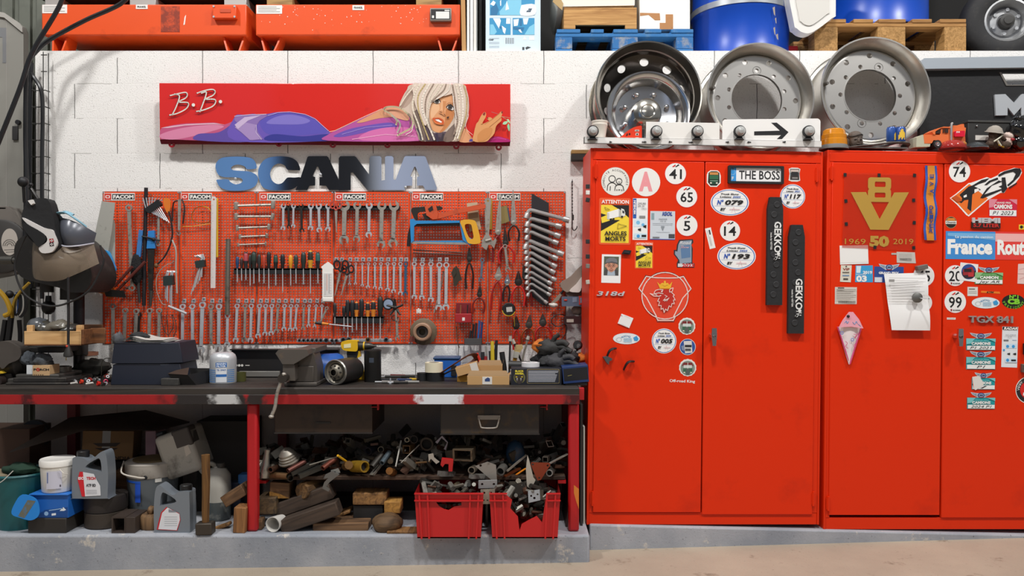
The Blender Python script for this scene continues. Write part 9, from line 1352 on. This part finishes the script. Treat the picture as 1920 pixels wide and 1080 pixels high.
m=mb('231f1c',.8);m.box(-.17,.12,0,.2,0,.49);one('dark_box',m,'dark box in the shade carrying the blue square cans','box',V((W(430,900,-.22).x,-.24,GZ)))
blk('wood offcut leaning up against the leg, over the upright offcut',420,466,918,940,.10,WC,-32,Y=-.56);blk('upright pale wood offcut beside the bench leg',436,459,952,1000,.09,wood('9a6a3c','5e3d20',2,10),3);blk('thin wood strip on the plinth between hammer and offcut',395,432,986,992,.04,WA,-20)
# middle bay: timber on the plinth
blk('dark brown wood block with a pale lower corner, under the shelf',505,542,905,935,.14,WC,2,Y=-.50);m=MB(WE);m.pl([(-.05,0),(.05,0),(.0,.022),(-.05,.034)],-.004,0);one('wood_wedge',m,'pale wedge on the face of the dark brown wood block','wood',W(524,934,-.50));blk('dark square wood block at the left end of the timber pile',481,518,934,965,.14,wood('5e4a30','2f2418',1,10),-2,Y=-.54);blk('small dark upright offcut under the left square block',482,491,973,994,.05,WC,2)
m=MB(wood('7d5c36','3c2a1a',1,10));m.tu([V((0,.2,.0)),V((0,.1,.0)),V((0,0,0))],[.05,.042],10,k=0);one('log',m,'short round log end between the wood blocks under the shelf','log',W(566,921,-.52),None,(0,0,R_(-20)),.004)
def beam(lb,x0,y0,x1,y1,h,D,m,Y): 
 o=W(x0,y0,Y);e=W(x1,y1,Y)-o;b=MB(m);L=e.length;k=S(1,Y);b.box(0,L,0,D,0,h*k);return one('timber_beam',b,lb,'beam',o,'timber beams under the bench',(0,-math.atan2(e.z,e.x),0),.005)
beam('dark upper timber beam slanting up to the right under the shelf',520,973,625,935,27,.09,WB,-.52);beam('dark lower timber beam slanting to the plinth edge',529,1003,637,966,26,.09,WB,-.60);beam('thin pale plank slanting behind the lower dark beam',585,990,657,962,6,.10,WA,-.46);beam('flat brown board lying on the plinth at the foot of the beams',586,1001,690,1001,20,.2,WC,GY(1001)+.05)
t=GT('white_pot','small white enamel pot lying on its side at the plinth edge','pot',509,1001);k=S(1,t.a.y);b=mb('cfccc6',.35);b.la([(10*k,.09),(12*k,.06),(14.5*k,0),(13.5*k,0),(10*k,.08),(0,.082)],(0,.02,15*k),(.25,1,0),24,None,False);t.p('pot',b)
blk('pale brown wood block on the dark block in the middle of the timber pile',661,724,925,947,.12,WA,0,Y=-.50);blk('black block under the pale brown wood block',662,718,948,978,.16,'1d1c1c',name='rubber_block',cat='block',group='dark blocks under the bench',Y=-.49);blk('yellowish wood block over the rounded log',720,751,941,963,.1,WE,0,Y=-.52);m=MB(wood('6a5034','3a2a1a',0,8));m.lump((0,0,0),(.08,.07,.05),130,.1,1.6,22,14);one('log',m,'rounded brown log lying at the plinth edge left of the red crates','log',W(726,981,-.56),ang=60)
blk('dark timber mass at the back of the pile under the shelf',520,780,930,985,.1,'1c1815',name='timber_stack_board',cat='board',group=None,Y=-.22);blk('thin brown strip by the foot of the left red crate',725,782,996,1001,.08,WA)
# red crates
RC=mat('c41f20',.4,0,('a01518',.25,6.))
def crate(lb,x0,x1,hole,i):
 t=GT('red_crate',lb,'crate',(x0+x1)/2,1005,'broken red plastic crates');k=S(1,t.a.y);w=(x1-x0)/2*k;h=84*k;D=.36;tp=.92;t.o.location.z=GZ;t.o.location.y=-.70;cx=(x0+x1)/2
 b=MB(RC);X=lambda x:(x-cx)*k;Z=lambda y:(1005-y)*k;out=[(X(x0)*tp,0),(X(x1)*tp,0)]
 if i==0: b.pl([out+[(X(x1),h),(X(x0),h)],[(X(a),Z(c)) for a,c in hole]],0,.006)
 else: b.pl([out+[(X(x1),h)]+[(X(a),Z(c)) for a,c in hole]+[(X(x0),h)]],0,.006)
 t.p('front_panel',b);b=MB(RC);b.add([(-w*tp,0,0),(-w*tp,D,0),(-w,D,h),(-w,0,h)],[(0,1,2,3)]);b.add([(w*tp,0,0),(w*tp,D,0),(w,D,h),(w,0,h)],[(3,2,1,0)]);b.add([(-w*tp,D,0),(w*tp,D,0),(w,D,h),(-w,D,h)],[(3,2,1,0)]);b.box(-w*tp,w*tp,0,D,0,.006);t.p('side_panels',b)
 for u in (-.86,-.62,.62,.86): b=MB(RC);b.add([(u*w*tp-.004,-.012,0),(u*w*tp+.004,-.012,0),(u*w+.004,-.012,h),(u*w-.004,-.012,h),(u*w*tp-.004,0,0),(u*w*tp+.004,0,0),(u*w+.004,0,h),(u*w-.004,0,h)],[(0,1,2,3),(0,3,7,4),(1,5,6,2),(3,2,6,7)]);t.p('rib',b)
 for a,c in ((-1,-.5 if i else 1),(.62,1)) if i else ((-1,1),):
  for z0 in (h-.004,h*.83): b=MB(RC);b.box(a*w,c*w,-.014,0,z0,z0+.005);t.p('rim',b)
 return t
crate('left broken red plastic crate with a torn grip hole',779,907,[(819,938),(866,938),(866,944),(853,946),(842,953),(834,951),(824,945)],0);crate('right broken red plastic crate with its front torn open',918,1050,[(1024,922),(1016,976),(1006,964),(990,972),(978,979),(974,992),(971,965),(957,950),(960,934),(950,925)],1)
# scrap metal: individual pieces
GSC='scrap metal heaped on the shelf and in the crates'
def scr(name,lb,x0,y0,x1,y1,r,c,kind='pipe',Y=-.5,dz=.06,w=0,met=.6):
 o=W(x0,y0,Y);e=W(x1,y1,Y+dz)-o;k=S(1,Y);R=r*k;M_=mat(c,.42,met,('3a2c22',.36,30));b=MB(M_);u=e.normalized();L=e.length
 if kind=='pipe': b.la([(R*.74,.02),(R*.74,0),(R,0),(R,L),(R*.74,L)],(0,0,0),u,14,None,False);b.la([(0,.02),(R*.75,.02)],(0,0,0),u,14,mat('0f0d0c',.8),False)
 elif kind=='rod': b.cyl((0,0,0),e,R,n=10)
 elif kind=='sq':
  A=frame(u);lp=((1,1),(-1,1),(-1,-1),(1,-1));h=(w or r)*k;vs=[A@V((R*a*f,h*c_*f,t_)) for t_,f in ((0,1),(L,1),(L,.82),(0,.82)) for a,c_ in lp];b.add(vs,[(i*4+j,i*4+(j+1)%4,((i+1)%4)*4+(j+1)%4,((i+1)%4)*4+j) for i in range(4) for j in range(4)])
 elif kind=='angle': A=frame(u);h=(w or r)*k;vs=[A@V((a,c_,t_)) for t_ in (0,L) for a,c_ in ((0,0),(R,0),(R,.004),(.004,.004),(.004,h),(0,h))];b.add(vs,[(j,(j+1)%6,6+(j+1)%6,6+j) for j in range(6)]+[(5,4,3,2,1,0),(6,7,8,9,10,11)])
 elif kind=='bar': A=frame(u);b.add([A@V((a*R,c_*(w or 2)*k*.5,t_)) for t_ in (0,L) for a,c_ in ((1,1),(-1,1),(-1,-1),(1,-1))],[(0,1,5,4),(1,2,6,5),(2,3,7,6),(3,0,4,7),(3,2,1,0),(4,5,6,7)])
 return one(name,b,lb,'scrap',o,GSC,None,0)
for a in (('steel_pipe','long brown steel pipe lying along the left end of the shelf',540,893,488,889,6,'7a5c3e'),('steel_pipe','black pipe end sticking out below the shelf at the left',545,897,530,890,6.5,'2c2a27'),('steel_pipe','tiny dark pipe end at the far left of the shelf',486,889,496,884,4,'4a4641'),('steel_pipe','short rusty pipe end by the shaped silver casting',507,881,520,876,5.5,'5c4032'),('steel_pipe','grey pipe with red paint pointing left on the shelf',540,883,572,865,4.8,'6a4038'),('steel_pipe','rust red pipe in the middle of the shelf heap',605,878,629,860,5,'7a4436'),('steel_bar','thick ribbed dark bar, lower of two crossing the heap',560,893,606,874,6.5,'45443f','bar','','',8),('steel_bar','thick dark bar, upper of two crossing the heap',546,889,590,868,5,'3f3d38','bar','','',6),('steel_rod','bent thin rod reaching over the dark bars',580,872,640,854,1.2,'8a857a','rod'),('wooden_peg','bright yellow rod pointing down to the yellow pot',633,854,653,868,2.2,'d9a520','rod','','','',0),('steel_tube','yellow and grey paint scarred tube in the middle of the heap',684,875,662,874,11,'b08a2c'),('steel_ball_end','brown rounded end beside the yellow tube',654,872,648,874,8,'7a5a34','rod'),('steel_pipe','dark pipe leaning up right of the yellow tube',697,876,716,852,6,'3d3a36'),('steel_pipe','grey pipe tipped with blue paint',716,868,730,848,5,'5d6a72'),('steel_pipe','upright pipe end high in the middle of the heap',714,843,718,838,6,'6d675c'),('steel_pipe','bluish black pipe leaning up at the back of the heap',690,846,706,836,8,'3a3a48'),('square_tube','steel tube end standing up at the back of the heap',652,826,662,836,5,'8a867e','sq'),('steel_rod','long grey rod with a knob standing in the heap',742,875,752,826,1.8,'8f8b84','rod'),('steel_pipe','small bright pipe ring high on the right of the heap',763,825,768,822,4.5,'b8ac92'),('square_tube','small square tube end on the right of the heap',762,843,772,838,7.5,'8a6a4a','sq'),('steel_pipe','large dark pipe mouth left of the handled drawer',800,833,806,826,13,'3a332e'),('steel_pipe','black pipe mouth above the small square tube',776,824,782,818,8,'2a2625'),('steel_knob','rusty knob end at the foot of the long rod',730,883,738,886,7,'8a5a2c','rod'),('steel_rod','thin rod crossing behind the right of the heap',752,868,786,834,1.3,'7d776e','rod'),('steel_angle','grey angle strip on the right of the heap',760,865,778,880,14,'9a948a','angle','','',10),('steel_angle','flat bright steel angle standing by the blue tipped pipe',702,892,721,868,12,'8d8a82','angle','','',5),('rectangular_tube','large rectangular tube end below the handled drawer',867,854,874,846,19,'6d5f4e','sq','','',11),('square_tube','dark square tube standing at the right end of the heap',1056,796,1040,826,5.5,'3c3b3c','sq'),('square_tube','second dark square tube leaning below it at the right end',1031,832,1016,850,6.5,'4a3c34','sq'),('square_tube','tiny square tube end by the red triangle plate',1022,862,1026,858,5,'6a625a','sq'),('steel_pipe','ring shaped pipe end right of the red triangle plate',1030,887,1034,884,6.5,'a8a49c'),('steel_angle','long steel angle rising behind the red triangle plate',952,885,988,855,4,'a19c92','angle'),('steel_bar','slim bar slanting to the bench leg right of the triangle plate',1030,869,1064,851,2.4,'a8a39a','bar','','',2),('steel_pipe','pipe ring at the left of the grey plate',884,882,889,878,7,'8a7f70'),('steel_pipe','flattened oval tube end right of the grey plate',938,884,944,876,8.5,'7d7a74'),('steel_bar','grey bar laid over the rim of the left crate',792,903,845,912,3,'8d8a84','bar','','',3),('steel_pipe','bright short tube standing in the left crate',872,917,880,902,6,'a9a69f'),('steel_pipe','brown threaded pipe in the left crate',846,918,860,906,5,'7d6f5a'),('steel_rod','thin rusty rod on the right of the heap',780,868,806,866,1.8,'8a6a48','rod'),('rusty_bar','rust brown bar lying under the steel angle',946,893,975,878,3,'7a4022','bar','','',3),('yellow_strip','orange painted strip in the right crate',968,890,986,878,2,'d07a1c','bar','','',1,0),('steel_bar','grey block lying in the left crate',824,888,850,888,6,'8f8c86','bar','','',9),('steel_bar','pale bar lying below the grey plate',882,893,916,893,5,'a9a69f','bar','','',8)):  # the round piece at the long rod's foot is a knob end
 a=list(a);kind=a[8] if len(a)>8 else 'pipe';w=a[11] if len(a)>11 and a[11]!='' else 0;scr(a[0],a[1],a[2],a[3],a[4],a[5],a[6],a[7],kind,-.55 if a[3]>846 else -.42,.07,w,.6 if len(a)<13 else 0)
def sp(name,lb,pts,holes,c,Y,th=.005,met=.4,rx=0):
 t=T(name,lb,'scrap',*pts[0],Y,GSC);b=mb(c,.45,met,('4a3c30',.28,24));b.pl([t.xz(pts)]+[circ(*t.xz([(x,y)])[0],S(r,Y),12) for x,y,r in holes],0,th);t.p('plate',b,.001);t.o.rotation_euler=(R_(rx),0,0)
sp('triangle_plate','rust red triangular plate with three holes',[(996,867),(1030,868),(1032,872),(1014,900),(1008,901),(995,872)],[(999,871,2),(1027,873,2),(1011,896,2)],'8a3a22',-.57);sp('steel_plate','large grey bent steel plate pointing down into the crates',[(891,874),(914,866),(930,872),(932,905),(926,904)],[(901,873,2.4)],'98928a',-.57);sp('steel_bracket','grey bracket with two holes lying over the gap between the crates',[(897,902),(932,901),(932,915),(897,916)],[(904,908,2.4),(926,908,2.4)],'9a9a9a',-.635,.02);sp('steel_bracket','pale slotted bracket hanging below it between the crates',[(901,918),(928,917),(928,945),(901,945)],[(907,938,1.6),(914,938,1.6),(922,939,1.6),(922,934,2),(908,924,2),(921,924,2)],'a39f8e',-.655,.004);sp('steel_bracket','bright slotted bracket in the torn mouth of the right crate',[(990,921),(1012,918),(1013,938),(991,943)],[(996,930,2),(1002,934,2.4),(1008,927,2)],'b4bac0',-.64,.004);sp('steel_bracket','black bracket with two holes lying on the right crate',[(950,912),(984,903),(987,924),(952,932)],[(979,910,1.6),(982,918,1.6)],'33312e',-.60,.006);sp('steel_plate','tall narrow pale plate standing in the right crate',[(989,853),(992,862),(1000,895),(1004,900),(996,918),(988,912),(986,880)],[],'bdb6aa',-.58);sp('steel_bracket','zigzag pale steel bracket left of the red clamp',[(803,852),(812,850),(814,858),(824,866),(818,870),(808,860),(804,866)],[],'b3aca0',-.56);sp('steel_bracket','thin zigzag strip high left of the handled drawer',[(816,829),(820,832),(828,821),(838,830),(832,842),(836,844),(840,829),(829,817)],[],'8f8a94',-.46);sp('red_clamp','bright red clamp body in the heap below the handled drawer',[(828,860),(850,862),(848,884),(841,884),(841,870),(834,870),(830,876),(826,872)],[],'b81f1e',-.55,.03,0);sp('bent_frame','bent black bracket frame hanging off the shelf front',[(610,890),(622,884),(636,890),(618,904),(612,912),(618,918),(616,922),(604,916),(608,904),(616,896),(606,898)],[],'6d6a66',-.60,.01);sp('steel_plate','small grey plate with a hole on the shelf front',[(620,882),(634,878),(638,886),(624,892)],[(628,885,1.2)],'8a8984',-.585)
t=T('silver_casting','silver neck shaped casting standing at the left end of the shelf','casting',495,884,-.52);k=S(1,-.52);b=mb('a09c94',.35,.8,('5a544c',.35,20));b.la([(10*k,0),(11*k,8*k),(7*k,26*k),(5*k,44*k),(6*k,52*k)],(0,0,SHZ-t.a.z),(.12,0,1),18);t.p('casting',b)
t=T('ribbed_dome','grey ribbed dome on the shelf','dome',543,866,-.48);k=S(1,-.48);b=mb('9a948a',.4,.6,('6a6258',.3,20));b.la([(19*k,-.0),(20*k,3*k),(17*k,4*k),(18*k,8*k),(16*k,9*k),(17*k,13*k),(15*k,14*k),(15*k,18*k),(12*k,22*k),(9*k,26*k),(4*k,29*k),(0,30*k)],(0,0,0),(-.25,-.3,1),24);t.p('dome',b,ang=20)
t=T('blue_bottle','dirty blue and grey bottle lying at the back of the heap','bottle',966,850,-.36);b=mb('2c4a66',.5,0,('6a625c',.4,10));b.lump((0,0,0),(.05,.05,.07),140,.08,2,18,12);t.p('bottle',b,ang=70)
rnd=random.Random(5);M3=[mat(c,.42,.6,('3a2c22',.36,30)) for c in ('4a4641','6d675c','8d8a82','5c4032','2c2a27')]
for lb,x0,x1,cnt in (('the shelf under the bench',490,1056,300),('the left red crate',790,896,110),('the right red crate',930,1038,110)):
 t=T('scrap_bits','countless small scrap metal bits filling '+lb,'scrap metal',(x0+x1)/2,890,-.5,None,'stuff');b=MB(IRON)
 for i in range(cnt):
  x=rnd.uniform(x0,x1)
  if cnt==300: z=SHZ+.03+rnd.random()**1.5*(.05+.10*min(1,max(0,(x-480)/200)));Y=rnd.uniform(-.48,-.2)+(.0 if z<SHZ+.09 else .08)
  else: z=rnd.uniform(.2,.375);Y=rnd.uniform(-.64,-.42)
  c=W(x,0,Y);c.z=z;c=c-t.a;d=V((rnd.uniform(-1,1),rnd.uniform(-1,1),rnd.uniform(-.5,.5))).normalized()*rnd.uniform(.02,.05 if cnt==300 else .035);mm=rnd.choice(M3)
  if i%3: b.cyl(c-d,c+d,rnd.uniform(.006,.016),n=7,m=mm)
  else: b.obox(c,(d.length*1.6,.012,.04),rotm(rnd.uniform(0,90),rnd.uniform(0,180),rnd.uniform(0,90)),mm)
 t.p('bits',b)['kind']='stuff'
for i,(x,c,w) in enumerate(((1091,'2b2826',.006),(1097,'b9b4aa',.004),(1086,'4a4038',.006))): m=mb(c,.6);m.box(-w,w,0,.3,0,(.62,.5,.7)[i]);one('sheet_panel',m,('dark','pale','brown')[i]+' thin panel stored upright between bench and cupboard','panel',V((W(x,900,-.52).x,-.5+.03*i,GZ)),'panels between bench and cupboard')
for i,x in enumerate((913,1062)): m=mb('3a332e',.6);m.box(-.006,.006,0,.3,0,.26);one('board_strip',m,['thin dark board standing in the gap between the red crates','thin dark board leaning beside the right red crate'][i],'board',V((W(x,960,-.5).x,-.52,GZ)),'thin boards by the crates',(0,R_(0 if i==0 else 8),0))
